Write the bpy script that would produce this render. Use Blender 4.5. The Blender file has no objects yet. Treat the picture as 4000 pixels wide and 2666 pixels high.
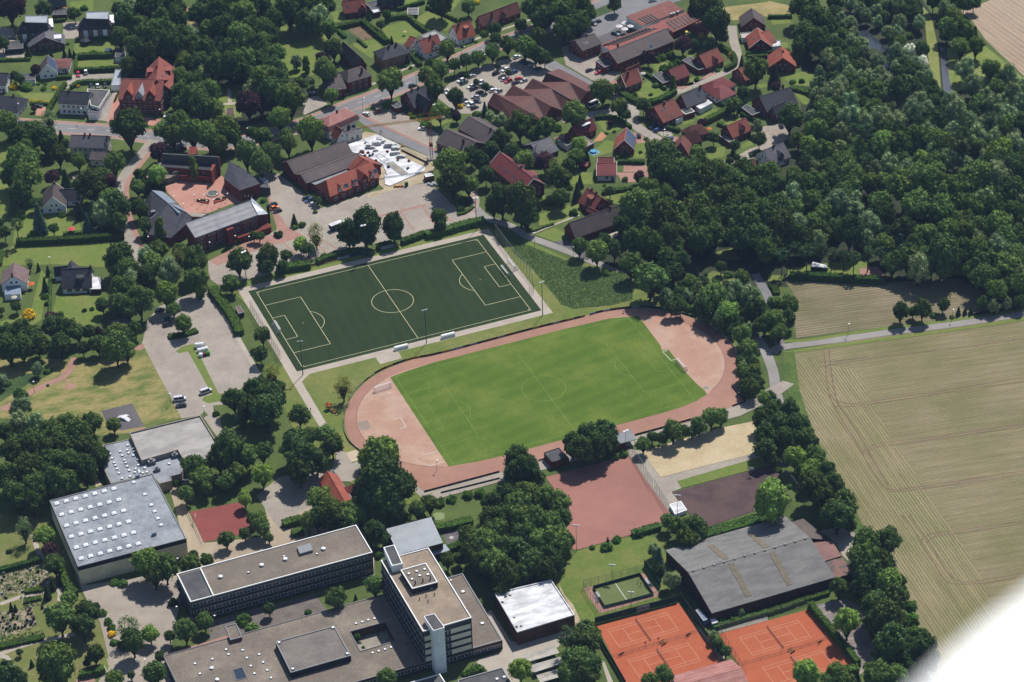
import bpy, bmesh, math, random
from mathutils import Vector, Matrix, Euler
SC = bpy.context.scene
COL = SC.collection
rnd = random.Random(7)
# ---------------------------------------------------------------- camera
FPX = 10596.7
CC = Vector((-304.5782753, -944.9320798, 646.46401668))
RR = ((0.92637872, -0.37527256, -0.03151155), (0.23447308, 0.50927753, 0.82804515), (-0.2946945, -0.77447201, 0.55977518))
cam = bpy.data.cameras.new('camera')
cam.sensor_width = 36.0
cam.lens = FPX / 4000.0 * 36.0
cam.clip_start = 0.5
cam.clip_end = 9000
cam_o = bpy.data.objects.new('camera', cam)
COL.objects.link(cam_o)
M3 = Matrix(RR).transposed()
cam_o.matrix_world = Matrix.Translation(CC) @ M3.to_4x4()
SC.camera = cam_o
# ---------------------------------------------------------------- sky, sun, exposure
SUN_AZ, SUN_EL = math.radians(42.0), math.radians(54.5)
W = bpy.data.worlds.new('World')
SC.world = W
W.use_nodes = True
nt = W.node_tree
sky = nt.nodes.new('ShaderNodeTexSky')
sky.sky_type = 'NISHITA'
sky.sun_disc = False
sky.sun_elevation = SUN_EL
sky.sun_rotation = math.pi / 2 - SUN_AZ
sky.altitude = 600
nt.links.new(sky.outputs[0], nt.nodes['Background'].inputs[0])
nt.nodes['Background'].inputs[1].default_value = 0.085
sl = bpy.data.lights.new('sun', 'SUN')
sl.energy = 4.6
sl.angle = math.radians(0.5)
sl.color = (1.0, 0.965, 0.91)
so = bpy.data.objects.new('sun', sl)
COL.objects.link(so)
sd = Vector((math.cos(SUN_AZ) * math.cos(SUN_EL), math.sin(SUN_AZ) * math.cos(SUN_EL), math.sin(SUN_EL)))
so.rotation_euler = sd.to_track_quat('Z', 'Y').to_euler()
so.location = sd * 900
SC.view_settings.view_transform = 'Standard'
SC.view_settings.look = 'None'
SC.view_settings.exposure = 0.52
SC.view_settings.gamma = 1.0
# ---------------------------------------------------------------- plan coordinates from measured points
ROWY = (0, 667, 1334, 2000)
TS = [0, 0, 2.351]
def tile(c, r):
    TS[0] = c * 1000; TS[1] = ROWY[r]; TS[2] = 2.351 if r < 2 else 2.353
def whole():
    TS[0] = TS[1] = 0; TS[2] = 2353 / 4000
def ray(px, py, z=0.0):
    a, b = (px - 2000) / FPX, -(py - 1333) / FPX
    d = Vector([a * RR[0][i] + b * RR[1][i] - RR[2][i] for i in range(3)])
    return CC + d * ((z - CC.z) / d.z)
def at(p, z=0.0):
    return ray(TS[0] + p[0] / TS[2], TS[1] + p[1] / TS[2], z)
def pix(v):
    q = Vector(v) - CC
    a, b, c = [sum(RR[k][i] * q[i] for i in range(3)) for k in range(3)]
    return 2000 + FPX * a / -c, 1333 - FPX * b / -c
def pts(s):
    return [tuple(float(t) for t in w.split(',')) for w in s.split()]
def gp(s, z=0.0):
    return [at(p, z).xy for p in pts(s)]
# ---------------------------------------------------------------- materials
def lin(c):
    c /= 255.0
    return c / 12.92 if c <= 0.04045 else ((c + 0.055) / 1.055) ** 2.4
KA = 0.50
def S(r, g, b, k=1.0):
    return (min(.9, lin(r) * KA * k), min(.9, lin(g) * KA * k), min(.9, lin(b) * KA * k), 1)
MATS = {}
def node(nt, t, **kw):
    n = nt.nodes.new(t)
    for k, v in kw.items():
        if isinstance(k, str) and hasattr(n, k): setattr(n, k, v)
    return n
def base_mat(name):
    m = bpy.data.materials.new(name)
    m.use_nodes = True
    return m, m.node_tree, m.node_tree.nodes['Principled BSDF']
def noise(nt, vec, scale, detail=3.0, rough=0.55):
    n = nt.nodes.new('ShaderNodeTexNoise')
    n.inputs['Scale'].default_value = scale
    n.inputs['Detail'].default_value = detail
    n.inputs['Roughness'].default_value = rough
    nt.links.new(vec, n.inputs['Vector'])
    return n.outputs['Fac']
def ramp(nt, fac, stops):
    r = nt.nodes.new('ShaderNodeValToRGB')
    e = r.color_ramp.elements
    e[0].position, e[0].color = stops[0]
    e[1].position, e[1].color = stops[-1]
    for p, c in stops[1:-1]:
        k = e.new(p); k.color = c
    nt.links.new(fac, r.inputs[0])
    return r.outputs[0]
def mixc(nt, fac, a, b, mode='MIX'):
    m = nt.nodes.new('ShaderNodeMix')
    m.data_type = 'RGBA'; m.blend_type = mode
    for s, v in ((m.inputs[0], fac), (m.inputs[6], a), (m.inputs[7], b)):
        if isinstance(v, (int, float)): s.default_value = v
        elif isinstance(v, tuple): s.default_value = v
        else: nt.links.new(v, s)
    return m.outputs[2]
def sc(c, k):
    return (c[0] * k, c[1] * k, c[2] * k, 1)
# surface: base colour broken up by fine grain and broad patches, world metres
def surf(name, c, c2=None, patch=0.05, grain=1.2, amt=0.18, rough=0.9, spec=0.2, thr=(0.4, 0.62), stretch=None, rot=0.0, bump=0.0, obj=False):
    if name in MATS: return MATS[name]
    m, nt, b = base_mat(name)
    tc = nt.nodes.new('ShaderNodeTexCoord') if obj else nt.nodes.new('ShaderNodeNewGeometry')
    vec = tc.outputs['Object'] if obj else tc.outputs['Position']
    if stretch:
        mp = nt.nodes.new('ShaderNodeMapping')
        mp.inputs['Rotation'].default_value = (0, 0, rot)
        mp.inputs['Scale'].default_value = stretch
        nt.links.new(vec, mp.inputs[0]); vec = mp.outputs[0]
    col = mixc(nt, ramp(nt, noise(nt, vec, patch, 5.0, 0.62), [(thr[0], (0, 0, 0, 1)), (thr[1], (1, 1, 1, 1))]), c, c2 or sc(c, 0.85))
    g = ramp(nt, noise(nt, vec, grain, 4.0, 0.7), [(0.25, (1 - amt, 1 - amt, 1 - amt, 1)), (0.75, (1 + amt, 1 + amt, 1 + amt, 1))])
    col = mixc(nt, 1.0, col, g, 'MULTIPLY')
    w_ = min(.1, amt * .7); col = mixc(nt, 1.0, col, ramp(nt, noise(nt, vec, patch * 4.3, 8.0, 0.75), [(0.3, (1 - w_ * 1.6,) * 3 + (1,)), (0.62, (1 + w_ * .6,) * 3 + (1,))]), 'MULTIPLY')
    if obj:
        oi = nt.nodes.new('ShaderNodeObjectInfo')
        hs = nt.nodes.new('ShaderNodeHueSaturation')
        mr = nt.nodes.new('ShaderNodeMapRange')
        mr.inputs['To Min'].default_value = 0.86; mr.inputs['To Max'].default_value = 1.14
        nt.links.new(oi.outputs['Random'], mr.inputs[0])
        nt.links.new(mr.outputs[0], hs.inputs['Value'])
        nt.links.new(col, hs.inputs['Color']); col = hs.outputs[0]
    nt.links.new(col, b.inputs['Base Color'])
    b.inputs['Roughness'].default_value = rough
    b.inputs['Specular IOR Level'].default_value = spec
    if bump:
        bp = nt.nodes.new('ShaderNodeBump')
        bp.inputs['Strength'].default_value = 0.8
        bp.inputs['Distance'].default_value = bump
        nt.links.new(noise(nt, vec, grain * 1.5, 3.0), bp.inputs['Height'])
        nt.links.new(bp.outputs[0], b.inputs['Normal'])
    MATS[name] = m
    return m
# roof tiles: courses across the slope and streaks of weathering (object coordinates)
def roofmat(name, c, c2=None, amt=0.22, rough=0.75, course=0.34, spec=0.3):
    if name in MATS: return MATS[name]
    m, nt, b = base_mat(name)
    tc = nt.nodes.new('ShaderNodeTexCoord'); vec = tc.outputs['Object']
    col = mixc(nt, ramp(nt, noise(nt, vec, 0.22, 5.0, 0.65), [(0.38, (0, 0, 0, 1)), (0.66, (1, 1, 1, 1))]), c, c2 or sc(c, 0.78))
    sp = nt.nodes.new('ShaderNodeSeparateXYZ'); nt.links.new(vec, sp.inputs[0])
    wv = nt.nodes.new('ShaderNodeTexWave'); wv.bands_direction = 'Z'; wv.inputs['Scale'].default_value = 0.314 / course * 0.5
    wv.inputs['Distortion'].default_value = 0.6; wv.inputs['Detail Scale'].default_value = 2.0
    nt.links.new(vec, wv.inputs[0])
    col = mixc(nt, 1.0, col, ramp(nt, wv.outputs['Fac'], [(0.0, (0.84, 0.84, 0.84, 1)), (0.8, (1.06, 1.06, 1.06, 1))]), 'MULTIPLY')
    col = mixc(nt, 1.0, col, ramp(nt, noise(nt, vec, 2.2, 3.0, 0.7), [(0.25, (1 - amt,) * 3 + (1,)), (0.75, (1 + amt,) * 3 + (1,))]), 'MULTIPLY')
    oi = nt.nodes.new('ShaderNodeObjectInfo')
    hs = nt.nodes.new('ShaderNodeHueSaturation')
    mr = nt.nodes.new('ShaderNodeMapRange')
    mr.inputs['To Min'].default_value = 0.85; mr.inputs['To Max'].default_value = 1.15
    nt.links.new(oi.outputs['Random'], mr.inputs[0]); nt.links.new(mr.outputs[0], hs.inputs['Value'])
    nt.links.new(col, hs.inputs['Color'])
    nt.links.new(hs.outputs[0], b.inputs['Base Color'])
    b.inputs['Roughness'].default_value = rough
    b.inputs['Specular IOR Level'].default_value = spec
    MATS[name] = m
    return m
def plain(name, c, rough=0.5, metal=0.0, spec=0.4, amt=0.06):
    if name in MATS: return MATS[name]
    m = surf(name, c, sc(c, 1 - amt), 0.6, 2.5, amt, rough, spec)
    m.node_tree.nodes['Principled BSDF'].inputs['Metallic'].default_value = metal
    return m
def leafmat(name, trans=0.25):
    m = bpy.data.materials.new(name); m.use_nodes = True
    nt = m.node_tree; nt.nodes.remove(nt.nodes['Principled BSDF'])
    oi = nt.nodes.new('ShaderNodeObjectInfo'); ge = nt.nodes.new('ShaderNodeNewGeometry'); tc = nt.nodes.new('ShaderNodeTexCoord')
    hs = nt.nodes.new('ShaderNodeHueSaturation')
    v = nt.nodes.new('ShaderNodeMapRange'); v.inputs['To Min'].default_value = 0.72; v.inputs['To Max'].default_value = 1.32
    nt.links.new(ge.outputs['Random Per Island'], v.inputs[0]); nt.links.new(v.outputs[0], hs.inputs['Value'])
    h = nt.nodes.new('ShaderNodeMapRange'); h.inputs['To Min'].default_value = 0.478; h.inputs['To Max'].default_value = 0.522
    nt.links.new(noise(nt, tc.outputs['Object'], 1.4, 2.0), h.inputs[0]); nt.links.new(h.outputs[0], hs.inputs['Hue'])
    nt.links.new(oi.outputs['Color'], hs.inputs['Color'])
    d = nt.nodes.new('ShaderNodeBsdfDiffuse'); t = nt.nodes.new('ShaderNodeBsdfTranslucent')
    mx = nt.nodes.new('ShaderNodeMixShader'); mx.inputs[0].default_value = trans
    nt.links.new(hs.outputs[0], d.inputs[0]); nt.links.new(hs.outputs[0], t.inputs[0])
    nt.links.new(d.outputs[0], mx.inputs[1]); nt.links.new(t.outputs[0], mx.inputs[2])
    nt.links.new(mx.outputs[0], nt.nodes['Material Output'].inputs[0])
    return m
LEAF = leafmat('foliage')
def paintmat():
    m, nt, b = base_mat('car_paint')
    oi = nt.nodes.new('ShaderNodeObjectInfo')
    nt.links.new(oi.outputs['Color'], b.inputs['Base Color'])
    b.inputs['Roughness'].default_value = 0.3; b.inputs['Coat Weight'].default_value = 0.6
    return m
PAINT = paintmat()
GLASS = plain('window_glass', (0.02, 0.03, 0.045, 1), 0.12, spec=0.6)
WHITE = plain('white_paint', (0.62, 0.62, 0.60, 1), 0.5)
CREAM = surf('cream_render', (.58, .56, .5, 1), (.48, .46, .41, 1), 0.2, 1.5, 0.08, obj=True)
WHITEW = surf('white_render', (.74, .745, .75, 1), (.62, .625, .635, 1), 0.2, 1.5, 0.06, obj=True)
BRICK = surf('red_brick', S(150, 72, 58), S(118, 58, 50), 0.25, 3.0, 0.22, obj=True)
BROWNB = surf('brown_brick', S(120, 84, 70), S(96, 68, 58), 0.25, 3.0, 0.22, obj=True)
TANB = surf('tan_brick', S(176, 138, 110), S(150, 112, 92), 0.25, 3.0, 0.2, obj=True)
DARKW = surf('dark_cladding', S(58, 58, 66), S(44, 44, 52), 0.25, 3.0, 0.15, obj=True)
WOODW = surf('stained_wood', S(92, 60, 46), S(70, 48, 40), 0.4, 3.0, 0.2, obj=True)
RED = roofmat('red_tiles', S(160, 86, 72), S(136, 72, 62))
ORANGE = roofmat('orange_tiles', S(186, 98, 74), S(160, 82, 64))
BROWN = roofmat('brown_tiles', S(136, 80, 70), S(112, 66, 62))
WINE = roofmat('wine_tiles', S(146, 66, 64), S(124, 56, 58))
GREYR = roofmat('grey_tiles', S(112, 110, 116), S(92, 90, 98))
DARKR = roofmat('slate_tiles', S(72, 72, 82), S(56, 56, 68))
UMBER = roofmat('weathered_tiles', S(104, 90, 88), S(84, 74, 76))
PALER = roofmat('pale_tiles', S(158, 156, 156), S(134, 134, 138))
PINKR = roofmat('faded_pink_tiles', S(212, 150, 140), S(190, 120, 108))
GRAVEL = surf('roof_gravel', S(140, 128, 116), S(166, 154, 138), 0.06, 1.6, 0.3, thr=(0.45, 0.68))
GRAVEL2 = surf('warm_roof_gravel', S(186, 166, 144), S(164, 146, 128), 0.12, 1.6, 0.18)
FELT = surf('grey_roofing_felt', S(180, 184, 190), S(134, 139, 150), 0.11, 0.9, 0.2, thr=(0.42, 0.72))
FELT2 = surf('dark_roofing_felt', S(112, 110, 110), S(92, 92, 96), 0.15, 1.2, 0.2)
SHEET = surf('white_roof_sheet', (.56, .56, .57, 1), (.36, .36, .37, 1), 0.14, 0.8, 0.1, stretch=(1, 2.5, 1), rot=0.2)
METAL = surf('pale_metal_sheet', S(190, 196, 204), S(172, 180, 190), 0.2, 1.0, 0.07, rough=0.45, spec=0.5)
STEEL = plain('galvanised_steel', S(150, 152, 155), 0.45, 0.3)
DARKM = plain('dark_metal', S(54, 50, 52), 0.7)
BARK = surf('bark', S(92, 78, 66), S(66, 58, 52), 1.0, 4.0, 0.3)
RUBBER = plain('rubber', (0.012, 0.012, 0.013, 1), 0.8)
CONC = surf('concrete', S(186, 178, 164), S(164, 156, 146), 0.2, 1.5, 0.12)
SOLAR = plain('solar_glass', S(96, 112, 140), 0.2, spec=0.6)
# ---------------------------------------------------------------- mesh helpers
class MB:
    def __init__(s):
        s.v = []; s.f = []; s.m = []
    def face(s, ps, mi=0):
        n = len(s.v); s.v += [tuple(p) for p in ps]
        s.f.append(tuple(range(n, n + len(ps)))); s.m.append(mi)
    def box(s, x0, x1, y0, y1, z0, z1, mi=0, M=None):
        c = [Vector((x, y, z)) for z in (z0, z1) for y in (y0, y1) for x in (x0, x1)]
        if M: c = [M @ p for p in c]
        for q in ((0, 2, 3, 1), (4, 5, 7, 6), (0, 1, 5, 4), (2, 6, 7, 3), (0, 4, 6, 2), (1, 3, 7, 5)):
            s.face([c[i] for i in q], mi)
    def prism(s, poly, z0, z1, mi=0, mtop=None, top=True, bottom=False):
        a = sum(poly[i][0] * poly[i - 1][1] - poly[i - 1][0] * poly[i][1] for i in range(len(poly)))
        if a > 0: poly = poly[::-1]
        n = len(poly)
        for i in range(n):
            p, q = poly[i], poly[(i + 1) % n]
            s.face([(p[0], p[1], z0), (q[0], q[1], z0), (q[0], q[1], z1), (p[0], p[1], z1)], mi)
        if top: s.face([(p[0], p[1], z1) for p in poly], mi if mtop is None else mtop)
        if bottom: s.face([(p[0], p[1], z0) for p in poly[::-1]], mi)
    def tube(s, a, b, r0, r1=None, n=8, mi=0, cap=True):
        a, b = Vector(a), Vector(b); r1 = r0 if r1 is None else r1
        d = (b - a).normalized()
        u = d.orthogonal().normalized(); w = d.cross(u)
        A = [a + (u * math.cos(t) + w * math.sin(t)) * r0 for t in [2 * math.pi * i / n for i in range(n)]]
        B = [b + (u * math.cos(t) + w * math.sin(t)) * r1 for t in [2 * math.pi * i / n for i in range(n)]]
        for i in range(n):
            j = (i + 1) % n; s.face([A[i], A[j], B[j], B[i]], mi)
        if cap: s.face(B, mi); s.face(A[::-1], mi)
    def dome(s, c, rx, ry, rz, n=10, k=4, mi=0):
        rings = []
        for i in range(k):
            t = i / k * math.pi / 2
            rings.append([(c[0] + rx * math.cos(t) * math.cos(2 * math.pi * j / n), c[1] + ry * math.cos(t) * math.sin(2 * math.pi * j / n), c[2] + rz * math.sin(t)) for j in range(n)])
        for a, b in zip(rings, rings[1:]):
            for j in range(n): s.face([a[j], a[(j + 1) % n], b[(j + 1) % n], b[j]], mi)
        for j in range(n): s.face([rings[-1][j], rings[-1][(j + 1) % n], (c[0], c[1], c[2] + rz)], mi)
    def mesh(s, name, mats, smooth=False):
        me = bpy.data.meshes.new(name)
        me.from_pydata(s.v, [], s.f)
        for m in (mats if isinstance(mats, (list, tuple)) else [mats]): me.materials.append(m)
        me.polygons.foreach_set('material_index', s.m)
        if smooth: me.polygons.foreach_set('use_smooth', [True] * len(s.f))
        me.update()
        return me
    def obj(s, name, mats, parent=None, smooth=False):
        return link(name, s.mesh(name, mats, smooth), parent)
def link(name, data, parent=None):
    o = bpy.data.objects.new(name, data)
    COL.objects.link(o)
    if parent: o.parent = parent
    return o
REG = []
def tag(o, label, cat, group=None, kind=None):
    o['label'] = label; o['category'] = cat
    if group: o['group'] = group
    if kind: o['kind'] = kind
    return o
def thing(name, loc, rz, label, cat, group=None):
    o = link(name, None)
    o.location = loc; o.rotation_euler = (0, 0, rz)
    o.empty_display_size = 0.5
    return tag(o, label, cat, group)
def struct(o, label=None):
    o['kind'] = 'structure'
    if label: o['label'] = label
    return o
ZL = [0.0]
SHEETS = []
def level(P):
    """height for a sheet over P: one small step above whatever it overlaps"""
    x0, x1 = min(p[0] for p in P), max(p[0] for p in P); y0, y1 = min(p[1] for p in P), max(p[1] for p in P)
    z = max([s[4] for s in SHEETS if s[0] < x1 and s[1] > x0 and s[2] < y1 and s[3] > y0] or [0]) + 0.006
    SHEETS.append((x0, x1, y0, y1, z)); return z
def sheet(name, poly, mat, label=None, lift=0.0):
    poly = [tuple(p) for p in poly]
    z = level(poly) + lift
    a = sum(poly[i - 1][0] * poly[i][1] - poly[i][0] * poly[i - 1][1] for i in range(len(poly)))
    if a < 0: poly = poly[::-1]
    b = MB(); b.face([(p[0], p[1], z) for p in poly])
    return struct(b.obj(name, mat), label)
def strip(name, path, w, mat, label=None, mb=None, z=None):
    """a band of width w along a world-space path"""
    P = [Vector(p).to_2d() for p in path]
    L, R_ = [], []
    for i, p in enumerate(P):
        d = (P[min(i + 1, len(P) - 1)] - P[max(i - 1, 0)]).normalized()
        n = Vector((-d.y, d.x))
        ww = w[i] if isinstance(w, (list, tuple)) else w
        L.append(p + n * ww / 2); R_.append(p - n * ww / 2)
    b = mb or MB()
    if z is None: z = level(L + R_)
    for i in range(len(P) - 1):
        b.face([(*R_[i], z), (*R_[i + 1], z), (*L[i + 1], z), (*L[i], z)])
    return b if mb else struct(b.obj(name, mat), label)
def smooth_path(P, n=6):
    P = [Vector(p).to_2d() for p in P]; out = []
    for i in range(len(P) - 1):
        p0, p1, p2, p3 = P[max(i - 1, 0)], P[i], P[i + 1], P[min(i + 2, len(P) - 1)]
        for k in range(n):
            t = k / n
            out.append(0.5 * ((2 * p1) + (p2 - p0) * t + (2 * p0 - 5 * p1 + 4 * p2 - p3) * t * t + (3 * p1 - p0 - 3 * p2 + p3) * t ** 3))
    return out + [P[-1]]
# ================================================================ GROUND
GRASS = surf('grass', S(104, 122, 58), S(84, 104, 48), 0.05, 0.9, 0.22, thr=(0.35, 0.65), bump=0.15)
LAWN = surf('lawn_grass', S(118, 140, 58), S(140, 146, 76), 0.07, 0.8, 0.16, thr=(0.4, 0.7), bump=0.08)
DRYG = surf('dry_grass', S(174, 160, 102), S(112, 128, 60), 0.11, 0.7, 0.24, thr=(0.42, 0.62), stretch=(0.8, 1.6, 1), rot=0.4, bump=0.08)
ROUGHG = surf('rough_grass', S(86, 108, 56), S(64, 90, 44), 0.09, 0.8, 0.3, bump=0.4)
YELG = surf('straw_grass', S(190, 170, 118), S(160, 150, 92), 0.06, 0.7, 0.15)
WOODF = surf('woodland_floor', S(66, 76, 44), S(50, 60, 38), 0.1, 0.8, 0.3)
PAVE = surf('light_pavers', S(194, 183, 168), S(172, 161, 149), 0.07, 1.2, 0.11, thr=(0.35, 0.7))
LANE = surf('lane_asphalt', S(178, 172, 166), S(164, 158, 152), 0.06, 1.5, 0.08)
CONCP = surf('concrete_path', S(208, 196, 180), S(196, 182, 166), 0.08, 1.2, 0.06)
ASPH = surf('grey_asphalt', S(154, 152, 154), S(142, 140, 142), 0.05, 1.5, 0.07)
ASPHD = surf('dark_asphalt', S(122, 116, 118), S(108, 102, 106), 0.07, 1.4, 0.1)
REDP = surf('red_pavers', S(196, 150, 134), S(182, 140, 126), 0.15, 1.5, 0.1)
PLAZA = surf('plaza_pavers', S(216, 160, 142), S(206, 150, 132), 0.12, 1.2, 0.06)
CINDER = surf('cinder', S(194, 148, 128), S(182, 134, 116), 0.05, 1.5, 0.09, thr=(0.35, 0.7))
CINDER2 = surf('worn_cinder', S(204, 160, 138), S(220, 190, 168), 0.045, 1.0, 0.1, thr=(0.42, 0.7))
CINDER3 = surf('pink_cinder', S(188, 132, 118), S(174, 122, 110), 0.03, 1.5, 0.06)
CLAY = surf('clay_court', S(206, 114, 76), S(194, 102, 68), 0.12, 0.9, 0.06, thr=(0.35, 0.7))
REDC = surf('red_rubber', S(164, 88, 82), S(152, 82, 78), 0.1, 0.9, 0.06)
SAND = surf('beach_sand', S(224, 204, 166), S(212, 190, 150), 0.12, 0.9, 0.1)
DARKC = surf('brown_asphalt', S(112, 88, 84), S(92, 74, 76), 0.08, 1.0, 0.14)
SOIL = surf('garden_soil', S(150, 124, 96), S(124, 104, 80), 0.2, 1.0, 0.2)
SITE = surf('site_sand', S(214, 196, 164), S(188, 168, 136), 0.15, 0.9, 0.15)
LINE = surf('line_paint', S(232, 230, 186), S(226, 222, 176), 0.5, 1.0, 0.05)
LINEW = surf('white_line_paint', S(236, 232, 222), S(226, 222, 210), 0.5, 1.0, 0.05)
LINEC = surf('court_line', S(238, 190, 160), S(230, 178, 148), 0.5, 1.0, 0.05)
LINEG = surf('faded_line', S(140, 166, 88), S(118, 148, 64), 0.1, 1.0, 0.2)
# infield: mown grass with soft yellow bands
def banded(name, c1, c2, c3, rot, width, soft=0.35, grain=0.9, amt=0.14, wob=0.05):
    m, nt, b = base_mat(name)
    g = nt.nodes.new('ShaderNodeNewGeometry'); mp = nt.nodes.new('ShaderNodeMapping')
    mp.inputs['Rotation'].default_value = (0, 0, rot)
    nt.links.new(g.outputs['Position'], mp.inputs[0])
    wv = nt.nodes.new('ShaderNodeTexWave'); wv.bands_direction = 'X'
    wv.inputs['Scale'].default_value = 0.314 / width
    wv.inputs['Distortion'].default_value = 1.2; wv.inputs['Detail'].default_value = 2.0; wv.inputs['Detail Scale'].default_value = wob
    nt.links.new(mp.outputs[0], wv.inputs[0])
    col = mixc(nt, ramp(nt, wv.outputs['Fac'], [(0.5 - soft, (0, 0, 0, 1)), (0.5 + soft, (1, 1, 1, 1))]), c1, c2)
    col = mixc(nt, ramp(nt, noise(nt, g.outputs['Position'], 0.045, 5.0, 0.65), [(0.45, (0, 0, 0, 1)), (0.72, (1, 1, 1, 1))]), col, c3)
    col = mixc(nt, 1.0, col, ramp(nt, noise(nt, g.outputs['Position'], grain, 4.0, 0.7), [(0.25, (1 - amt,) * 3 + (1,)), (0.75, (1 + amt,) * 3 + (1,))]), 'MULTIPLY')
    nt.links.new(col, b.inputs['Base Color']); b.inputs['Roughness'].default_value = 0.95; b.inputs['Specular IOR Level'].default_value = 0.1
    return m
INFIELD = banded('infield_grass', S(94, 123, 42), S(101, 128, 46), S(128, 144, 62), math.radians(78), 7.5)
TURF = banded('artificial_turf', S(50, 68, 36), S(54, 72, 39), S(59, 77, 44), math.radians(3), 5.2, grain=0.5, amt=0.05)
# row crops: soil with green rows, rot = angle of the rows
def crop(name, soil, soil2, green, rot, spacing, amount, trk=None):
    m, nt, b = base_mat(name)
    g = nt.nodes.new('ShaderNodeNewGeometry'); pos = g.outputs['Position']
    mp = nt.nodes.new('ShaderNodeMapping'); mp.vector_type = 'POINT'
    mp.inputs['Rotation'].default_value = (0, 0, -rot)
    nt.links.new(pos, mp.inputs[0]); v = mp.outputs[0]
    mp2 = nt.nodes.new('ShaderNodeMapping'); mp2.inputs['Scale'].default_value = (0.06, 1.0, 1); nt.links.new(v, mp2.inputs[0])
    base = mixc(nt, ramp(nt, noise(nt, pos, 0.03, 5.0, 0.6), [(0.38, (0, 0, 0, 1)), (0.66, (1, 1, 1, 1))]), soil, soil2)
    st = ramp(nt, noise(nt, mp2.outputs[0], 0.55, 4.0, 0.7), [(0.3, (0.74, 0.75, 0.74, 1)), (0.7, (1.2, 1.2, 1.18, 1))])
    base = mixc(nt, 1.0, base, st, 'MULTIPLY')
    wv = nt.nodes.new('ShaderNodeTexWave'); wv.bands_direction = 'Y'; wv.inputs['Scale'].default_value = 0.314 / spacing
    wv.inputs['Distortion'].default_value = 0.5; wv.inputs['Detail Scale'].default_value = 0.4
    nt.links.new(v, wv.inputs[0])
    row = ramp(nt, wv.outputs['Fac'], [(0.45, (0, 0, 0, 1)), (0.75, (1, 1, 1, 1))])
    gap = ramp(nt, noise(nt, pos, 0.9, 4.0, 0.75), [(0.34, (0, 0, 0, 1)), (0.5, (1, 1, 1, 1))])
    patch = ramp(nt, noise(nt, pos, 0.035, 4.0, 0.6), [(0.3, (0.45, 0.45, 0.45, 1)), (0.7, (1, 1, 1, 1))])
    f = mixc(nt, 1.0, mixc(nt, 1.0, row, gap, 'MULTIPLY'), patch, 'MULTIPLY')
    f = mixc(nt, 1.0, f, (amount, amount, amount, 1), 'MULTIPLY')
    col = mixc(nt, f, base, green)
    col = mixc(nt, 1.0, col, ramp(nt, noise(nt, pos, 1.1, 4.0, 0.75), [(0.25, (0.84, 0.84, 0.84, 1)), (0.75, (1.16, 1.16, 1.16, 1))]), 'MULTIPLY')
    nt.links.new(col, b.inputs['Base Color']); b.inputs['Roughness'].default_value = 0.95; b.inputs['Specular IOR Level'].default_value = 0.1
    return m
whole()
def ang(a, b):
    A, B = at(a), at(b); return math.atan2(B.y - A.y, B.x - A.x)
tile(3, 2)
ROWA = ang((920, 555), (2351, 345))
FIELD = crop('maize_field', S(170, 154, 125), S(150, 139, 104), S(106, 122, 62), ROWA, 1.1, 0.85)
ROWB = ang((690, 700), (1160, 1380))
HEAD = crop('maize_headland', S(178, 161, 130), S(158, 146, 108), S(96, 118, 56), ROWB, 1.25, 1.0)
tile(3, 0)
PLOUGH = crop('bare_field', S(182, 158, 134), S(194, 172, 148), S(206, 186, 162), ang((2150, 60), (2351, 200)), 3.0, 0.9)
tile(3, 1)
FIELD2 = crop('beet_field', S(166, 148, 126), S(142, 130, 100), S(96, 114, 58), ang((350, 1480), (1150, 1360)), 1.8, 0.85)
b = MB(); b.face([(-1500, -1100, -0.02), (1900, -1100, -0.02), (1900, 2200, -0.02), (-1500, 2200, -0.02)])
struct(b.obj('ground', GRASS), 'open green ground under the whole town edge')
# ---- woods floor, fields
whole()
sheet('woodland_floor', gp('1840,130 1900,20 2120,0 2200,120 2353,260 2353,720 2060,740 1830,660 1640,660 1400,640 1330,590 1420,440 1560,440 1760,420 1840,250'), WOODF)
sheet('woodland_floor', gp('250,70 420,60 640,60 640,150 720,180 740,260 560,290 420,260 400,200 290,200'), WOODF)
sheet('lawn', gp('630,60 760,70 740,170 660,180 620,120'), LAWN, 'open park lawn below the woods')
sheet('lawn', gp('486,195 555,195 555,270 486,265'), LAWN)
sheet('field', gp('1822,805 2353,715 2760,645 2760,1760 2170,1600 2150,1530 2050,1330 1930,1110 1870,1000 1835,900'), FIELD, 'large field of young maize in rows')
tile(3, 2)
hd = [(255, 110), (275, 330), (300, 560), (430, 830), (690, 1290), (830, 1567)]
hi = [(850, 290), (920, 520), (1010, 690), (1160, 920), (1300, 1130), (1400, 1310), (1560, 1567)]
outer = [at(p).xy for p in hd]; inner = [at(p).xy for p in hi]
tile(3, 3)
outer += [at(p).xy for p in [(940, 150), (1230, 620), (1350, 850), (1400, 1000), (1480, 1200), (1570, 1290), (1700, 1500)]]
inner += [at(p).xy for p in [(1700, 180), (1850, 400), (1960, 600), (2060, 850), (2200, 1150), (2350, 1500)]]
hx = sheet('field_headland', outer + inner[::-1], HEAD, 'curved headland of maize rows along the field edge')
TRACK = surf('tyre_track_soil', S(132, 108, 88), S(146, 122, 100), 0.15, 0.8, 0.2)
def tracks(c, r, *paths, w=0.5):
    tile(c, r)
    for s in paths:
        strip('tyre_track', smooth_path(gp(s)), w * 1.3, TRACK)
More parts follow.
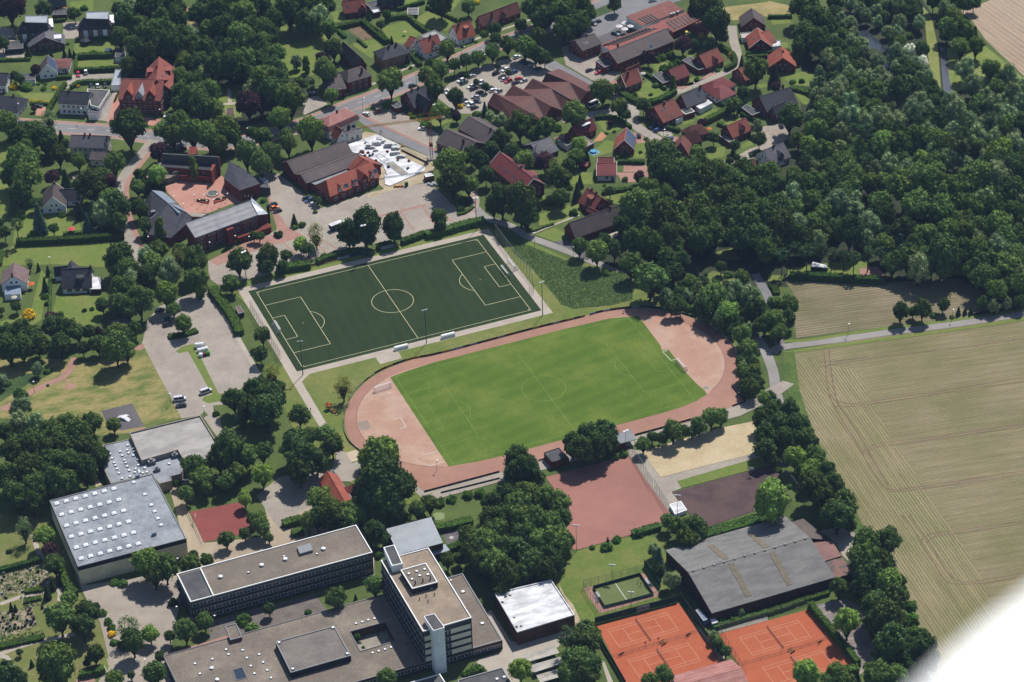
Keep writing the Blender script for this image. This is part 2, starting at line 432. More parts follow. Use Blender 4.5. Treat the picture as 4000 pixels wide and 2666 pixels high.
tracks(3, 2, '505,40 530,230 545,400 590,560 680,720 790,900 870,1040 930,1150 1050,1330', '555,40 575,230 600,400 640,560 720,680 830,850 960,1080 1110,1330',
       '470,240 620,212 900,170 1300,115 1800,55 2351,-30', '470,190 620,185 900,145', '620,540 760,575 1000,545 1500,470 2000,390 2351,335', '620,600 760,600 1000,570 1500,495 2000,420 2351,372',
       '870,1040 900,990 1000,945 1160,922 1600,868 2351,762', '915,1040 950,990 1050,965 1250,940 1700,875 2351,790', '1050,1330 1150,1365 1400,1335 1900,1260 2351,1190', '1110,1380 1250,1378 1500,1345 2000,1280 2351,1225', w=0.42)
tracks(3, 3, '1230,30 1330,160 1410,290 1520,460 1600,600 1660,650 1750,665 2000,655 2351,590', '1300,30 1380,150 1470,270 1570,430 1660,570 1760,640 1900,640 2351,565', '1410,290 1430,240 1520,200 1680,180 2351,85', '1460,300 1480,260 1560,222 1740,200 2351,110', w=0.42)
FURR = surf('pale_furrow', S(206, 190, 150), S(196, 178, 136), 0.2, 0.8, 0.15)
# ---- right-hand fields and water
tile(3, 0)
sheet('field', gp('1760,100 1850,80 2050,0 2600,-160 2700,1000 2351,700 2000,370 1880,200'), PLOUGH, 'bare ploughed field beyond the stream')
sheet('grass_dyke', gp('1420,60 1500,150 1560,430 1590,820 1500,700 1470,520 1450,300 1440,180'), surf('dyke_grass', S(138, 150, 76), S(160, 160, 92), 0.1, 0.8, 0.2))
sheet('grass_bank', gp('1640,440 1990,420 2351,720 2351,860 1960,700 1700,880 1660,700'), surf('bank_grass', S(128, 148, 66), S(150, 158, 84), 0.08, 0.8, 0.2))
def watermat(n, c, r):
    m, nt, b = base_mat(n)
    b.inputs['Base Color'].default_value = c; b.inputs['Roughness'].default_value = r
    b.inputs['Specular IOR Level'].default_value = 0.7
    bp = nt.nodes.new('ShaderNodeBump'); bp.inputs['Strength'].default_value = 0.15; bp.inputs['Distance'].default_value = 0.05
    g = nt.nodes.new('ShaderNodeNewGeometry'); nt.links.new(noise(nt, g.outputs['Position'], 1.4, 3.0), bp.inputs['Height'])
    nt.links.new(bp.outputs[0], b.inputs['Normal'])
    return m
sheet('pond', gp('690,140 830,190 960,330 1090,440 1120,560 1105,650 1060,620 1010,500 900,420 830,290 750,210'), watermat('pond_water', S(44, 54, 66), 0.2), 'dark pond between the willows')
sheet('pond_weed', gp('890,440 1000,455 1085,490 1095,580 1070,600 1010,510'), surf('pond_weed', S(62, 78, 40), S(50, 66, 36), 0.2, 1.0, 0.2))
sheet('stream', gp('1585,440 1640,440 1655,560 1660,700 1700,880 1760,960 1700,960 1610,820 1590,600'), watermat('stream_water', S(92, 94, 104), 0.2), 'narrow grey stream beside the grass dyke')
tile(3, 1)
sheet('field', gp('150,1010 900,1040 1750,990 1990,1130 2050,1260 1700,1390 1120,1430 260,1540 235,1330 230,1120'), FIELD2, 'small field of sparse crops behind the hedge trees')
sheet('lawn', gp('0,960 180,960 190,900 600,840 900,830 1000,960 560,970 200,960 120,1010 0,1020'), LAWN)
sheet('terrace', gp('840,900 1010,880 1080,970 850,965'), REDP)
# ---- streets
whole()
def road(s, w, name='road', m=ASPH, label=None, side=None, n=6):
    p = smooth_path(gp(s), n)
    if side: strip('pavement', p, side[0], side[1])
    return strip(name, p, w, m, label), p
MAIN = '-60,283 40,287 164,296 246,301 330,312 420,326 520,330 613,312 723,278 813,241 859,225 948,187 1040,146 1120,110 1200,82 1290,48 1379,12.5 1440,-12'
mp0 = smooth_path(gp(MAIN), 6)
strip('pavement', mp0, 13.4, PAVE)
def offs(P, d):
    out = []
    for i in range(len(P)):
        t = (P[min(i + 1, len(P) - 1)] - P[max(i - 1, 0)]).normalized(); out.append(P[i] + Vector((-t.y, t.x)) * d)
    return out
strip('cycle_path', offs(mp0, 5.4), 1.7, REDP); strip('cycle_path', offs(mp0, -5.2), 1.5, REDP)
mr_, mainp = road(MAIN, 7.8, 'road', ASPH, 'main street crossing the town')
strip('verge', smooth_path(gp('660,240 740,236 800,215 870,188 940,155 1020,122 1100,88 1190,56 1280,24')), 1.6, CONCP)
def dashes(path, step, ln, w=0.22, name='road_marking', skip=0):
    b = MB(); ZL[0] = level(path); acc = 0
    L = [0]
    for i in range(1, len(path)): L.append(L[-1] + (path[i] - path[i - 1]).length)
    def pt(d):
        for i in range(1, len(path)):
            if L[i] >= d:
                t = (d - L[i - 1]) / max(1e-6, L[i] - L[i - 1]); return path[i - 1].lerp(path[i], t)
        return path[-1]
    d = skip
    while d < L[-1] - ln:
        strip(None, [pt(d), pt(d + ln)], w, None, mb=b, z=ZL[0]); d += step
    struct(b.obj(name, LINEW))
dashes(mainp, 9.6, 4.0, 0.3)
# side streets
road('352,322 330,350 305,380 288,402 276,428 276,460 284,500 296,540 310,580 330,620', 5.4, 'road', PAVE, 'side street curving past the town hall')
strip('pavement', smooth_path(gp('362,338 340,358 318,385 303,405 291,430 293,470 300,505 313,540 330,580')), 2.4, REDP)
sheet('parking_lot', gp('835,262 845,255 915,250 950,275 1008,308 1000,342 960,330 880,290 845,275'), PAVE, 'paved car park beside the construction site')
road('824,252 838,275 870,297 901,312 950,334 1005,358 1030,372', 6.0, 'road', ASPH, 'street running past the construction site')
strip('pavement', smooth_path(gp('826,264 836,268 855,277 890,294 940,317 1010,350')), 1.6, REDP)
sheet('parking_lot', gp('1000,222 1036,190 1100,155 1180,132 1255,140 1285,150 1300,180 1255,200 1190,222 1130,235 1098,262 1060,262 1030,245'), PAVE, 'supermarket car park full of cars')
road('1215,110 1262,145 1310,172 1358,200 1372,212', 7.0, 'road', ASPH, 'grey street past the zigzag roofed market')
sheet('courtyard', gp('1372,75 1470,30 1500,45 1440,60 1470,65 1380,105 1340,85 1310,100 1375,55'), ASPHD)
sheet('courtyard', gp('1335,20 1400,0 1560,-40 1600,-10 1450,40 1400,75 1340,100'), ASPH, 'asphalt yard behind the pub terrace')
sheet('courtyard', gp('1290,110 1330,95 1375,130 1430,165 1400,195 1360,185 1300,150'), PAVE)
RES = '1378,205 1408,218 1446,232 1456,258 1452,278 1475,300 1506,318 1520,330 1500,335'
road(RES, 5.6, 'road', PAVE, 'winding residential street')
road('1452,245 1495,236 1552,214 1614,188 1676,162 1692,140 1693,118 1686,95 1682,60', 4.6, 'road', PAVE)
road('1448,252 1405,258 1350,266 1290,276', 6.5, 'road', PAVE)
road('1500,330 1535,325 1560,318', 4.5, 'driveway', REDP)
road('1700,365 1730,348 1765,335 1790,315 1790,285', 5.0, 'road', PAVE)
tile(3, 0)
ccx = at((40, 1235))
sheet('turning_circle', [(ccx.x + 8.5 * math.cos(t), ccx.y + 8.5 * math.sin(t)) for t in [i * math.pi / 14 for i in range(28)]], PAVE, 'round turning circle at the end of the lane')
for r0, mm in ((4.4, REDP), (3.9, PAVE), (1.0, REDP)):
    sheet('paving_ring', [(ccx.x + r0 * math.cos(t), ccx.y + r0 * math.sin(t)) for t in [i * math.pi / 14 for i in range(28)]], mm)
whole()
# town hall plaza and big yard
sheet('yard', gp('600,395 640,400 690,440 735,480 860,440 985,420 1005,445 900,475 740,520 650,470 605,430'), PAVE)
sheet('plaza', gp('372,430 430,412 500,398 545,430 575,462 530,470 480,490 430,490'), PLAZA, 'red paved plaza round the fountain')
sheet('yard', gp('600,425 632,408 660,425 700,480 745,500 830,478 900,458 985,432 1000,432 1060,490 1096,470 1120,495 1050,515 950,540 840,565 720,598 640,632 585,655 500,655 480,640 478,600 520,592 560,565 635,530 640,490'), PAVE, 'large paved yard above the sports ground')
sheet('pavement', gp('608,430 615,428 625,470 660,520 700,545 640,560 580,580 500,612 480,600 560,560 640,535 625,490'), REDP)
tile(1, 1)
for s in ('1090,420 1340,360 1570,305 1560,325 1340,380 1100,438',): sheet('pavement', gp(s), REDP)
for a, c2 in (((1330, 380), (1450, 550)), ((1530, 330), (1640, 500)), ((930, 480), (1090, 640)), ((560, 610), (735, 715)), ((470, 590), (640, 750)), ((230, 650), (420, 810)), ((1735, 400), (1800, 470)), ((0, 820), (90, 890))):
    strip('paving_line', [at(a).xy, at(c2).xy], 0.8, REDP)
whole()
road('1092,478 1115,500 1150,512 1177,522 1215,545 1265,563 1340,592 1430,632 1520,668 1595,695 1695,742 1745,785 1775,850 1788,920 1830,1010 1880,1110 1950,1226 2015,1340 2074,1449 2130,1560', 4.4, 'road', LANE, 'narrow lane along the edge of the fields')
road('1062,490 1085,478 1092,465 1088,445 1080,430', 4.0, 'road', PAVE)
strip('pavement', smooth_path(gp('1052,498 1075,490 1090,478 1094,462 1082,445')), 1.0, REDP)
road('1735,630 1750,655 1768,690 1790,760 1792,798', 4.0, 'road', ASPH)
road('1776,812 1790,800 1860,790 1950,778 2040,765 2200,745 2353,722 2500,702', 4.2, 'road', LANE, 'farm lane between the two fields')
strip('verge', smooth_path(gp('1800,812 1900,798 2050,778 2200,757 2353,734 2500,712')), 2.2, LAWN)
strip('verge', smooth_path(gp('1800,785 1860,782 1950,768 2040,755 2200,735 2353,712')), 2.0, LAWN)
sheet('verge', gp('1800,810 1825,808 1838,900 1868,990 1920,1095 1900,1100 1850,1000 1815,920 1800,860'), surf('verge_grass', S(84, 110, 46), S(104, 124, 56), 0.15, 0.8, 0.25, bump=.3))
sheet('verge', gp('1925,1120 1945,1140 2020,1285 2080,1390 2110,1450 2140,1530 2100,1500 2040,1380 1980,1260'), surf('verge_grass', S(96, 130, 48), S(120, 142, 60)))
# ---- left side: gardens, parking, meadow
sheet('lawn', gp('0,590 30,565 230,552 285,562 300,600 235,615 130,608 0,612'), LAWN, 'long mown lawn beside the side street')
sheet('lawn', gp('95,620 70,720 0,740 0,760 60,760 95,735 110,640'), LAWN)
sheet('lawn', gp('130,680 230,680 240,730 210,755 150,740 122,715'), LAWN)
sheet('lawn', gp('-40,330 30,340 20,400 25,470 10,510 -40,520'), LAWN)
sheet('lawn', gp('40,480 180,500 190,545 30,560'), LAWN)
sheet('lawn', gp('170,100 262,98 265,128 170,128'), LAWN)
sheet('lawn', gp('178,132 280,130 280,157 172,157'), LAWN)
sheet('lawn', gp('35,212 130,215 120,235 70,235'), LAWN)
sheet('lawn', gp('160,5 215,0 215,25 165,28'), LAWN)
sheet('driveway', gp('170,170 262,170 262,180 175,188 155,205 148,200 155,185'), PAVE)
sheet('driveway', gp('145,52 182,50 184,88 145,90'), PAVE)
sheet('driveway', gp('262,210 277,210 250,280 215,275 235,262'), PAVE)
sheet('forecourt', gp('265,215 278,245 275,262 370,275 365,290 245,282'), PLAZA)
sheet('driveway', gp('-10,62 30,65 35,95 60,135 0,135'), PAVE)
sheet('forecourt', gp('85,245 105,247 108,268 82,266'), PLAZA)
sheet('lawn', gp('425,25 450,25 460,60 440,75 400,60'), YELG)
strip('path', gp('418,8 432,20 452,37'), 2.0, REDP)
sheet('path', gp('522,205 530,205 533,236 555,235 555,240 505,243 505,238 524,237'), CONCP)
sheet('parking_lot', gp('340,735 365,705 400,690 440,675 482,660 530,735 590,845 602,878 520,905 512,930 490,932 495,960 500,1000 520,1012 510,990 470,945 460,955 417,962 370,880 325,795'), PAVE, 'half empty car park beside the meadow')
strip('path', gp('486,668 520,730 560,800 600,870'), 2.0, CONCP)
tile(0, 2)
sheet('traffic_island', gp('1615,90 1690,40 1880,10 1890,50 1800,90 1860,180 2010,480 2060,480 2060,545 1910,570 1855,540 1880,505 1950,490 1730,95 1640,110'), LAWN, 'bent grass island in the car park')
sheet('meadow', gp('-60,180 300,150 640,170 1000,120 1330,60 1665,700 1200,840 950,870 430,740 -60,700'), DRYG, 'sun-dried meadow beside the car park')
sheet('ditch', gp('0,420 130,330 300,290 500,250 480,300 250,400 0,560'), ROUGHG)
road('20,630 140,560 260,480 400,410 560,340 640,260 665,200 690,150', 3.2, 'path', REDP, 'curved red path across the meadow')
sheet('path', gp('600,350 625,345 650,395 690,385 705,420 615,445 598,405 630,395'), REDP)
sheet('skate_pad', gp('930,640 1215,570 1325,780 1120,820 1000,790'), ASPHD, 'dark asphalt skating pad in the meadow')
sheet('path', gp('1250,800 1330,785 1340,795 1255,818'), REDP)
sheet('path', gp('1200,75 1320,20 1330,55 1290,85'), REDP)
sheet('path', gp('1870,700 2000,640 2065,890 2010,900'), PAVE)
sheet('path', gp('860,1260 890,1235 935,1320 880,1340'), SITE)
whole()
sheet('yard', gp('170,1320 200,1345 330,1325 400,1300 430,1330 410,1400 390,1500 410,1568 210,1600 250,1520 225,1440 210,1400'), surf('school_yard', S(192, 180, 164), S(176, 162, 148), 0.06, 1.0, 0.08), 'sunlit school yard beside the white hall')
sheet('yard', gp('372,1060 400,1060 430,1170 470,1248 600,1235 625,1240 600,1130 640,1098 745,1075 760,1145 690,1185 640,1215 860,1210 860,1330 420,1330 425,1250'), surf('school_path', S(204, 186, 160), S(186, 168, 144), 0.06, 1.0, 0.08), 'paths between the school buildings')
sheet('yard', gp('590,1140 640,1100 745,1085 760,1140 690,1175 640,1215'), PAVE)
tile(0, 3)
rc = [at((1745, 0)).xy]; tile(0, 2); rc.append(at((2215, 1475)).xy); tile(0, 3); rc += [at((2345, 180)).xy, at((1870, 282)).xy]
sheet('sports_court', rc, REDC, 'red rubber school court')
sheet('path', gp('870,1020 920,1025 1010,1450 960,1440'), CONCP)
sheet('lawn', gp('860,1100 905,1110 1005,1430 985,1455 940,1380'), LAWN)
tile(1, 3)
sheet('terrace', gp('-440,1010 60,880 540,750 650,905 -130,1135 -420,1200'), surf('terrace_slabs', S(140, 130, 122), S(118, 110, 104), .2, 1, .15))
sheet('path', gp('-850,1310 -440,1190 -250,1130 -130,1140 -840,1340'), REDP)
# cemetery
whole()
sheet('cemetery_lawn', gp('-20,1180 110,1190 150,1260 175,1350 230,1430 250,1510 200,1568 -20,1580'), surf('cemetery_grass', S(122, 132, 66), S(140, 138, 84), 0.09, 0.8, 0.2), 'mown cemetery lawn')
tile(0, 3)
BEDS = surf('grave_bed_soil', S(182, 164, 140), S(118, 122, 76), 0.35, 0.9, 0.3, thr=(0.42, 0.58))
sheet('grave_beds', gp('0,560 400,460 480,560 420,680 230,740 0,800'), BEDS)
sheet('grave_beds', gp('0,930 290,860 340,1060 60,1150 0,1130'), BEDS)
sheet('grave_beds', gp('180,790 330,770 360,870 230,890'), BEDS)
for s in ('0,850 200,780 390,740 540,720 550,820', '0,1310 250,1220 690,1125', '300,200 340,330 400,460 420,560', '0,1330 60,1340 150,1470'):
    strip('path', smooth_path(gp(s)), 2.0, CONCP)
sheet('path', gp('700,1540 850,1510 880,1560 700,1580'), REDP)
# ---- sports ground (plan metres, origin at the centre of the artificial pitch)
def rect(x0, x1, y0, y1): return [(x0, y0), (x1, y0), (x1, y1), (x0, y1)]
PXL, PYW = 52.09, 31.87
sheet('grass_surround', [(-50, -24), (-62, 38), (60, 44), (66, 20), (116, -40), (124, -100), (108, -138), (-44, -140), (-72, -100), (-66, -30)], surf('surround_grass', S(118, 134, 60), S(146, 146, 80), 0.06, 0.8, 0.17, thr=(0.4, 0.7), bump=0.08), 'grass surround of the sports ground')
sheet('pitch_path', rect(-59.2, 60.0, -37.9, 38.0), CONCP, 'pale paved path round the artificial pitch')
sheet('sports_pitch', rect(-55.2, 56.2, -34.1, 34.3), TURF, 'dark green artificial turf football pitch')
sheet('lawn', rect(-57, 54, 38, 44), LAWN)
tile(1, 2)
sheet('paved_area', gp('1100,155 1240,80 1310,100 1342,158 1143,213'), CONCP)
sheet('path', gp('380,280 500,298 420,372 665,785 650,800 590,800 330,370 220,180 250,170'), CONCP)
def seg(b, p, q, w, z):
    strip(None, [p, q], w, None, mb=b, z=z)
def arc(b, c, r, a0, a1, w, z, n=40):
    P = [(c[0] + r * math.cos(a0 + (a1 - a0) * i / n), c[1] + r * math.sin(a0 + (a1 - a0) * i / n)) for i in range(n + 1)]
    strip(None, P, w, None, mb=b, z=z)
def pitch_lines(cx, cy, hl, hw, w, mat, name, lab):
    b = MB(); z = level([(cx - hl, cy - hw), (cx + hl, cy + hw)])
    for y in (-hw, hw): seg(b, (cx - hl, cy + y), (cx + hl, cy + y), w, z)
    for x in (-hl, 0, hl): seg(b, (cx + x, cy - hw), (cx + x, cy + hw), w, z)
    arc(b, (cx, cy), 9.15, 0, 2 * math.pi, w, z, 60)
    for s in (-1, 1):
        for dx, dy in ((16.5, 20.16), (5.5, 9.16)):
            x = cx + s * (hl - dx)
            seg(b, (x, cy - dy), (x, cy + dy), w, z)
            for t in (-1, 1): seg(b, (cx + s * hl, cy + t * dy), (x, cy + t * dy), w, z)
        a = math.acos(5.5 / 9.15); c0 = math.pi if s > 0 else 0
        arc(b, (cx + s * (hl - 11), cy), 9.15, c0 - a, c0 + a, w, z, 24)
        seg(b, (cx + s * (hl - 11) - .2, cy), (cx + s * (hl - 11) + .2, cy), 0.4, z)
        for t in (-1, 1):
            c0 = math.atan2(-t, -s); arc(b, (cx + s * hl, cy + t * hw), 1.0, c0 - math.pi / 4, c0 + math.pi / 4, w, z, 8)
    struct(b.obj(name, mat), lab)
pitch_lines(0, 0, PXL, PYW, 0.21, LINE, 'pitch_marking', 'pale yellow lines on the artificial pitch')
b = MB(); ZL[0] = level([(-34, -27), (34, 27)])
for s in (-1, 1):
    seg(b, (s * 26, -27), (s * 26, 27), 0.16, ZL[0])
    for t in (-1, 1): seg(b, (s * 34, t * 27), (s * 18, t * 27), 0.16, ZL[0])
struct(b.obj('pitch_marking', surf('blue_line', S(36, 52, 70), S(36, 52, 70))), 'faint blue cross-field lines on the artificial pitch')
# stadium: cinder oval, worn ends, mown infield
def oval(x0, x1, y0, y1, rl, rr, n=24):
    """long oval with elliptical ends of depth rl and rr"""
    cy, h = (y0 + y1) / 2, (y1 - y0) / 2
    P = []
    for i in range(n + 1):
        t = -math.pi / 2 + math.pi * i / n; P.append((x1 - rr + rr * math.cos(t), cy + h * math.sin(t)))
    for i in range(n + 1):
        t = math.pi / 2 + math.pi * i / n; P.append((x0 + rl + rl * math.cos(t), cy + h * math.sin(t)))
    return P
sheet('running_track', oval(-50.9, 119.3, -135.0, -46.0, 44, 42), CINDER, 'reddish cinder running track')
sheet('running_track', [(-35.8, -135), (0, -135), (0, -128), (-30, -120), (-38, -122)], CINDER)
sheet('running_track', [(80, -135.1), (98.5, -133), (106.3, -131.5), (107, -119), (112, -112), (95, -120)], CINDER)
sheet('path', [(-37, -141), (100, -140), (118, -135), (130, -129), (127, -125), (106, -131), (98, -133.2), (80, -135.2), (-35.5, -135.2), (-38, -126), (-40, -128)], PAVE)
sheet('track_infield', oval(-45.6, 114.0, -124.6, -52.0, 36, 36), CINDER2, 'worn cinder half circles inside the track')
inf = [(-20.9, -54.6), (-14, -53.3), (-4, -52.2), (0, -51.9), (60, -51.6), (80.6, -52.2), (92.4, -55.6), (91.6, -80), (90.6, -84), (93.4, -84.3), (92.9, -103), (93.4, -112), (94.4, -118), (94.0, -120.8), (88, -123.2), (81.8, -124.4), (74, -125.0), (26, -125.2), (0.5, -125.2), (-10, -124.6), (-20.9, -123)]
sheet('sports_pitch', inf, INFIELD, 'bright green grass pitch inside the running track')
pitch_lines(34.5, -88.6, 53.3, 33.7, 0.2, LINEG, 'pitch_marking', 'faint lines on the grass pitch')
def edge_line(P, w, mat, name='track_kerb'):
    strip(name, P, w, mat)
KERB = surf('track_kerb', S(168, 120, 104), S(150, 110, 96), 0.2, 1.0, 0.1)
ov = oval(-45.6, 114.0, -124.6, -52.0, 36, 36)
edge_line([p for p in ov if p[0] < -20], 0.3, KERB); edge_line([p for p in ov if p[0] > 93], 0.3, KERB)
tile(1, 2)
sheet('worn_patch', gp('940,745 1025,725 1060,800 985,825 945,790'), surf('grey_patch', S(176, 156, 142), S(166, 148, 136), 0.4, 1, .1))
sheet('sandpit', gp('1450,1060 1660,1015 1740,1110 1765,1155 1590,1150'), surf('landing_sand', S(220, 186, 160), S(206, 164, 140), 0.12, 1, .1))
sheet('sandpit', gp('818,1028 915,1000 960,1030 985,1085 870,1115'), surf('sandpit_sand', S(226, 206, 178), S(216, 196, 166), 0.2, 1, .06), 'framed sandpit beside the track')
sheet('pavement', gp('745,1010 820,1015 885,1125 990,1090 1010,1200 880,1290 770,1290 700,1190'), PAVE)
b = MB(); ZL[0] = level([(-46, -125), (114, -52)])
for s in ('1270,715 1330,703 1380,793 1322,808', '1128,498 1185,484', '1195,482 1250,468', '1525,1050 1665,1015', '1575,1130 1590,1150 1735,1108'):
    P = gp(s)
    for p, q in zip(P, P[1:]): seg(b, p, q, 0.3, ZL[0])
tile(2, 2)
for s in ('1385,100 1430,86', '1385,100 1465,180 1518,164'):
    P = gp(s)
    for p, q in zip(P, P[1:]): seg(b, p, q, 0.3, ZL[0])
struct(b.obj('kerb_beam', LINEW))
for p, r0 in (((1785, 430), 1.3),):
    c = at(p); sheet('throwing_circle', [(c.x + r0 * math.cos(t), c.y + r0 * math.sin(t)) for t in [i * math.pi / 12 for i in range(24)]], CONC)
tile(2, 1); c = at((1250, 1372))
sheet('throwing_circle', [(c.x + 1.3 * math.cos(t), c.y + 1.3 * math.sin(t)) for t in [i * math.pi / 12 for i in range(24)]], CONC)
# ---- lower right sports areas
whole()
tile(2, 2)
sheet('path', gp('1060,985 1190,1010 1365,1255 2351,1000 2400,1040 1520,1290 1560,1350 1470,1385 1620,1567 1430,1567 1080,1050'), PAVE, 'paths round the sand court')
sheet('sand_court', gp('1195,1015 1365,1252 2290,1015 2230,735 1900,800'), SAND, 'pale beach volleyball sand court')
sheet('lawn', gp('1520,1285 1565,1350 2400,1130 2330,1050'), LAWN)
p_ = gp('1470,1390 2400,1130'); tile(3, 2); p_ += gp('60,1140 150,1330 220,1450'); tile(2, 3); p_ += gp('2240,-10 1790,145 1600,-5')
sheet('sports_court', p_, DARKC, 'dark brown asphalt court')
tile(2, 2); p_ = gp('310,1250 1070,1045 1440,1567'); tile(2, 3); p_ += gp('1480,20 1370,100 1090,215 620,345 560,350 480,120 540,0')
sheet('sports_court', p_, CINDER3, 'pink cinder ball court')
tile(2, 3)
sheet('lawn', gp('180,620 600,360 1130,215 1400,240 1450,400 1540,780 1500,830 780,1040 640,1000 580,900 370,620'), surf('club_lawn', S(112, 134, 54), S(138, 142, 74), 0.09, 0.8, 0.2, thr=(.4, .66), bump=0.08), 'club lawn around the small court')
sheet('path', gp('430,660 480,760 560,850 650,1040 590,1080 570,960 490,800 440,720'), SITE)
sheet('yard', gp('0,1190 60,1200 560,1060 640,1090 450,1180 430,1240 210,1330 250,1480 -130,1590 -180,1400 -30,1300'), CONCP, 'pale yard with bicycle shelters')
tile(1, 3); sheet('yard', gp('2060,1350 2250,1290 2120,930 2160,900 2351,1200 2420,1270 2420,1567 1870,1567 1890,1530'), CONCP)
tile(2, 3)
sheet('mini_pitch_surround', gp('655,705 1215,560 1365,770 810,935'), REDP)
sheet('mini_pitch', gp('745,705 1175,585 1300,770 850,885'), surf('mini_turf', S(122, 134, 78), S(114, 126, 74), 0.1, 1, .06), 'small green fenced court')
b = MB(); P = gp('950,658 1062,822'); ZL[0] = level(P); seg(b, P[0], P[1], 0.3, ZL[0]); struct(b.obj('pitch_marking', LINEW))
sheet('tennis_court', gp('782,1050 1528,838 1945,1340 1905,1385 1440,1567 1042,1567'), CLAY, 'orange clay of the left pair of tennis courts')
p_ = gp('1900,1125'); tile(3, 3); p_ += gp('370,900 815,1410 460,1520 -50,1640'); tile(2, 3); p_ += gp('2160,1567 2100,1430')
sheet('tennis_court', p_, CLAY, 'orange clay of the right pair of tennis courts')
def tennis(c0, c1, c3):
    a, b_, d = [p.xy for p in (c0, c1, c3)]
    u = (b_ - a).normalized(); v = Vector((u.y, -u.x)); 
    if (d - a).dot(v) < 0: v = -v
    o = a + u * 11.885 + v * 5.485
    mb = MB()
    P = lambda x, y: o + u * x + v * y
    ZL[0] = level([P(i, j) for i in (-12, 12) for j in (-6, 6)])
    for y in (-5.485, -4.115, 4.115, 5.485): seg(mb, P(-11.885, y), P(11.885, y), 0.13, ZL[0])
    for x in (-11.885, 11.885): seg(mb, P(x, -5.485), P(x, 5.485), 0.13, ZL[0])
    for x in (-6.4, 6.4): seg(mb, P(x, -4.115), P(x, 4.115), 0.13, ZL[0])
    seg(mb, P(-6.4, 0), P(6.4, 0), 0.13, ZL[0])
    struct(mb.obj('court_marking', LINEC))
    return o, u, v
TEN = [tennis(at((878, 1085)), at((1420, 925)), at((985, 1245))), tennis(at((1067, 1363)), at((1620, 1203)), at((1180, 1530))), tennis(at((2090, 1157)), at((2090 + 543, 1157 - 162)), at((2205, 1320)))]
tile(3, 3); e = at((490, 1270)); tile(2, 3); u = TEN[2][1]; e0 = e - Vector((*(u * 23.77), 0))
e3 = e0 + Vector((*(TEN[2][2] * 10.97), 0)); TEN.append(tennis(e0, e, e3))
sheet('path', gp('1890,1100 2351,960 2351,1000 1900,1120'), CONC)
sheet('path', gp('1680,1060 1760,1080 1940,1290 1960,1360 1900,1350 1850,1250'), CONC)
sheet('path', gp('820,1370 850,1380 930,1567 880,1567'), CONCP)
tile(3, 3)
sheet('parking_lot', gp('430,860 720,800 900,900 900,1050 1010,1360 870,1440 830,1400 640,1100'), surf('old_paving', S(160, 148, 140), S(142, 130, 124), 0.1, 0.9, 0.12), 'shaded car park beside the tennis courts')
b = MB(); ZL[0] = level(gp('470,880 900,1360'))
for i in range(8):
    x, y = 470 + i * 42, 880 + i * 62
    P = gp('%d,%d %d,%d' % (x, y, x + 110, y - 30)); seg(b, P[0], P[1], 0.15, ZL[0])
struct(b.obj('parking_marking', LINEW))
sheet('yard', gp('480,180 760,110 790,260 820,540 680,400 620,290'), PAVE)
sheet('path', gp('840,1440 1000,1400 1010,1430 830,1500'), PAVE)
# ---- gardens of the housing area
tile(2, 0)
for s in ('1270,600 1400,570 1480,620 1330,670', '1550,530 1760,440 1780,470 1580,560', '1110,870 1240,740 1440,860 1250,920', '1620,730 1720,690 1740,730 1650,780', '770,1110 880,1115 1010,1180 880,1240 820,1180',
          '860,1290 940,1300 920,1400 740,1450 760,1380', '1140,1320 1240,1310 1230,1450 1060,1460', '1690,1080 1830,1000 1920,1020 1720,1110', '1930,1140 2120,1070 2130,1110 1960,1160', '1780,1370 1960,1340 1950,1440 1800,1470',
          '2100,1340 2180,1290 2220,1330 2120,1370', '2120,910 2230,900 2240,930 2140,940', '2250,780 2351,760 2351,800 2270,810', '1560,1100 1690,1100 1650,1130 1580,1150'):
    sheet('lawn', gp(s), LAWN)
sheet('lawn', gp('1930,70 2351,20 2351,150 2030,190 1950,150'), YELG, 'straw coloured meadow behind the grey roofed house')
sheet('driveway', gp('860,770 960,730 1000,790 910,820'), REDP)
sheet('driveway', gp('1500,800 1640,790 1850,650 1880,680 1780,720 1560,830'), REDP)
sheet('driveway', gp('1110,1210 1200,1250 1260,1310 1150,1320'), REDP)
sheet('driveway', gp('1280,1180 1460,1190 1480,1260 1400,1270'), PAVE)
sheet('terrace', gp('1420,1280 1480,1260 1470,1330 1420,1320'), REDP)
sheet('driveway', gp('380,1270 500,1230 500,1290 400,1290'), REDP)
sheet('terrace', gp('820,1210 870,1250 830,1290 740,1310'), surf('orange_paving', S(214, 156, 112), S(200, 146, 110)))
sheet('driveway', gp('1030,1510 1240,1520 1240,1580 1020,1580'), REDP)
sheet('driveway', gp('1870,1500 2351,1380 2351,1420 2000,1510 1890,1530'), PAVE)
tile(2, 1)
for s in ('230,410 620,290 640,390 420,490 250,510', '210,590 390,525 490,570 460,650 380,655', '510,10 740,20 740,130 500,130', '860,240 1170,170 1300,200 980,310 870,300', '1250,310 1600,270 1780,400 1700,420 1500,340 1270,340', '1820,760 2080,700 2090,820 1900,810', '270,210 370,260 290,300'):
    sheet('lawn', gp(s), LAWN)
strip('path', smooth_path(gp('190,580 400,495 620,410')), 1.2, CONCP)
sheet('driveway', gp('385,655 470,640 560,660 700,740 690,830 560,740'), ASPHD)
sheet('terrace', gp('880,590 970,560 980,600 900,630'), CONCP)
sheet('forecourt', gp('960,20 1250,20 1430,60 1260,110 1010,110'), REDP)
sheet('lawn', gp('1700,1000 1850,920 2060,1000 1980,1040 1720,1050'), surf('meadow_grass', S(140, 146, 78), S(110, 126, 60)))
sheet('field_edge', gp('110,630 640,870 600,880 400,790 100,670'), surf('verge_lawn', S(124, 142, 66), S(108, 128, 56)))
tile(3, 0)
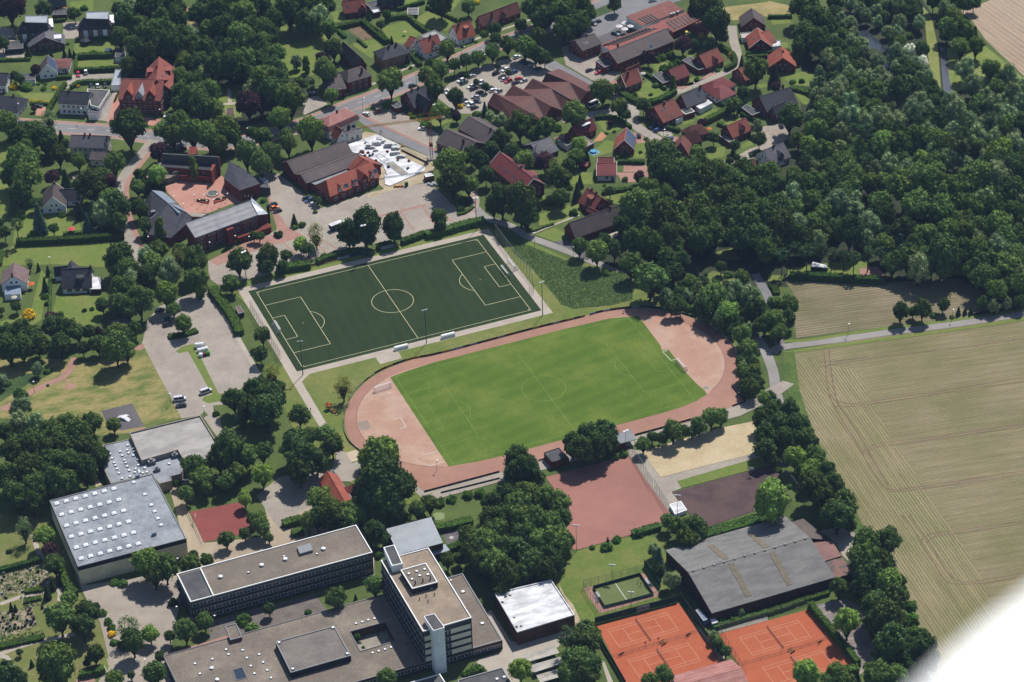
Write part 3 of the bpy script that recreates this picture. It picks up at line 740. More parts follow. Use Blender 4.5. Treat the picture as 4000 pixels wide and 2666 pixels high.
for s in ('140,720 310,660 450,690 430,800 220,780', '250,860 440,850 410,970 320,960', '20,170 210,160 210,215 40,230', '120,390 190,390 180,440 130,440'):
    sheet('lawn', gp(s), LAWN)
sheet('lawn', gp('0,10 230,60 230,130 0,140'), YELG)
tile(3, 1); sheet('lawn', gp('95,290 250,180 300,200 280,240 170,370'), LAWN)
tile(1, 0)
for s in ('1150,260 1360,195 1520,310 1440,360 1340,410 1230,380', '1450,180 1620,80 1830,210 1740,290 1600,260', '890,400 1130,350 1190,400 1060,540 900,430', '690,110 740,100 830,180 720,210', '1350,0 1500,0 1500,20 1340,50', '1740,90 1820,0 1880,0 1780,130', '1560,1120 1790,1060 1800,1120 1650,1170'):
    sheet('lawn', gp(s), LAWN)
sheet('vegetable_bed', gp('830,260 960,230 1100,345 980,375'), SOIL)
sheet('vegetable_bed', gp('760,290 830,270 960,380 860,410'), ROUGHG)
sheet('driveway', gp('480,900 560,880 660,960 440,1060 430,1040'), PAVE)
sheet('driveway', gp('1030,740 1090,770 1010,800 960,800'), PAVE)
sheet('building_site', gp('850,1330 1000,1210 1110,1230 1350,1345 1680,1480 1600,1600 1400,1680 1190,1750 900,1500'), SITE, 'sandy ground of the construction site')
tile(1, 1)
sheet('building_site', gp('1040,210 1180,170 1480,60 1560,20 1600,70 1540,110 1180,200 1020,260'), SITE)
tile(1, 0)
tile(2, 0)
sheet('verge', gp('770,90 900,30 1020,70 760,170 720,180'), ROUGHG)
# ================================================================ BUILDINGS
LM = []          # landmarks for telling trees, cars and lamps apart: (short name, photo x, photo y)
def zone(x0, y0, s): TS[0] = x0; TS[1] = y0; TS[2] = s
def landmark(name, v):
    if name: LM.append((name, *pix(v)))
WCACHE = {}
def window_mesh(w, h, t=0.07):
    k = (round(w, 1), round(h, 1), t)
    if k not in WCACHE:
        b = MB(); w, h, t = k
        b.box(-w / 2, w / 2, -0.02, 0.06, 0, h, 0)
        n = 2 if w > 1.3 else 1
        pw = (w - t * (n + 1)) / n
        for i in range(n):
            x = -w / 2 + t + i * (pw + t)
            b.face([(x, -0.024, t), (x + pw, -0.024, t), (x + pw, -0.024, h - t), (x, -0.024, h - t)], 1)
        WCACHE[k] = b.mesh('window', [WHITE, GLASS])
    return WCACHE[k]
def put_window(parent, p, n, w, h, name='window', t=0.07):
    """window on a wall: p the sill centre (local), n the outward normal"""
    o = link(name, window_mesh(w, h, t), parent)
    o.location = Vector(p) + Vector((n[0], n[1], 0)) * 0.03
    o.rotation_euler = (0, 0, math.atan2(n[1], n[0]) + math.pi / 2)
    return o
def faces_camera(P, n, M):
    v = CC - (M @ Vector(P)); nn = M.to_3x3() @ Vector((n[0], n[1], 0))
    return v.dot(nn) > 0
def facade(parent, a, b, n, M, zs, step=3.2, w=1.3, h=1.3, m=1.2, trim=None):
    a, b = Vector(a), Vector(b); L = (b - a).length
    if not faces_camera((a.x, a.y, 0), n, M): return
    k = max(1, int((L - 2 * m + step * .4) / step))
    if L < 2.5: return
    for z in zs:
        for i in range(k):
            t = (i + 0.5) / k
            p = a.lerp(b, m / L + (1 - 2 * m / L) * t)
            put_window(parent, (p.x, p.y, z), n, w, h)
def slab(b, quad, t, mi=0):
    """roof slope of thickness t under the four corners"""
    q = [Vector(p) for p in quad]
    lo = [p - Vector((0, 0, t)) for p in q]
    b.face(q, mi); b.face(lo[::-1], mi)
    for i in range(len(q)):
        j = (i + 1) % len(q); b.face([q[j], q[i], lo[i], lo[j]], mi)
def gable(label, R1, R2, E, ze, zr, wall, roof, h1=0, h2=0, cat='house', name=None, lm=None, chim=(), sky=(), dorm=(), solar=(), win=None, skirt=None, oh=0.45, group=None, verge=None, door=True):
    a, c = at(R1, zr), at(R2, zr); e = at(E, ze)
    u = (c - a); u.z = 0; RL = u.length; u.normalize()
    v = Vector((-u.y, u.x, 0)); hw = (e - a).dot(v)
    if hw < 0: v = -v; hw = -hw
    if u.cross(v).z < 0:
        u = -u; a, c = c, a; h1, h2 = h2, h1; flip = True
    else: flip = False
    x0, x1 = -RL / 2 - h1, RL / 2 + h2
    ctr = (a + c) / 2; ctr.z = 0
    rz = math.atan2(u.y, u.x)
    t = thing(name or 'house', ctr, rz, label, cat, group)
    M = Matrix.Translation(ctr) @ Matrix.Rotation(rz, 4, 'Z')
    landmark(lm, ctr + Vector((0, 0, ze)))
    zu = ze - 0.22
    wx0, wx1, wy = x0 + oh, x1 - oh, hw - oh
    slope = (zr - ze) / hw
    b = MB()
    zt = ze + slope * oh - 0.28
    if skirt: zt = ze - skirt[0]; 
    pk = zr - 0.28
    for s in (1, -1):
        q = [(wx0, s * wy, 0), (wx1, s * wy, 0), (wx1, s * wy, zt), (wx0, s * wy, zt)]
        b.face(q if s < 0 else q[::-1])
    for xx, hh, s in ((wx0, h1, -1), (wx1, h2, 1)):
        if hh or skirt: q = [(xx, -wy, 0), (xx, wy, 0), (xx, wy, zt), (xx, -wy, zt)]
        else: q = [(xx, -wy, 0), (xx, wy, 0), (xx, wy, zt), (xx, 0, pk), (xx, -wy, zt)]
        b.face(q if s > 0 else q[::-1])
    b.obj('wall', wall, t)
    b = MB(); th = 0.24
    rA, rB = (-RL / 2, 0, zr), (RL / 2, 0, zr)
    for s in (1, -1):
        q = [(x0, s * hw, ze), (x1, s * hw, ze), rB, rA]
        slab(b, q if s < 0 else q[::-1], th)
    if h1: slab(b, [(x0, hw, ze), (x0, -hw, ze), rA], th)
    if h2: slab(b, [(x1, -hw, ze), (x1, hw, ze), rB], th)
    if not h1 and not h2:
        b.box(-RL / 2, RL / 2, -0.14, 0.14, zr - 0.05, zr + 0.09)
    if skirt:
        d, o_ = skirt
        X0, X1, Y = x0 - o_, x1 + o_, hw + o_
        for q in ([(X0, -Y), (X1, -Y), (x1, -hw), (x0, -hw)], [(X1, -Y), (X1, Y), (x1, hw), (x1, -hw)], [(X1, Y), (X0, Y), (x0, hw), (x1, hw)], [(X0, Y), (X0, -Y), (x0, -hw), (x0, hw)]):
            slab(b, [(q[0][0], q[0][1], ze - d), (q[1][0], q[1][1], ze - d), (q[2][0], q[2][1], ze), (q[3][0], q[3][1], ze)], 0.15)
    b.obj('roof', roof, t)
    if verge:
        for xx in ([x0 - .04] if not h1 else []) + ([x1 + .04] if not h2 else []):
            b = MB()
            for s in (1, -1):
                slab(b, [(xx - .09, s * hw, ze + .05), (xx + .09, s * hw, ze + .05), (xx + .09, 0, zr + .05), (xx - .09, 0, zr + .05)][::s], 0.3)
            b.obj('barge_board', verge, t)
    for f, s in chim:
        f = 1 - f if flip else f
        x = -RL / 2 + RL * f; y = -s * hw
        b = MB(); z = zr - abs(s) * (zr - ze)
        b.box(x - .4, x + .4, y - .4, y + .4, z - .8, max(zr, z) + .9)
        b.box(x - .48, x + .48, y - .48, y + .48, max(zr, z) + .9, max(zr, z) + 1.02)
        ch = b.obj('chimney', BROWNB, t)
    for f, s, *sz in sky:
        f = 1 - f if flip else f
        w, l = sz if sz else (1.0, 1.3)
        x = -RL / 2 + RL * f; y = s * hw
        sg = 1 if s > 0 else -1
        b = MB(); dy = l / 2 * math.cos(math.atan(slope)); k = -sg * slope
        z = lambda yy: zr - abs(yy) * slope
        y1, y2 = y - sg * dy, y + sg * dy
        slab(b, [(x - w / 2, y2, z(y2) + .12), (x + w / 2, y2, z(y2) + .12), (x + w / 2, y1, z(y1) + .12), (x - w / 2, y1, z(y1) + .12)][::-1 if sg > 0 else 1], 0.14, 0)
        q = [(x - w / 2 + .12, y2 - sg * .1, z(y2 - sg * .1) + .135), (x + w / 2 - .12, y2 - sg * .1, z(y2 - sg * .1) + .135), (x + w / 2 - .12, y1 + sg * .1, z(y1 + sg * .1) + .135), (x - w / 2 + .12, y1 + sg * .1, z(y1 + sg * .1) + .135)]
        b.face(q[::-1] if sg > 0 else q, 1)
        b.obj('roof_window', [STEEL, GLASS], t)
    for d in dorm:
        f, s, w, kind = d[:4]
        f = 1 - f if flip else f
        x = -RL / 2 + RL * f; sg = 1 if s > 0 else -1
        yf = s * hw; zb = zr - abs(yf) * slope
        dh = d[4] if len(d) > 4 else 1.7
        b = MB(); r = MB(); wm = d[5] if len(d) > 5 else wall
        if kind == 'g':     # gabled dormer
            pkz = zb + dh + w * 0.45; zs_ = zb + dh * .6
            yb = sg * max(0.0, (zr - pkz) / slope if slope else 0); ys = sg * max(0, (zr - zs_) / slope)
            q = [(x - w / 2, yf, zb - .3), (x + w / 2, yf, zb - .3), (x + w / 2, yf, zs_), (x, yf, pkz), (x - w / 2, yf, zs_)]
            b.face(q if sg < 0 else q[::-1])
            for sx in (-1, 1):
                q = [(x + sx * w / 2, yf, zb - .3), (x + sx * w / 2, ys, zs_), (x + sx * w / 2, yf, zs_)]
                b.face(q)
                o2 = .25
                slab(r, [(x + sx * (w / 2 + .2), yf + sg * o2, zs_ - .1), (x, yf + sg * o2, pkz + .08), (x, yb, pkz + .08), (x + sx * (w / 2 + .2), ys - sg * .3, zs_ - .1)][::sx * sg], .12)
        else:               # flat or shed dormer
            zs_ = zb + dh; yb = sg * max(0.0, (zr - zs_ - (0.5 if kind == 's' else 0)) / slope)
            q = [(x - w / 2, yf, zb - .3), (x + w / 2, yf, zb - .3), (x + w / 2, yf, zs_), (x - w / 2, yf, zs_)]
            b.face(q if sg < 0 else q[::-1])
            zb2 = zs_ + (0.5 if kind == 's' else 0.05)
            for sx in (-1, 1):
                b.face([(x + sx * w / 2, yf, zb - .3), (x + sx * w / 2, yb, zb2), (x + sx * w / 2, yf, zs_)])
            q = [(x - w / 2 - .2, yf + sg * .3, zs_ + .1), (x + w / 2 + .2, yf + sg * .3, zs_ + .1), (x + w / 2 + .2, yb, zb2 + .1), (x - w / 2 - .2, yb, zb2 + .1)]
            slab(r, q if sg < 0 else q[::-1], .16)
        dm = b.obj('dormer', wm, t)
        r.obj('dormer_roof', d[6] if len(d) > 6 else roof, dm)
        put_window(dm, (x, yf, zb + .25), (0, sg), min(w * .6, 1.8), 1.1)
    for f0, f1, s0, s1 in solar:
        if flip: f0, f1 = 1 - f1, 1 - f0
        b = MB(); xa, xb = -RL / 2 + RL * f0, -RL / 2 + RL * f1
        sg = 1 if s1 > 0 else -1; nx, ny = max(1, int((xb - xa) / 1.7)), max(1, int(abs(s1 - s0) * hw / 1.1))
        for i in range(nx):
            for j in range(ny):
                xx0, xx1 = xa + (xb - xa) * i / nx + .04, xa + (xb - xa) * (i + 1) / nx - .04
                ya, yb_ = (s0 + (s1 - s0) * j / ny) * hw, (s0 + (s1 - s0) * (j + 1) / ny) * hw - sg * .06
                q = [(xx0, yb_, zr - abs(yb_) * slope + .16), (xx1, yb_, zr - abs(yb_) * slope + .16), (xx1, ya, zr - abs(ya) * slope + .16), (xx0, ya, zr - abs(ya) * slope + .16)]
                slab(b, q if sg < 0 else q[::-1], .08)
        b.obj('solar_panel', SOLAR, t)
    if win is not False:
        st, w, h, step = win or (1 if zt < 4.2 else 2, 1.2, 1.25, 3.4)
        zs = [0.9 + 2.8 * i for i in range(st)]
        for s in (1, -1): facade(t, (wx0, s * wy, 0), (wx1, s * wy, 0), (0, s), M, zs, step, w, h)
        for xx, hh, s in ((wx0, h1, -1), (wx1, h2, 1)):
            zz = list(zs)
            facade(t, (xx, -wy, 0), (xx, wy, 0), (s, 0), M, zz, step, w, h)
            if not hh and not skirt and zr - zt > 2.8:
                facade(t, (xx, -wy * .45, 0), (xx, wy * .45, 0), (s, 0), M, [zt + .15], 2.2, 1.0, 1.2, .2)
        if door:
            for s in (1, -1):
                if faces_camera((0, s * wy, 0), (0, s), M):
                    b = MB(); b.box(-.5 + wx0 + 1.6, .5 + wx0 + 1.6, s * wy - .05, s * wy + .05, 0, 2.1); b.obj('door', WOODW, t)
    return t, M
def block(label, pl, z, wall, roof, cat='building', name=None, lm=None, para=0.25, edge=None, win=None, z0=0.0, parent=None, pname=None, loc=None, rect3=True):
    P = [at(p, z) for p in (pts(pl) if isinstance(pl, str) else pl)]
    if len(P) == 3 and rect3:
        u = (P[1] - P[0]).normalized(); v = P[2] - P[1]; v = v - u * v.dot(u); P = [P[0], P[1], P[1] + v, P[0] + v]
    ctr = sum(P, Vector()) / len(P); ctr.z = 0
    if parent is None:
        t = thing(name or 'building', ctr, 0, label, cat); landmark(lm, ctr + Vector((0, 0, z)))
    else: t = parent; ctr = parent.location.copy(); ctr.z = 0
    M = Matrix.Translation(ctr) @ Matrix.Rotation(t.rotation_euler.z, 4, 'Z')
    Q = [tuple((M.inverted() @ p).xy) for p in P]
    a = sum(Q[i - 1][0] * Q[i][1] - Q[i][0] * Q[i - 1][1] for i in range(len(Q)))
    if a < 0: Q = Q[::-1]
    tt = t
    b = MB(); b.prism(Q, z0, z, 0, top=False)
    tt = b.obj((pname or 'upper_block') if parent else 'wall', wall, t)
    host = tt if parent else t
    n = len(Q)
    b = MB(); b.face([(p[0], p[1], z - (para if para else 0)) for p in Q]); b.obj('roof', roof, host)
    if para:
        b = MB(); w = 0.32
        for i in range(n):
            p0, p, q, q1 = [Vector(Q[k % n]) for k in (i - 1, i, i + 1, i + 2)]
            d = (q - p).normalized(); nr = Vector((-d.y, d.x))
            dm1 = (p - p0).normalized(); d2 = (q1 - q).normalized()
            def mit(da, db):
                na, nb = Vector((-da.y, da.x)), Vector((-db.y, db.x)); m = na + nb
                return m / max(0.3, (1 + na.dot(nb)))
            pi, qi = p + mit(dm1, d) * w, q + mit(d, d2) * w
            po, qo = p - mit(dm1, d) * .06, q - mit(d, d2) * .06
            zt, zl = z + .06, z - para - .02
            b.face([(*po, zt), (*qo, zt), (*qi, zt), (*pi, zt)])
            b.face([(*po, zl), (*qo, zl), (*qo, zt), (*po, zt)])
            b.face([(*qi, zl), (*pi, zl), (*pi, zt), (*qi, zt)])
        b.obj('roof_edge', edge or STEEL, host)
    if win:
        st, w, h, step, zb, dz = win
        for i in range(n):
            p, q = Vector(Q[i]), Vector(Q[(i + 1) % n]); d = (q - p).normalized()
            facade(host, (p.x, p.y, 0), (q.x, q.y, 0), (d.y, -d.x), M, [zb + dz * k for k in range(st)], step, w, h)
    return t, M, Q
def shell(label, verts, faces, wall, roof, cat='building', name=None, lm=None, parent=None, pname='roof', z0=0.0, walls=True):
    P = [at((x, y), z) for x, y, z in verts]
    if parent is None:
        ctr = sum(P, Vector()) / len(P); ctr.z = 0
        t = thing(name or 'building', ctr, 0, label, cat); landmark(lm, ctr + Vector((0, 0, 4)))
    else: t = parent; ctr = parent.location.copy()
    P = [p - ctr for p in P]
    F = []
    for f in faces:
        n = sum(((P[f[i]] - P[f[0]]).cross(P[f[(i + 1) % len(f)]] - P[f[0]]) for i in range(len(f))), Vector())
        F.append(list(f) if n.z > 0 else list(f)[::-1])
    b = MB()
    for f in F:
        slab(b, [P[i] for i in f], 0.16) if len(f) <= 4 else (b.face([P[i] for i in f]), b.face([P[i] - Vector((0, 0, .16)) for i in f][::-1]))
    r = b.obj(pname, roof, t)
    if walls:
        ed = {}
        for f in F:
            for i in range(len(f)):
                k = (f[i], f[(i + 1) % len(f)]); ed[k] = 1
        b = MB(); walled = []
        for (i, j) in ed:
            if (j, i) not in ed:
                p, q = P[i] - Vector((0, 0, .1)), P[j] - Vector((0, 0, .1))
                b.face([(p.x, p.y, z0), (q.x, q.y, z0), q, p]); walled.append((P[i], P[j]))
        b.obj('wall', wall, t if parent is None else r)
    return t, Matrix.Translation(ctr), P
def skylights(t, lst, z, s=1.3, kind='box', c=None):
    for p in lst:
        q = at(p, z) - t.location
        b = MB()
        if kind == 'dome':
            b.box(q.x - s / 2, q.x + s / 2, q.y - s / 2, q.y + s / 2, z - .05, z + .28, 1)
            h_ = s / 2 - .1; k_ = h_ * .45; Z = z + .29 + s * .2; B_ = [(q.x + i * h_, q.y + j * h_, z + .29) for i, j in ((-1, -1), (1, -1), (1, 1), (-1, 1))]; T_ = [(q.x + i * k_, q.y + j * k_, Z) for i, j in ((-1, -1), (1, -1), (1, 1), (-1, 1))]; b.face(T_); [b.face([B_[i], B_[(i + 1) % 4], T_[(i + 1) % 4], T_[i]]) for i in range(4)]
        elif kind == 'round':
            b.tube((q.x, q.y, z - .05), (q.x, q.y, z + .4), s / 2, n=12, mi=1); b.dome((q.x, q.y, z + .4), s * .5, s * .5, s * .25, 12, 3)
        else:
            b.box(q.x - s / 2, q.x + s / 2, q.y - s / 2, q.y + s / 2, z - .05, z + .3, 1)
            b.box(q.x - s / 2 + .1, q.x + s / 2 - .1, q.y - s / 2 + .1, q.y + s / 2 - .1, z + .3, z + .38, 0)
        b.obj('skylight', [SKY, STEEL], t)
SKY = plain('skylight_acrylic', (0.72, 0.74, 0.76, 1), 0.25, spec=0.5)
def vent(t, p, z, h=0.9, r=0.3, m=None):
    q = at(p, z) - t.location
    b = MB(); b.tube((q.x, q.y, z - .05), (q.x, q.y, z + h), r, n=8); b.tube((q.x, q.y, z + h), (q.x, q.y, z + h + .15), r * 1.5, r * .6, n=8)
    b.obj('roof_vent', m or STEEL, t)
def boxpart(t, name, pl, z0, z1, m):
    M = Matrix.Translation(t.location) @ Matrix.Rotation(t.rotation_euler.z, 4, 'Z')
    P = [M.inverted() @ at(p, z1) for p in pts(pl)]
    b = MB(); b.prism([(p.x, p.y) for p in P], z0, z1, 0, bottom=True); return b.obj(name, m, t)
# ---------------------------------------------------------------- upper left
tile(0, 0)
gable('grey gabled house cut off by the top edge, orange parasol behind', (430, -20), (600, -40), (470, 75), 3, 8, BROWNB, GREYR, lm='grey roofed house at the top edge')
block('flat-roofed brown garage beside the orange parasol', '490,105 615,78 612,135 475,140', 3, BROWNB, FELT2, 'garage', 'garage')
def apartments(label, c, lm):
    x0, y0 = c
    t, M = gable(label, (x0 + 40, y0 + 60), (x0 + 240, y0 + 50), (x0 + 20, y0 + 175), 5.6, 11.0, TANB, DARKR, 3.5, 3.5, 'apartment house', 'apartment_house', lm, win=(2, 1.6, 1.4, 3.2), door=False,
                 dorm=((.45, .55, 4.2, 's', 1.9, WHITEW, PALER),), sky=((.1, .6), (.85, .6)))
    block('', [(x0 + 65, y0 + 5), (x0 + 275, y0 + 0), (x0 + 270, y0 + 72), (x0 + 65, y0 + 68)], 11.6, DARKR, METAL, parent=t, pname='penthouse', z0=8, edge=STEEL)
    boxpart(t, 'balcony', '%d,%d %d,%d %d,%d %d,%d' % (x0 + 275, y0 + 35, x0 + 318, y0 + 30, x0 + 325, y0 + 110, x0 + 285, y0 + 100), 5.6, 6.9, WHITE)
    hw = (M.inverted() @ at((x0 + 20, y0 + 175), 5.6)).y
    s = 1 if hw > 0 else -1; y = s * (abs(hw) - .45)
    for x in (-5, 0, 5): b = MB(); b.box(x - 1.1, x + 1.1, y - .06, y + .06, .3, 5.2); b.obj('white_panel', WHITEW, t)
apartments('slate-roofed apartment house with pale metal penthouse, farther left of the two', (165, 140), 'left slate apartment house')
apartments('slate-roofed apartment house with pale metal penthouse beside the paved drive', (725, 105), 'right slate apartment house')
gable('dark brick gable house with light grey roof below the left apartments', (415, 345), (408, 262), (605, 440), 3, 8, BROWNB, GREYR, lm='dark brick gable house', verge=STEEL, dorm=((.35, .8, 4, 'f', 1.8, WHITEW, SHEET),))
block('open carport with grey flat roof at the left edge', '70,385 212,372 212,445 45,458', 2.8, DARKW, FELT2, 'carport', 'carport')
t, M = gable('white gable house with solar panels on its right slope', (430, 590), (437, 505), (530, 682), 3, 8.4, WHITEW, UMBER, lm='white solar gable house', solar=((.02, .95, .12, .95),), verge=WHITE)
gable('low brown roofed annex with white walls beside the solar gable house', (520, 560), (610, 558), (545, 630), 3, 4.6, WHITEW, BROWN, 3, 2, lm=None)
block('small black-roofed garage with white and blue front', '180,680 325,672 322,735 205,742', 2.6, WHITEW, FELT2, 'garage', 'garage')
gable('white house with dark roof at the left picture edge', (75, 672), (-60, 668), (60, 785), 4.5, 8.5, WHITEW, DARKR)
gable('large dark slate house with pale gable at the left edge', (-60, 868), (150, 890), (225, 1045), 3.6, 8.4, CREAM, DARKR, 0, 3, lm='big dark slate house', chim=((.85, .1),))
t, M = gable('long white house with dark roof and flat annex by the main street', (548, 836), (826, 850), (538, 950), 6.2, 10.2, WHITEW, DARKR, lm='long white house', win=(2, 1.1, 1.4, 2.3), sky=((.12, .6, .8, 1.1), (.4, .6, .8, 1.1), (.63, .6, .8, 1.1)), chim=((.3, .05),))
block('', '800,818 1010,830 908,990 830,968', 6, WHITEW, FELT2, parent=t, pname='annex', edge=CREAM, win=(1, 1.2, 1.6, 2.0, 3.4, 3))
block('', '832,985 932,990 890,1032 806,1028', 4.6, WHITEW, FELT2, parent=t, pname='porch_block')
block('row of white garages with long pale metal roof', '1060,636 1112,636 1105,785 1015,790', 3, WHITEW, METAL, 'garage row', 'garage_row', lm='white garage row', win=None)
block('white garden garage with grey flat roof beside the round pool', '1065,462 1150,455 1140,522 1055,527', 3, WHITEW, FELT2, 'garage', 'garage')
def gazebo(label, p, r, z0, z1, m):
    c = at(p, z0); t = thing('gazebo', (c.x, c.y, 0), 0.2, label, 'gazebo')
    b = MB(); H = [(r * math.cos(i * math.pi / 3), r * math.sin(i * math.pi / 3)) for i in range(6)]
    for i in range(6): b.face([(*H[i], z0), (*H[(i + 1) % 6], z0), (0, 0, z1)])
    b.face([(*h, z0) for h in H[::-1]]); b.obj('roof', m, t)
    b = MB()
    for h in H: b = MB(); b.tube((h[0] * .9, h[1] * .9, 0), (h[0] * .9, h[1] * .9, z0), .1, n=6); b.obj('post', WOODW, t)
gazebo('hexagonal garden gazebo with dark roof on the lawn', (785, 368), 2.9, 2.3, 3.9, DARKR)
t, M = gable('red brick office house with three gables facing the main street', (1118, 722), (1510, 735), (1100, 918), 8, 14, BRICK, RED, cat='office building', name='office_building', lm='three-gabled brick office', win=(3, 1.3, 1.5, 2.6), chim=(),
      dorm=((.24, .93, 4.2, 'g', 3.2, BRICK, ORANGE), (.5, .93, 3.6, 'g', 3.0, METAL, METAL), (.76, .93, 4.2, 'g', 3.2, BRICK, ORANGE)))
t2, M2 = gable('rear wing of the brick office with steep red roof and chimney', (1462, 522), (1438, 735), (1602, 650), 8, 14.6, BRICK, RED, cat='office building', name='office_wing', chim=((.45, .1),), win=(3, 1.2, 1.4, 2.6), sky=((.2, .4), (.5, .5), (.7, .3)), dorm=((.35, .8, 3.6, 'f', 2.6, BRICK, RED), (.35, -.8, 4, 'f', 2.6, BRICK, RED)))
gable('cream house with mossy grey roof below the main street', (650, 1240), (990, 1250), (620, 1355), 6, 9.6, CREAM, GREYR, lm='cream house with grey roof', win=(2, 1.1, 1.5, 2.6), chim=((.38, .02), (.52, .02)), sky=((.45, .7, .9, 1.3),))
gable('small cream annex house with brown roof beside the grey roofed one', (835, 1390), (1042, 1400), (815, 1470), 3.3, 5.4, CREAM, UMBER, sky=((.6, .4, .7, 1),))
# ---------------------------------------------------------------- town hall (measured on a closer crop)
zone(540, 570, 3.647)
t, M, P = shell('town hall wing with dark flat roof and brick fin wall', [(340, 190, 7), (1070, 195, 7), (1035, 350, 5.9), (322, 300, 5.9)], [(0, 1, 2, 3)], BRICK, FELTD if 'FELTD' in globals() else DARKR, 'town hall', 'town_hall', 'town hall back wing')
boxpart(t, 'fin_wall', '345,105 1150,152 1146,163 342,116', 0, 10.3, FELT2)
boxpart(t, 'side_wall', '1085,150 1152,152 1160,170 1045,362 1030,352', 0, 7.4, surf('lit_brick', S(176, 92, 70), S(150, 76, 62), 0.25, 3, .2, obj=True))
boxpart(t, 'entrance_tower', '735,10 835,15 825,120 705,125', 0, 9.5, BRICK)
boxpart(t, 'terrace_roof', '240,240 330,235 320,310 580,412 420,468 120,458 100,400 170,370', 0, 3, GRAVEL)
b = MB(); Q = [at(p, 3) - t.location for p in pts('580,415 1030,440 1035,455 590,430')]; b.prism([(p.x, p.y) for p in Q], 0, 3.3, 0); b.obj('balcony_wall', BRICK, t)
for x in (525, 955): 
    p = at((x, 400), 3.6) - t.location; put_window(t, (p.x, p.y - .3, 3.6), (0.05, -1), 2.2, 1.3)
t, M, P = shell('town hall wing with large dark pentagonal roof', [(1300, 215, 8), (1580, 375, 8), (1735, 540, 6.6), (1445, 640, 6), (1220, 465, 5.6)], [(0, 1, 2, 3, 4)], BRICK, DARKR, 'town hall', 'town_hall', 'pentagonal town hall wing')
boxpart(t, 'side_roof', '1590,420 1690,440 1880,600 1740,590', 0, 3.8, FELT2)
b = MB()
for i in range(5):
    pa, pb = [at(p, 3.4) - t.location for p in ((1445 + i * 45, 672 + i * 9), (1425 + i * 45, 725 + i * 4))]; b = MB(); b.tube(pa, pb, .1, n=5); b.obj('pergola_beam', STEEL, t)
t, M, P = shell('town hall wing with dark folded roof and glazed strips', [(190, 632, 8.6), (430, 820, 8.6), (690, 950, 8.6), (770, 1040, 7.5), (465, 1315, 4.5), (140, 1265, 4.0), (165, 1050, 4.0), (80, 825, 4.0)], [(0, 1, 6, 7), (1, 2, 3, 4, 5, 6)], BRICK, DARKR, 'town hall', 'town_hall', 'glazed town hall wing')
shell('', [(190, 632, 8.7), (345, 650, 6.4), (545, 812, 6.4), (430, 820, 8.7)], [(0, 1, 2, 3)], WHITE, surf('glazed_roof', S(176, 184, 200), S(140, 150, 172), 1.2, 2, .2, rough=.3, spec=.5), parent=t, pname='glazed_roof')
shell('', [(430, 824, 8.7), (572, 848, 6.4), (692, 944, 6.4), (575, 955, 8.7)], [(0, 1, 2, 3)], WHITE, MATS['glazed_roof'], parent=t, pname='glazed_roof')
q = at((212, 940), 6) - t.location; b = MB(); b.box(q.x - 1, q.x + 1, q.y - .8, q.y + .8, 5.6, 6.4); b.obj('roof_window', [STEEL], t)
boxpart(t, 'walkway_roof', '690,952 992,966 900,1012 762,1010', 0, 4.6, CONC)
b = MB()
for a_, c_, za, zb in (((395, 855), (165, 1050), 6.8, 4.4), ((490, 918), (345, 1055), 7, 5.3), ((640, 950), (580, 1000), 8, 7.2)):
    pa, pb = at(a_, za) - t.location, at(c_, zb) - t.location; b = MB(); b.tube(pa + Vector((0, 0, .15)), pb + Vector((0, 0, .15)), .15, n=5); b.obj('roof_seam', STEEL, t)
t, M, P = shell('three-storey brick town hall with pale slate mono roof', [(675, 1105, 10.4), (1592, 785, 10.4), (1705, 990, 8.2), (812, 1318, 8.2)], [(0, 1, 2, 3)], BRICK, roofmat('pale_slates', S(190, 188, 190), S(160, 160, 166), .2), 'town hall', 'town_hall', 'pale roofed town hall')
d = (P[2] - P[3]); d.z = 0; L = d.length; d.normalize(); n = (d.y, -d.x)
def row(par, A, d, n, xs, z, w, h):
    for x in xs:
        p = A + d * x; put_window(par, (p.x, p.y, z), n, w, h)
A0 = Vector((P[3].x, P[3].y, 0))
for z in (.9, 3.6, 6.2):
    row(t, A0, d, n, [L * f for f in (.09, .26, .40, .66, .8, .93)], z, 3.4 if z != 3.6 else 2.6, 1.5)
boxpart(t, 'stair_tower', '1250,1185 1345,1150 1362,1178 1266,1212', 0, 8.6, BRICK)
boxpart(t, 'entrance_block', '1710,1190 1830,1095 1895,1135 1890,1160 1425,1315 1402,1298', 0, 3.0, BRICK)
shell('', [(1597, 785, 10.2), (1614, 742, 9.8), (1850, 970, 7.2), (1705, 988, 8)], [(0, 1, 2, 3)], BRICK, MATS['glazed_roof'], parent=t, pname='end_roof')
q = at((1868, 1095), 0) - t.location; b = MB(); b.box(q.x - .5, q.x + .5, q.y - .5, q.y + .5, 0, 9.4); b.obj('chimney', DARKW, t)
b = MB()
for s0, s1 in ((P[0], P[1]), (P[3], P[2]), (P[0], P[3]), (P[1], P[2])): b.tube(s0 + Vector((0, 0, .1)), s1 + Vector((0, 0, .1)), .16, n=5)
b.obj('roof_edge', STEEL, t)
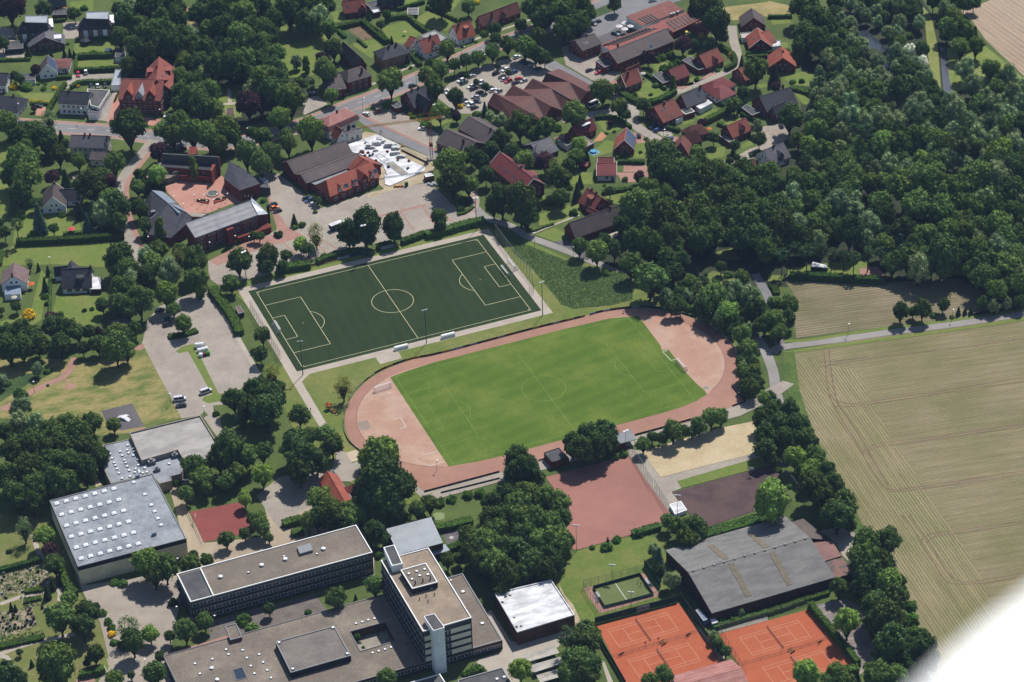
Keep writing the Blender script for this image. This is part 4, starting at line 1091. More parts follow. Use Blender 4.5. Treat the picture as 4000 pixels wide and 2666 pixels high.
# ---------------------------------------------------------------- gym, orange building, street corner
zone(1080, 400, 3.563)
gable('large dark roofed hall with brick gable beside the building slab', (142, 825), (962, 536), (246, 1000), 5.2, 9, BRICK, UMBER, cat='hall', name='hall', lm='large dark hall', win=False)
t, M = gable('lower dark roofed hall between the large hall and orange roof', (330, 1006), (1150, 706), (408, 1135), 5, 7.4, BRICK, UMBER, cat='hall', name='hall', win=False)
block('', '440,1102 940,905 1000,960 540,1152', 4.4, BRICK, FELT, parent=t, pname='flat_part', para=.1)
t, M = gable('brick building with bright orange roof and small white gables', (690, 1080), (1322, 826), (716, 1330), 4.3, 9.6, BRICK, ORANGE, 2.6, 0, cat='office building', name='office_building', lm='orange roofed building', win=(1, 1.8, 2.0, 4.2),
      dorm=((.16, .93, 2.4, 'g', 1.6, WHITEW), (.45, .93, 2.0, 'g', 1.3, WHITEW), (.66, 1.0, 4.6, 'g', 3.0), (.86, .9, 2.4, 'g', 1.6, WHITEW)), sky=((.3, .75, 2.4, 2), (.52, .7, 2.0, 1.8), (.97, .6, 2.2, 2)))
gable('short rear wing of the orange roofed building', (1132, 742), (1310, 842), (945, 890), 5, 9, BRICK, ORANGE, cat='office wing', name='office_wing', win=False)
t, M = gable('white house with pink sunlit hip roof at the street bend', (738, 188), (955, 92), (702, 357), 7.2, 9.8, WHITEW, PINKR, 4.5, 3.5, lm='pink hip roofed house', skirt=(2.4, .8), win=(1, 1.2, 1.5, 2.8), chim=((.5, .05),))
gable('low white wing with orange gable roof and small windows', (825, 320), (918, 388), (822, 515), 3.6, 8, WHITEW, ORANGE, lm=None)
t, M, Q = block('half demolished white flat annex with black chimney', '920,400 1180,345 1190,395 985,465', 4.2, CREAM, FELT2, lm='white flat annex', win=(1, 1.2, 1.8, 2.6, 1, 3))
q = at((1008, 370), 4.2) - t.location; b = MB(); b.box(q.x - .6, q.x + .6, q.y - .6, q.y + .6, 4, 6.2); b.obj('chimney', DARKW, t)
zone(1680, 300, 3.563)
gable('rear dark gabled hall with small red chimney', (532, 548), (916, 763), (396, 728), 4.2, 8, BRICK, UMBER, cat='hall', name='hall', lm='twin dark gables', win=False, chim=((.85, -.1),), verge=STEEL)
gable('front dark gabled shop with glazed corner under its eaves', (216, 730), (636, 910), (72, 915), 3.8, 8, BRICK, UMBER, cat='shop', name='shop', win=(1, 2.0, 2.2, 3), chim=((.72, -.4),), verge=STEEL)
# folded roof of the supermarket
zr, zv = 8.2, 3.8
V = [(885, 225, zr), (1190, 390, zr), (1545, 588, zr), (1150, 115, zr), (1430, 270, zr), (1690, 415, zr), (1425, 25, zr), (1685, 165, zr), (1935, 310, zr), (1620, -55, zr), (1930, 70, zr), (2195, 210, zr),
     (1030, 268, zv), (1590, 580, zv), (1300, 180, zv), (1840, 470, zv), (1555, 75, zv), (2090, 355, zv), (800, 375, zv), (1180, 615, zv), (1800, -110, zv), (2330, 165, zv)]
Fz = [(18, 19, 1, 0), (19, 2, 1)]
for r0, r1, l, q in ((0, 3, 12, 13), (3, 6, 14, 15), (6, 9, 16, 17)):
    Fz += [(r0, l, r0 + 1), (l, r1, r1 + 1), (l, r1 + 1, r0 + 1), (r0 + 1, r1 + 1, q), (r1 + 1, r1 + 2, q), (r0 + 1, q, r0 + 2)]
Fz += [(9, 10, 20), (10, 11, 21), (10, 21, 20)]
t, M, P = shell('supermarket with folded zigzag red-brown tile roof', V, Fz, BRICK, roofmat('market_tiles', S(116, 68, 60), S(98, 58, 54)), 'supermarket', 'supermarket', 'zigzag roofed market')
b = MB()
for i, j in ((4, 13), (7, 15), (7, 8), (10, 17)): b = MB(); b.tube(P[i] + Vector((0, 0, .1)), P[j] + Vector((0, 0, .1)), .13, n=5); b.obj('ridge_capping', STEEL, t)
gable('long brick block with wine-red roof and white rear dormers', (967, 1047), (1440, 1422), (806, 1226), 5.6, 10.6, BRICK, WINE, cat='apartment house', name='apartment_house', lm='long wine-red roof', win=(2, 1.5, 1.4, 3), chim=((.6, .12),), sky=((.25, .7), (.38, .65), (.46, .62), (.62, .6), (.72, .62), (.87, .55)),
      dorm=((.4, -.75, 5, 's', 2.2, WHITEW), (.78, -.75, 5, 's', 2.2, WHITEW)), verge=WHITE)
gable('grey tiled house with hipped front wing left of the pink garage', (1400, 945), (1662, 836), (1826, 1012), 3, 7, BROWNB, GREYR, lm='grey tiled hip house', sky=((.75, .6),))
gable('hipped grey front wing of the grey tiled house', (1484, 945), (1468, 1040), (1600, 1085), 3, 6.9, BROWNB, GREYR, 0, 3.5, win=False)
block('small grey flat garage with white door behind the grey house', '1775,880 1880,850 1975,925 1905,965', 2.8, WHITEW, FELT2, 'garage', 'garage')
gable('wine-red roofed house with broad white dormer panel', (1972, 692), (2262, 571), (2086, 832), 3.4, 8.2, BRICK, WINE, lm='wine roofed house with white dormer', dorm=((.58, .55, 4.8, 'f', 1.7, DARKW, SHEET),), chim=((.2, -.3),))
block('pinkish flat garage in front of the wine roofed house', '2020,880 2130,815 2280,925 2125,1005', 2.8, BRICK, surf('pink_felt', S(186, 160, 150), S(170, 146, 138)), 'garage', 'garage')
gable('low brown hipped porch building beside the wine roofed house', (1920, 855), (1985, 850), (1900, 895), 2.6, 4.2, BRICK, BROWN, 2, 2, cat='shed', name='shed', win=False)
# ---------------------------------------------------------------- upper middle
tile(1, 0)
gable('red roofed house with sunroom at the top edge beside the woods', (790, 8), (1000, -16), (836, 126), 3, 8.2, BRICK, RED, lm='red roofed house by the woods', sky=((.2, .5),), dorm=((.82, .9, 3.6, 'g', 1.8, BRICK),))
block('dark flat garage joined to a white one at the top', '1000,30 1150,-5 1205,45 1060,85', 3, BRICK, FELT2, 'garage', 'garage')
block('white flat-roofed garage beside the dark flat garage', '1050,87 1125,76 1145,106 1080,122', 2.8, BRICK, SHEET, 'garage', 'garage')
gable('long dark roofed house cut by the top edge', (1110, -25), (1360, -60), (1210, 42), 3, 7.5, BROWNB, DARKR)
gable('small grey wooden shed with white trim on the lawn', (1392, 84), (1490, 82), (1455, 138), 2.2, 3.6, DARKW, PALER, cat='shed', name='shed', lm='grey garden shed', verge=WHITE, win=(1, .9, .9, 2.5))
gable('old barn with huge dark roof and brick end wall', (798, 380), (972, 535), (895, 605), 4.2, 9.6, BRICK, UMBER, cat='barn', name='barn', lm='old dark barn', win=False)
gable('square tan brick house with dark hip roof and chimneys', (1195, 430), (1292, 402), (1110, 576), 6, 10, TANB, DARKR, 5, 5, lm='dark hip roofed house', win=(2, 1.1, 1.5, 3), chim=((.2, -.1), (.9, -.1)))
gable('grey hip roofed shop house with glazed ground floor', (845, 642), (955, 610), (852, 762), 6, 9.6, BRICK, UMBER, 3.5, 3.5, lm='grey hip roofed shop house', win=(2, 1.5, 1.5, 3), sky=((.6, .4),), chim=((.9, -.5),))
gable('lower left wing of the shop house with dark hip roof', (688, 702), (770, 692), (690, 835), 4.6, 7.8, BRICK, UMBER, 4, 2, win=(2, 1.1, 1.2, 3), chim=((.1, .05),))
gable('white house with bright orange roof and single dormer', (1805, 240), (1972, 190), (1862, 373), 3.2, 9.4, WHITEW, ORANGE, lm='orange roofed white house', chim=((.3, -.1),), dorm=((.62, .55, 2.4, 's', 1.6, DARKW),))
gable('white house with red roof and cross gable on the street', (1494, 372), (1668, 315), (1560, 497), 3.3, 9, WHITEW, RED, lm='white house with red cross gable', chim=((.6, -.02),), dorm=((.62, .92, 3.6, 'g', 2.2, WHITEW),))
gable('low red roofed wing behind the white cross gable house', (1413, 328), (1466, 348), (1367, 425), 3, 6.6, WHITEW, RED)
block('white and grey flat sheds behind the white houses', '1500,330 1640,275 1760,345 1690,385 1560,350', 3, WHITEW, surf('light_felt', S(200, 200, 200), S(160, 160, 164), .3, 1), 'shed', 'shed')
gable('long brick house with red-brown roof at the street corner', (2037, 152), (2400, 18), (2087, 246), 3.2, 8, BRICK, BROWN, lm='long brown roofed house', sky=((.2, .75), (.26, .72), (.75, .4)), dorm=((.55, .9, 3.4, 'g', 1.8, BRICK),), chim=((.3, -.5),))
gable('brick corner house with dark roof beside the car park', (1378, 850), (1552, 790), (1466, 993), 3.4, 9.2, BRICK, DARKR, lm='dark corner house', chim=((.3, .02), (.65, .02)))
gable('dark cross wing of the corner house with white balcony roof', (1482, 850), (1600, 925), (1532, 1010), 3.3, 9, BRICK, DARKR, win=False)
block('white balcony canopy at the end of the dark corner house', '1530,992 1650,950 1660,962 1540,1008', 3.4, WHITEW, SHEET, 'canopy', 'canopy', para=0)
block('square flat brick garage beside the dark corner house', '1238,962 1300,922 1340,960 1332,985 1280,995', 3, BRICK, FELT2, 'garage', 'garage')
block('small brick kiosk on the paved car park corner', '1095,982 1145,970 1155,992 1105,1006', 2.6, surf('kiosk_brick', S(170, 96, 66), S(150, 84, 60)), surf('kiosk_roof', S(196, 122, 90), S(180, 110, 84)), 'kiosk', 'kiosk', para=.1)
# ---------------------------------------------------------------- upper right: pub hall and houses
tile(2, 0)
t, M = gable('long brick hall with dark roof beside the striped red roofs', (887, 476), (1412, 266), (978, 586), 5.2, 9.2, BRICK, UMBER, cat='hall', name='hall', lm='long dark roofed hall', win=(1, 1.5, 1.0, 3.2), chim=((.2, .25),), sky=((.62, .75, 2.4, 2.4),))
def bars(t, A, B, C, D, za, zd, n, f0=.06, f1=.94, g0=.15, g1=.85, w=.3, m=None, name='solar_row'):
    A, B, C, D = at(A, za) - t.location, at(B, za) - t.location, at(C, zd) - t.location, at(D, zd) - t.location
    for i in range(n):
        f = f0 + (f1 - f0) * (i + .5) / n; hw_ = (f1 - f0) / n * w / 2 * 2
        P = lambda a, g: (A.lerp(B, a)).lerp(D.lerp(C, a), g) + Vector((0, 0, .3))
        b = MB(); q = [P(f - hw_ / 2, g1), P(f + hw_ / 2, g1), P(f + hw_ / 2, g0), P(f - hw_ / 2, g0)]
        slab(b, q, .25); b.obj(name, m or DARKM, t)
t, M, P = shell('low red roof striped by thirteen dark panel rows', [(818, 408, 5.6), (1400, 190, 5.6), (1445, 256, 7.6), (905, 470, 7.6)], [(0, 1, 2, 3)], WHITEW, RED, 'hall', 'hall', 'striped red roof')
for i in range(14):
    f = (i + .4) / 14; x, y = 900 + 400 * f, 408 - 154 * f
    for sx in (-1, 1):
        z_ = 6.95; c0, c1 = at((x + sx * 40 - 31, y + 2), z_), at((x + sx * 40 + 31, y + 2), z_); d_ = c1 - c0; o_ = Vector((-d_.y, d_.x, 0)).normalized() * .3
        b = MB(); b.prism([tuple((p_ - t.location).xy) for p_ in (c0 - o_, c1 - o_, c1 + o_, c0 + o_)], 6.3, 6.95, 0); b.obj('solar_row', DARKM, t)
t, M, P = shell('red roofed pub hall with white front gable and panel rows', [(1050, 150, 6), (1442, 5, 6), (1578, 92, 3.4), (1196, 240, 3.4)], [(0, 1, 2, 3)], WHITEW, RED, 'pub hall', 'pub_hall', 'red pub hall')
bars(t, (1050, 150), (1442, 5), (1578, 92), (1196, 240), 6, 3.4, 5, .1, .42, .45, .97, .4)
for x in (1460, 1482, 1520): vent(t, (x, 150 - (x - 1460) // 3), 6, 1.6, .55)
t, M, P = shell('red roofed hall with eight dark panel rows and chimney', [(1345, 197, 6), (1645, 92, 6), (1735, 175, 3.6), (1482, 300, 3.6)], [(0, 1, 2, 3)], BRICK, RED, 'pub hall', 'pub_hall')
bars(t, (1345, 197), (1645, 92), (1735, 175), (1482, 300), 6, 3.6, 8, .1, 1.0, .25, .9, .4)
shell('low red lean-to building beside the dark bushes', [(1640, 225, 4.6), (1790, 172, 4.6), (1845, 200, 3.4), (1790, 285, 3.4)], [(0, 1, 2, 3)], BRICK, RED, 'outbuilding', 'outbuilding')
gable('brick house with dark mossy roof and white gable window', (578, 375), (757, 306), (652, 470), 5.2, 8.6, BRICK, UMBER, lm='mossy roofed brick house', chim=((.62, .05),), sky=((.3, .5), (.42, .5)), win=(2, 1.2, 1.3, 3))
block('small flat brick annex beside the long dark hall', '768,560 845,528 925,592 850,622', 3.6, BRICK, FELT2, 'annex', 'annex', win=(1, 1.4, 1.8, 3, .6, 3))
gable('red roofed house with small front gable and glass lean-to', (1717, 512), (1886, 440), (1786, 630), 3, 8, BRICK, RED, lm='red house by the lane bend', dorm=((.55, .92, 3, 'g', 1.6, BRICK),))
block('grey flat garage joined to a glass roof left of the red house', '1560,555 1640,518 1780,625 1715,645', 2.9, BRICK, FELT2, 'garage', 'garage')
t, M = gable('red roofed house with white patio doors beside the round hedge', (1000, 690), (1152, 632), (1076, 796), 3.8, 9, BRICK, RED, lm='red house inside the hedge', win=(1, 2, 2.1, 3), chim=((.35, -.2),), verge=WHITE)
gable('lower rear roof of the red house inside the hedge', (1040, 640), (1172, 580), (1205, 645), 4, 7.8, BRICK, RED, win=False)
gable('dark red roofed house between garden and grey garage', (1436, 645), (1583, 588), (1520, 738), 3, 7.2, BRICK, WINE, lm='dark red house')
block('grey flat double garage beside the dark red house', '1292,692 1370,658 1450,742 1385,768', 2.8, BRICK, FELT2, 'garage', 'garage')
gable('wine-red hip roofed bungalow with pyramid wing', (1850, 745), (1930, 712), (1965, 822), 3, 6.6, WHITEW, WINE, 5, 5, lm='wine hip bungalow')
gable('wine-red pyramid wing facing the grey roofed terrace house', (1905, 802), (1930, 792), (1903, 928), 3, 6, WHITEW, WINE, 4.5, 4.5)
gable('brick house with grey roof and white terrace canopy', (1550, 870), (1738, 797), (1622, 990), 3.5, 9, BRICK, GREYR, lm='grey house with white canopy', sky=((.7, .5),), chim=((.95, -.02),))
block('bright white terrace canopy on the grey roofed house', '1678,966 1800,915 1843,946 1728,1004', 2.9, WHITEW, SHEET, 'canopy', 'canopy', para=0)
gable('brick house with red roof and three roof windows by the lane', (1300, 985), (1488, 908), (1383, 1136), 3.5, 9.2, BRICK, RED, lm='red house at the lane curve', sky=((.25, .35), (.42, .3), (.5, .8)), chim=((.5, -.05),))
block('white slatted patio roof beside the curve house', '1490,1090 1550,1060 1570,1072 1510,1105', 2.7, WHITEW, SHEET, 'patio roof', 'patio_roof', para=0)
block('grey flat garage with pale roof edge below the grey house', '1540,1010 1635,992 1680,1025 1592,1052', 2.9, BRICK, FELT2, 'garage', 'garage', edge=CREAM)
gable('brown hip roofed house with tall front wing, rear part', (1640, 1156), (1725, 1136), (1770, 1235), 3, 7, BRICK, BROWN, 3.5, 3.5)
gable('brown roofed house with tall hipped front wing, main part', (1572, 1228), (1692, 1196), (1750, 1300), 3, 8, BRICK, BROWN, 2, 2, lm='brown house with hip wing', chim=((.05, .02),))
gable('tall hipped front wing of the brown roofed house', (1570, 1235), (1550, 1310), (1640, 1375), 3, 7.9, BRICK, BROWN, 0, 3, win=False)
gable('red roofed house with wide front dormer at the garden hedge', (1968, 1160), (2147, 1081), (2036, 1272), 3.2, 8, BRICK, RED, lm='red house with wide dormer', dorm=((.58, .75, 3.4, 'g', 1.5, BRICK),))
block('pinkish flat garage beside the red house with wide dormer', '1898,1245 1965,1232 2050,1285 2000,1312', 2.7, BRICK, MATS['pink_felt'], 'garage', 'garage')
gable('brick house with solar roof on one side, orange on the other', (1031, 1286), (1050, 1172), (1131, 1358), 3, 8.2, BRICK, ORANGE, lm='solar roofed brick house', solar=((.02, .98, .06, .97),), verge=WHITE, dorm=())
gable('white house with broad low red roof beside the shed', (775, 1500), (960, 1497), (745, 1618), 3, 6.2, WHITEW, WINE, lm='white house with red roof', win=(1, 1.6, 1.9, 4), verge=WHITE)
gable('raised rear part of the white house with red roof', (785, 1446), (937, 1444), (782, 1512), 4.6, 6.6, WHITEW, WINE, verge=WHITE)
gable('little red roofed garden shed on the lawn', (614, 1483), (705, 1492), (608, 1522), 2.2, 3.1, WOODW, RED, cat='shed', name='shed', win=False)
gable('brick gable house with grey-brown roof beside the straw meadow', (2222, 166), (2199, 74), (2336, 241), 3, 8, BRICK, UMBER, lm='grey-brown gable house')
gable('orange roofed brick gable house on the lane', (2286, 358), (2252, 254), (2174, 442), 3, 8, BRICK, ORANGE, lm='orange gable house on the lane', verge=WHITE, sky=((.4, .5),))
block('pink flat carport beside the orange gable house', '2095,305 2190,295 2200,350 2110,352', 2.7, WHITEW, surf('pink_roof_sheet', S(224, 206, 200), S(208, 190, 184)), 'carport', 'carport')
gable('red roofed house half hidden by the big garden tree', (2078, 632), (2215, 582), (2150, 742), 3, 7.2, BRICK, RED, lm='half hidden red house')
block('long black-roofed garage behind the trimmed hedge', '2108,990 2150,962 2282,1030 2206,1062', 2.9, BRICK, FELT2, 'garage', 'garage')
gable('red roofed house at the corner of the private drive', (2088, 1512), (2222, 1458), (2150, 1612), 3, 7.4, BRICK, RED)
tile(3, 0)
gable('large house with black roof near the wood edge', (-80, 890), (207, 800), (302, 946), 3, 8.8, BRICK, DARKR, lm='black roofed house', chim=((.85, .35),), sky=((.3, .5),))
gable('front cross gable of the black roofed house', (38, 985), (150, 935), (100, 1076), 3, 7.6, BRICK, DARKR)
gable('bright orange roofed house beside the dark wood', (138, 533), (122, 426), (263, 618), 3, 8.2, BRICK, ORANGE, lm='bright orange house', chim=((.5, -.05),), sky=((.6, -.5),), dorm=())
gable('grey tiled house with cross gable near the turning circle', (-40, 1380), (140, 1308), (55, 1506), 3, 8, WHITEW, GREYR, lm='grey house near the circle', dorm=((.55, .85, 3, 'g', 1.6, DARKW),), chim=((.5, -.02),))
gable('lower grey wing of the house near the turning circle', (-90, 1500), (10, 1462), (-20, 1575), 3, 6.5, WHITEW, GREYR)
block('white flat garage beside the bright orange house', '35,376 112,370 122,422 42,432', 2.8, WHITEW, SHEET, 'garage', 'garage')
gable('red roofed house at the wood edge with white conservatory', (-60, 300), (10, 275), (40, 400), 3, 7, BRICK, RED)
tile(2, 1)
gable('farmhouse with steep red roof, dormer and orange bay', (691, 156), (828, 250), (611, 290), 3, 8.4, BRICK, RED, lm='red farmhouse', dorm=((.5, .55, 3.6, 's', 1.5, BRICK),), chim=((.6, .02), (.28, .05)))
gable('low red porch roof in front of the farmhouse', (700, 330), (790, 375), (655, 358), 2.6, 4.2, BRICK, RED, cat='porch', name='porch', win=False)
gable('long brick barn with weathered dark roof on the lane', (522, 478), (1000, 312), (602, 617), 3, 8.8, BRICK, UMBER, cat='barn', name='barn', lm='long weathered barn', win=False, chim=((.8, .05),))
gable('red brick farm building half hidden behind oak trees', (1550, 598), (1745, 590), (1550, 700), 3, 7, BRICK, RED, cat='barn', name='barn', win=False)
gable('small red roof peeping between the farm oaks', (1575, 338), (1600, 335), (1550, 368), 3, 5.5, BRICK, RED, 1, 1, cat='shed', name='shed', win=False)
tile(3, 1)
block('dark summer house with white roof behind the tall pines', '412,838 535,868 548,896 392,882', 2.8, DARKW, SHEET, 'summer house', 'summer_house', para=0)
# ---------------------------------------------------------------- left side
tile(0, 1)
gable('white house with tall dark gable roof beside the blue spruce', (482, 243), (497, 103), (608, 357), 3, 8.8, WHITEW, UMBER, lm='white steep gable house', sky=((.4, .6),), chim=((.9, -.05),), verge=WHITE)
gable('dark roofed side wing of the white steep gable house', (545, 172), (735, 165), (700, 275), 3, 7, WHITEW, DARKR)
block('small garage with orange roof hidden in the shrubs', '665,55 735,45 745,80 675,95', 2.8, CREAM, surf('tan_roof', S(206, 156, 120), S(190, 140, 108)), 'garage', 'garage')
gable('brown roofed house with blue terrace roof at the left edge', (116, 966), (133, 843), (256, 1016), 4, 8.6, WHITEW, surf('brown_roof_tiles', S(150, 126, 124), S(132, 110, 110), .3, 2, .15, obj=True), lm='brown roofed house', chim=((.05, .05),))
block('pale blue terrace roof on white posts at the left edge', '62,1016 190,996 186,1132 40,1140', 3.1, WHITEW, surf('blue_sheet', S(150, 166, 186), S(140, 156, 178)), 'terrace roof', 'terrace_roof', para=0)
t, M = gable('black roofed house with steep front slope and white bays', (560, 904), (840, 888), (580, 1090), 2.8, 9.4, WHITEW, DARKR, lm='black steep roofed house', sky=((.2, .3), (.75, .3)), dorm=((.62, .62, 3, 's', 1.4, DARKW),), win=(1, 2.2, 2, 3.2), chim=((.97, .02),))
gable('dark pointed rear roof of the black roofed house', (653, 822), (662, 900), (742, 890), 4, 8.6, WHITEW, DARKR, win=False)
gable('low dark left wing of the black roofed house', (490, 886), (650, 872), (488, 975), 2.8, 6.4, WHITEW, DARKR)
block('white carport roof beside the black steep roofed house', '850,976 930,974 925,1088 832,1090', 2.6, WOODW, SHEET, 'carport', 'carport', para=0)
gable('grey hip roofed cottage hidden under the car park trees', (1085, 1362), (1130, 1350), (1110, 1455), 2.8, 5.6, CREAM, GREYR, 3.5, 3.5, lm='grey hip cottage', win=False)
block('small brown tool shed beside the artificial pitch', '2160,1252 2205,1240 2240,1300 2192,1316', 2.5, DARKW, surf('shed_roof', S(150, 120, 108), S(128, 104, 96)), 'shed', 'shed', lm='brown tool shed', para=.08)
# ---------------------------------------------------------------- school, lower left
tile(0, 2)
PALEC = surf('pale_roof_concrete', S(206, 200, 192), S(176, 170, 166), .1, .8, .12, stretch=(1, 2, 1), rot=.3)
block('flat pale concrete hall roof with raised edges beside the meadow', '1190,840 1840,680 1992,925 1905,1128 1692,1088 1632,998 1302,1095', 6.2, CONC, PALEC, 'sports hall', 'sports_hall', 'pale concrete hall', .55, CONC)
t, M, Q = block('low grey felt roof dotted with small white skylights', '948,952 1195,898 1302,1095 1632,1000 1700,1092 1668,1215 1566,1240 1578,1280 1466,1308 1395,1216 1020,1308 955,1172', 4.2, CONC, FELT, 'school building', 'school_building', 'dotted felt roof', .2, CONC)
skylights(t, [(1012, 1040), (1030, 1078), (1105, 1016), (1125, 1053), (1168, 1002), (1174, 958), (1183, 1030), (1225, 990), (1236, 1015), (1226, 1052), (1050, 1120), (1062, 1145), (1145, 1096), (1155, 1120), (1076, 1176), (1094, 1215), (1122, 1264), (1170, 1152), (1188, 1190), (1195, 1245), (1248, 1176), (1240, 1207), (1276, 1192), (1282, 1207), (1314, 1213), (1330, 1168), (1352, 1206), (1272, 1140), (1268, 1090), (1556, 1128)], 4.1, .95)
for p, s in (((1395, 1120), 1.5), ((1445, 1186), 1.2), ((1610, 1058), 1.3)):
    q = at(p, 4.2) - t.location; b = MB(); b.box(q.x - s, q.x + s, q.y - s * .7, q.y + s * .7, 4, 4.2 + s); b.tube((q.x, q.y, 4.2 + s), (q.x, q.y, 4.9 + s), s * .45, n=8); b.obj('air_unit', STEEL, t)
A_ = (456, 1464)
t, M, Q = block('big windowless sports hall with cream walls and rows of skylights', [A_, (1402, 1216), (2353 * 0 + 1712, 245 + 1567 - .5), (716, 505 + 1567)], 8.9, surf('cream_panels', (.62, .57, .4, 1), (.52, .47, .33, 1), .15, 1.2, .1), FELT, 'sports hall', 'sports_hall', 'cream sports hall', .25, STEEL)
b = MB(); n = len(Q)
for i in range(n):
    p, q = Vector(Q[i]), Vector(Q[(i + 1) % n]); d = (q - p).normalized(); nr = Vector((d.y, -d.x)) * .06
    b.face([(*(p + nr), 6.9), (*(q + nr), 6.9), (*(q + nr), 8.86), (*(p + nr), 8.86)])
b.obj('dark_fascia', DARKW, t)
skylights(t, [(520 + 45 * r + 87.5 * c, 1495 + 101 * r - 22.7 * c) for r in range(6) for c in range(7)], 8.65, 2.1, 'dome')
skylights(t, [(1330, 1410), (1390, 1508), (1420, 1567), (1450, 1632), (1480, 1692), (1228, 1300)], 8.65, 1.6, 'dome')
for p in ((1418, 1775), (1265, 1245)):
    q = at(p, 8.9) - t.location; b = MB(); b.box(q.x - .8, q.x + .8, q.y - .6, q.y + .6, 8.6, 10.0); b.obj('air_unit', surf('blue_unit', S(160, 176, 196), S(150, 166, 188)), t)
tile(0, 3)
for p in ((1520, 395), (1565, 385), (1610, 372)):
    pass
def bands(t, P0, P1, zs, M, frame, step=2.6, w=2.2, h=1.5, m=.5):
    d = (P1 - P0); L = d.length; d.normalize(); n = (d.y, -d.x)
    facade(t, P0, P1, n, M, zs, step, w, h, m)
t, M, Q = block('three-storey classroom block with gravel roof and window bands', [(1625, 570), (3273, 120), (3423, 372), (1752, 828)], 10.3, surf('facade_brown', S(120, 108, 104), S(104, 94, 92), .2, 1.5, .12), GRAVEL, 'school building', 'school_building', 'three-storey classroom block', .3, WHITE)
def band_facade(t, Q, M, zs, hh, step, wmat=None, only=None):
    n = len(Q)
    for i in range(n):
        if only is not None and i not in only: continue
        p, q = Vector(Q[i]), Vector(Q[(i + 1) % n]); d = (q - p); L = d.length; d.normalize(); nr = (d.y, -d.x)
        if not faces_camera((p.x, p.y, 0), nr, M): continue
        k = max(1, int(L / step))
        for z in zs:
            for j in range(k):
                x = p + d * (.5 + (L - 1) * (j + .5) / k)
                put_window(t, (x.x, x.y, z), nr, (L - 1) / k - .25, hh, 'window', .09)
            b = MB(); M2 = Matrix.Translation((p.x, p.y, z)) @ Matrix.Rotation(math.atan2(d.y, d.x), 4, 'Z')
            b.box(.3, L - .3, -.5, 0, -.5, -.05, 0, M2); b.obj('sill_band', DARKW, t)
band_facade(t, Q, M, (.9, 4.1, 7.2), 1.7, 2.75)
q = [at(p, 10.1) - t.location for p in ((1650, 585), (1838, 535), (1945, 765), (1760, 812))]
b = MB(); b.face([(p.x, p.y, 10.05) for p in q][::-1]); b.obj('felt_roof', FELT2, t)
boxpart(t, 'roof_step', '1838,520 1848,517 1968,768 1958,771', 9.8, 10.7, WHITE)
skylights(t, [(2027, 602), (2405, 495), (2622, 440), (2973, 345)], 10.1, 1.8, 'round')
skylights(t, [(2612, 412), (2911, 390), (2283, 560)], 10.1, .8)
boxpart(t, 'roof_hatch', '2730,320 2855,288 2875,350 2755,385', 10, 11.1, STEEL)
tile(1, 3)
def keyhole(O, H):
    """outer loop O and hole H joined into one outline"""
    i, j = min(((i, j) for i in range(len(O)) for j in range(len(H))), key=lambda t: (Vector(O[t[0]]) - Vector(H[t[1]])).length)
    return O[:i + 1] + H[j:] + H[:j + 1] + O[i:]
O = [at(p, 4.2) for p in pts('-848,1325 1185,755 1560,1380 900,1567 600,1720 -640,1760')]
Hh = [at(p, 4.2) for p in pts('862,1100 1190,1010 1290,1185 960,1280')]
ctr = at((300, 1300), 0)
t = thing('school_building', ctr, 0, 'low sprawling school wing with gravel roof and sunken courtyard', 'school building')
landmark('low gravel roofed school', ctr + Vector((0, 0, 4)))
O2 = [(p.x - ctr.x, p.y - ctr.y) for p in O]; H2 = [(p.x - ctr.x, p.y - ctr.y) for p in Hh]
ccw = lambda L_: sum(L_[i - 1][0] * L_[i][1] - L_[i][0] * L_[i - 1][1] for i in range(len(L_))) > 0
if not ccw(O2): O2 = O2[::-1]
if ccw(H2): H2 = H2[::-1]
b = MB(); b.face([(*p, 4.0) for p in keyhole(O2, H2)]); b.obj('roof', GRAVEL, t)
b = MB(); b.prism(O2, 0, 4.2, 0, top=False)
for i in range(4):
    p, q = H2[i], H2[(i + 1) % 4]; b.face([(*p, .3), (*q, .3), (*q, 4.2), (*p, 4.2)])
b.obj('wall', BROWNB, t)
b = MB(); b.face([(*p, .3) for p in H2[::-1]]); b.obj('courtyard_floor', CONC, t)
b = MB()
for L_ in (O2, H2):
    for i in range(len(L_)): b.tube((*L_[i], 4.15), (*L_[(i + 1) % len(L_)], 4.15), .17, n=4)
b.obj('roof_edge', STEEL, t)
MT = Matrix.Translation(ctr)
iF = min(range(len(O2)), key=lambda i: (Vector(O2[i]) - Vector((at((1560, 1380), 4.2) - ctr).to_2d())).length)
band_facade(t, O2, MT, (1.3,), 1.6, 2.6)
block('', '180,1195 720,1048 872,1320 320,1478', 6.6, DARKW, surf('grey_gravel', S(148, 140, 132), S(134, 126, 120), .12, 1.2, .15), parent=t, pname='raised_hall', z0=4, edge=STEEL)
block('', '-283,1050 -183,1025 -128,1150 -235,1178', 5.6, BROWNB, GRAVEL, parent=t, pname='roof_house', z0=4, edge=STEEL)
skylights(t, [(-274, 1270), (-122, 1276), (-252, 1315), (-400, 1357), (-84, 1347), (-560, 1400), (-48, 1420), (-515, 1492), (-14, 1490), (30, 1315), (65, 1387), (104, 1460), (138, 1530), (920, 1030), (978, 1016), (1033, 998), (1090, 985), (1072, 1300), (1128, 1284), (1186, 1268), (1242, 1250)], 4.0, .9)
skylights(t, [(-407, 1443), (-357, 1548)], 4.0, 1.6, 'round')
skylights(t, [(213, 1205), (708, 1068), (338, 1447), (840, 1307)], 6.5, 1.0)
q = [at(p, 4.05) - t.location for p in pts('-215,1455 -125,1430 -80,1525 -180,1550')]
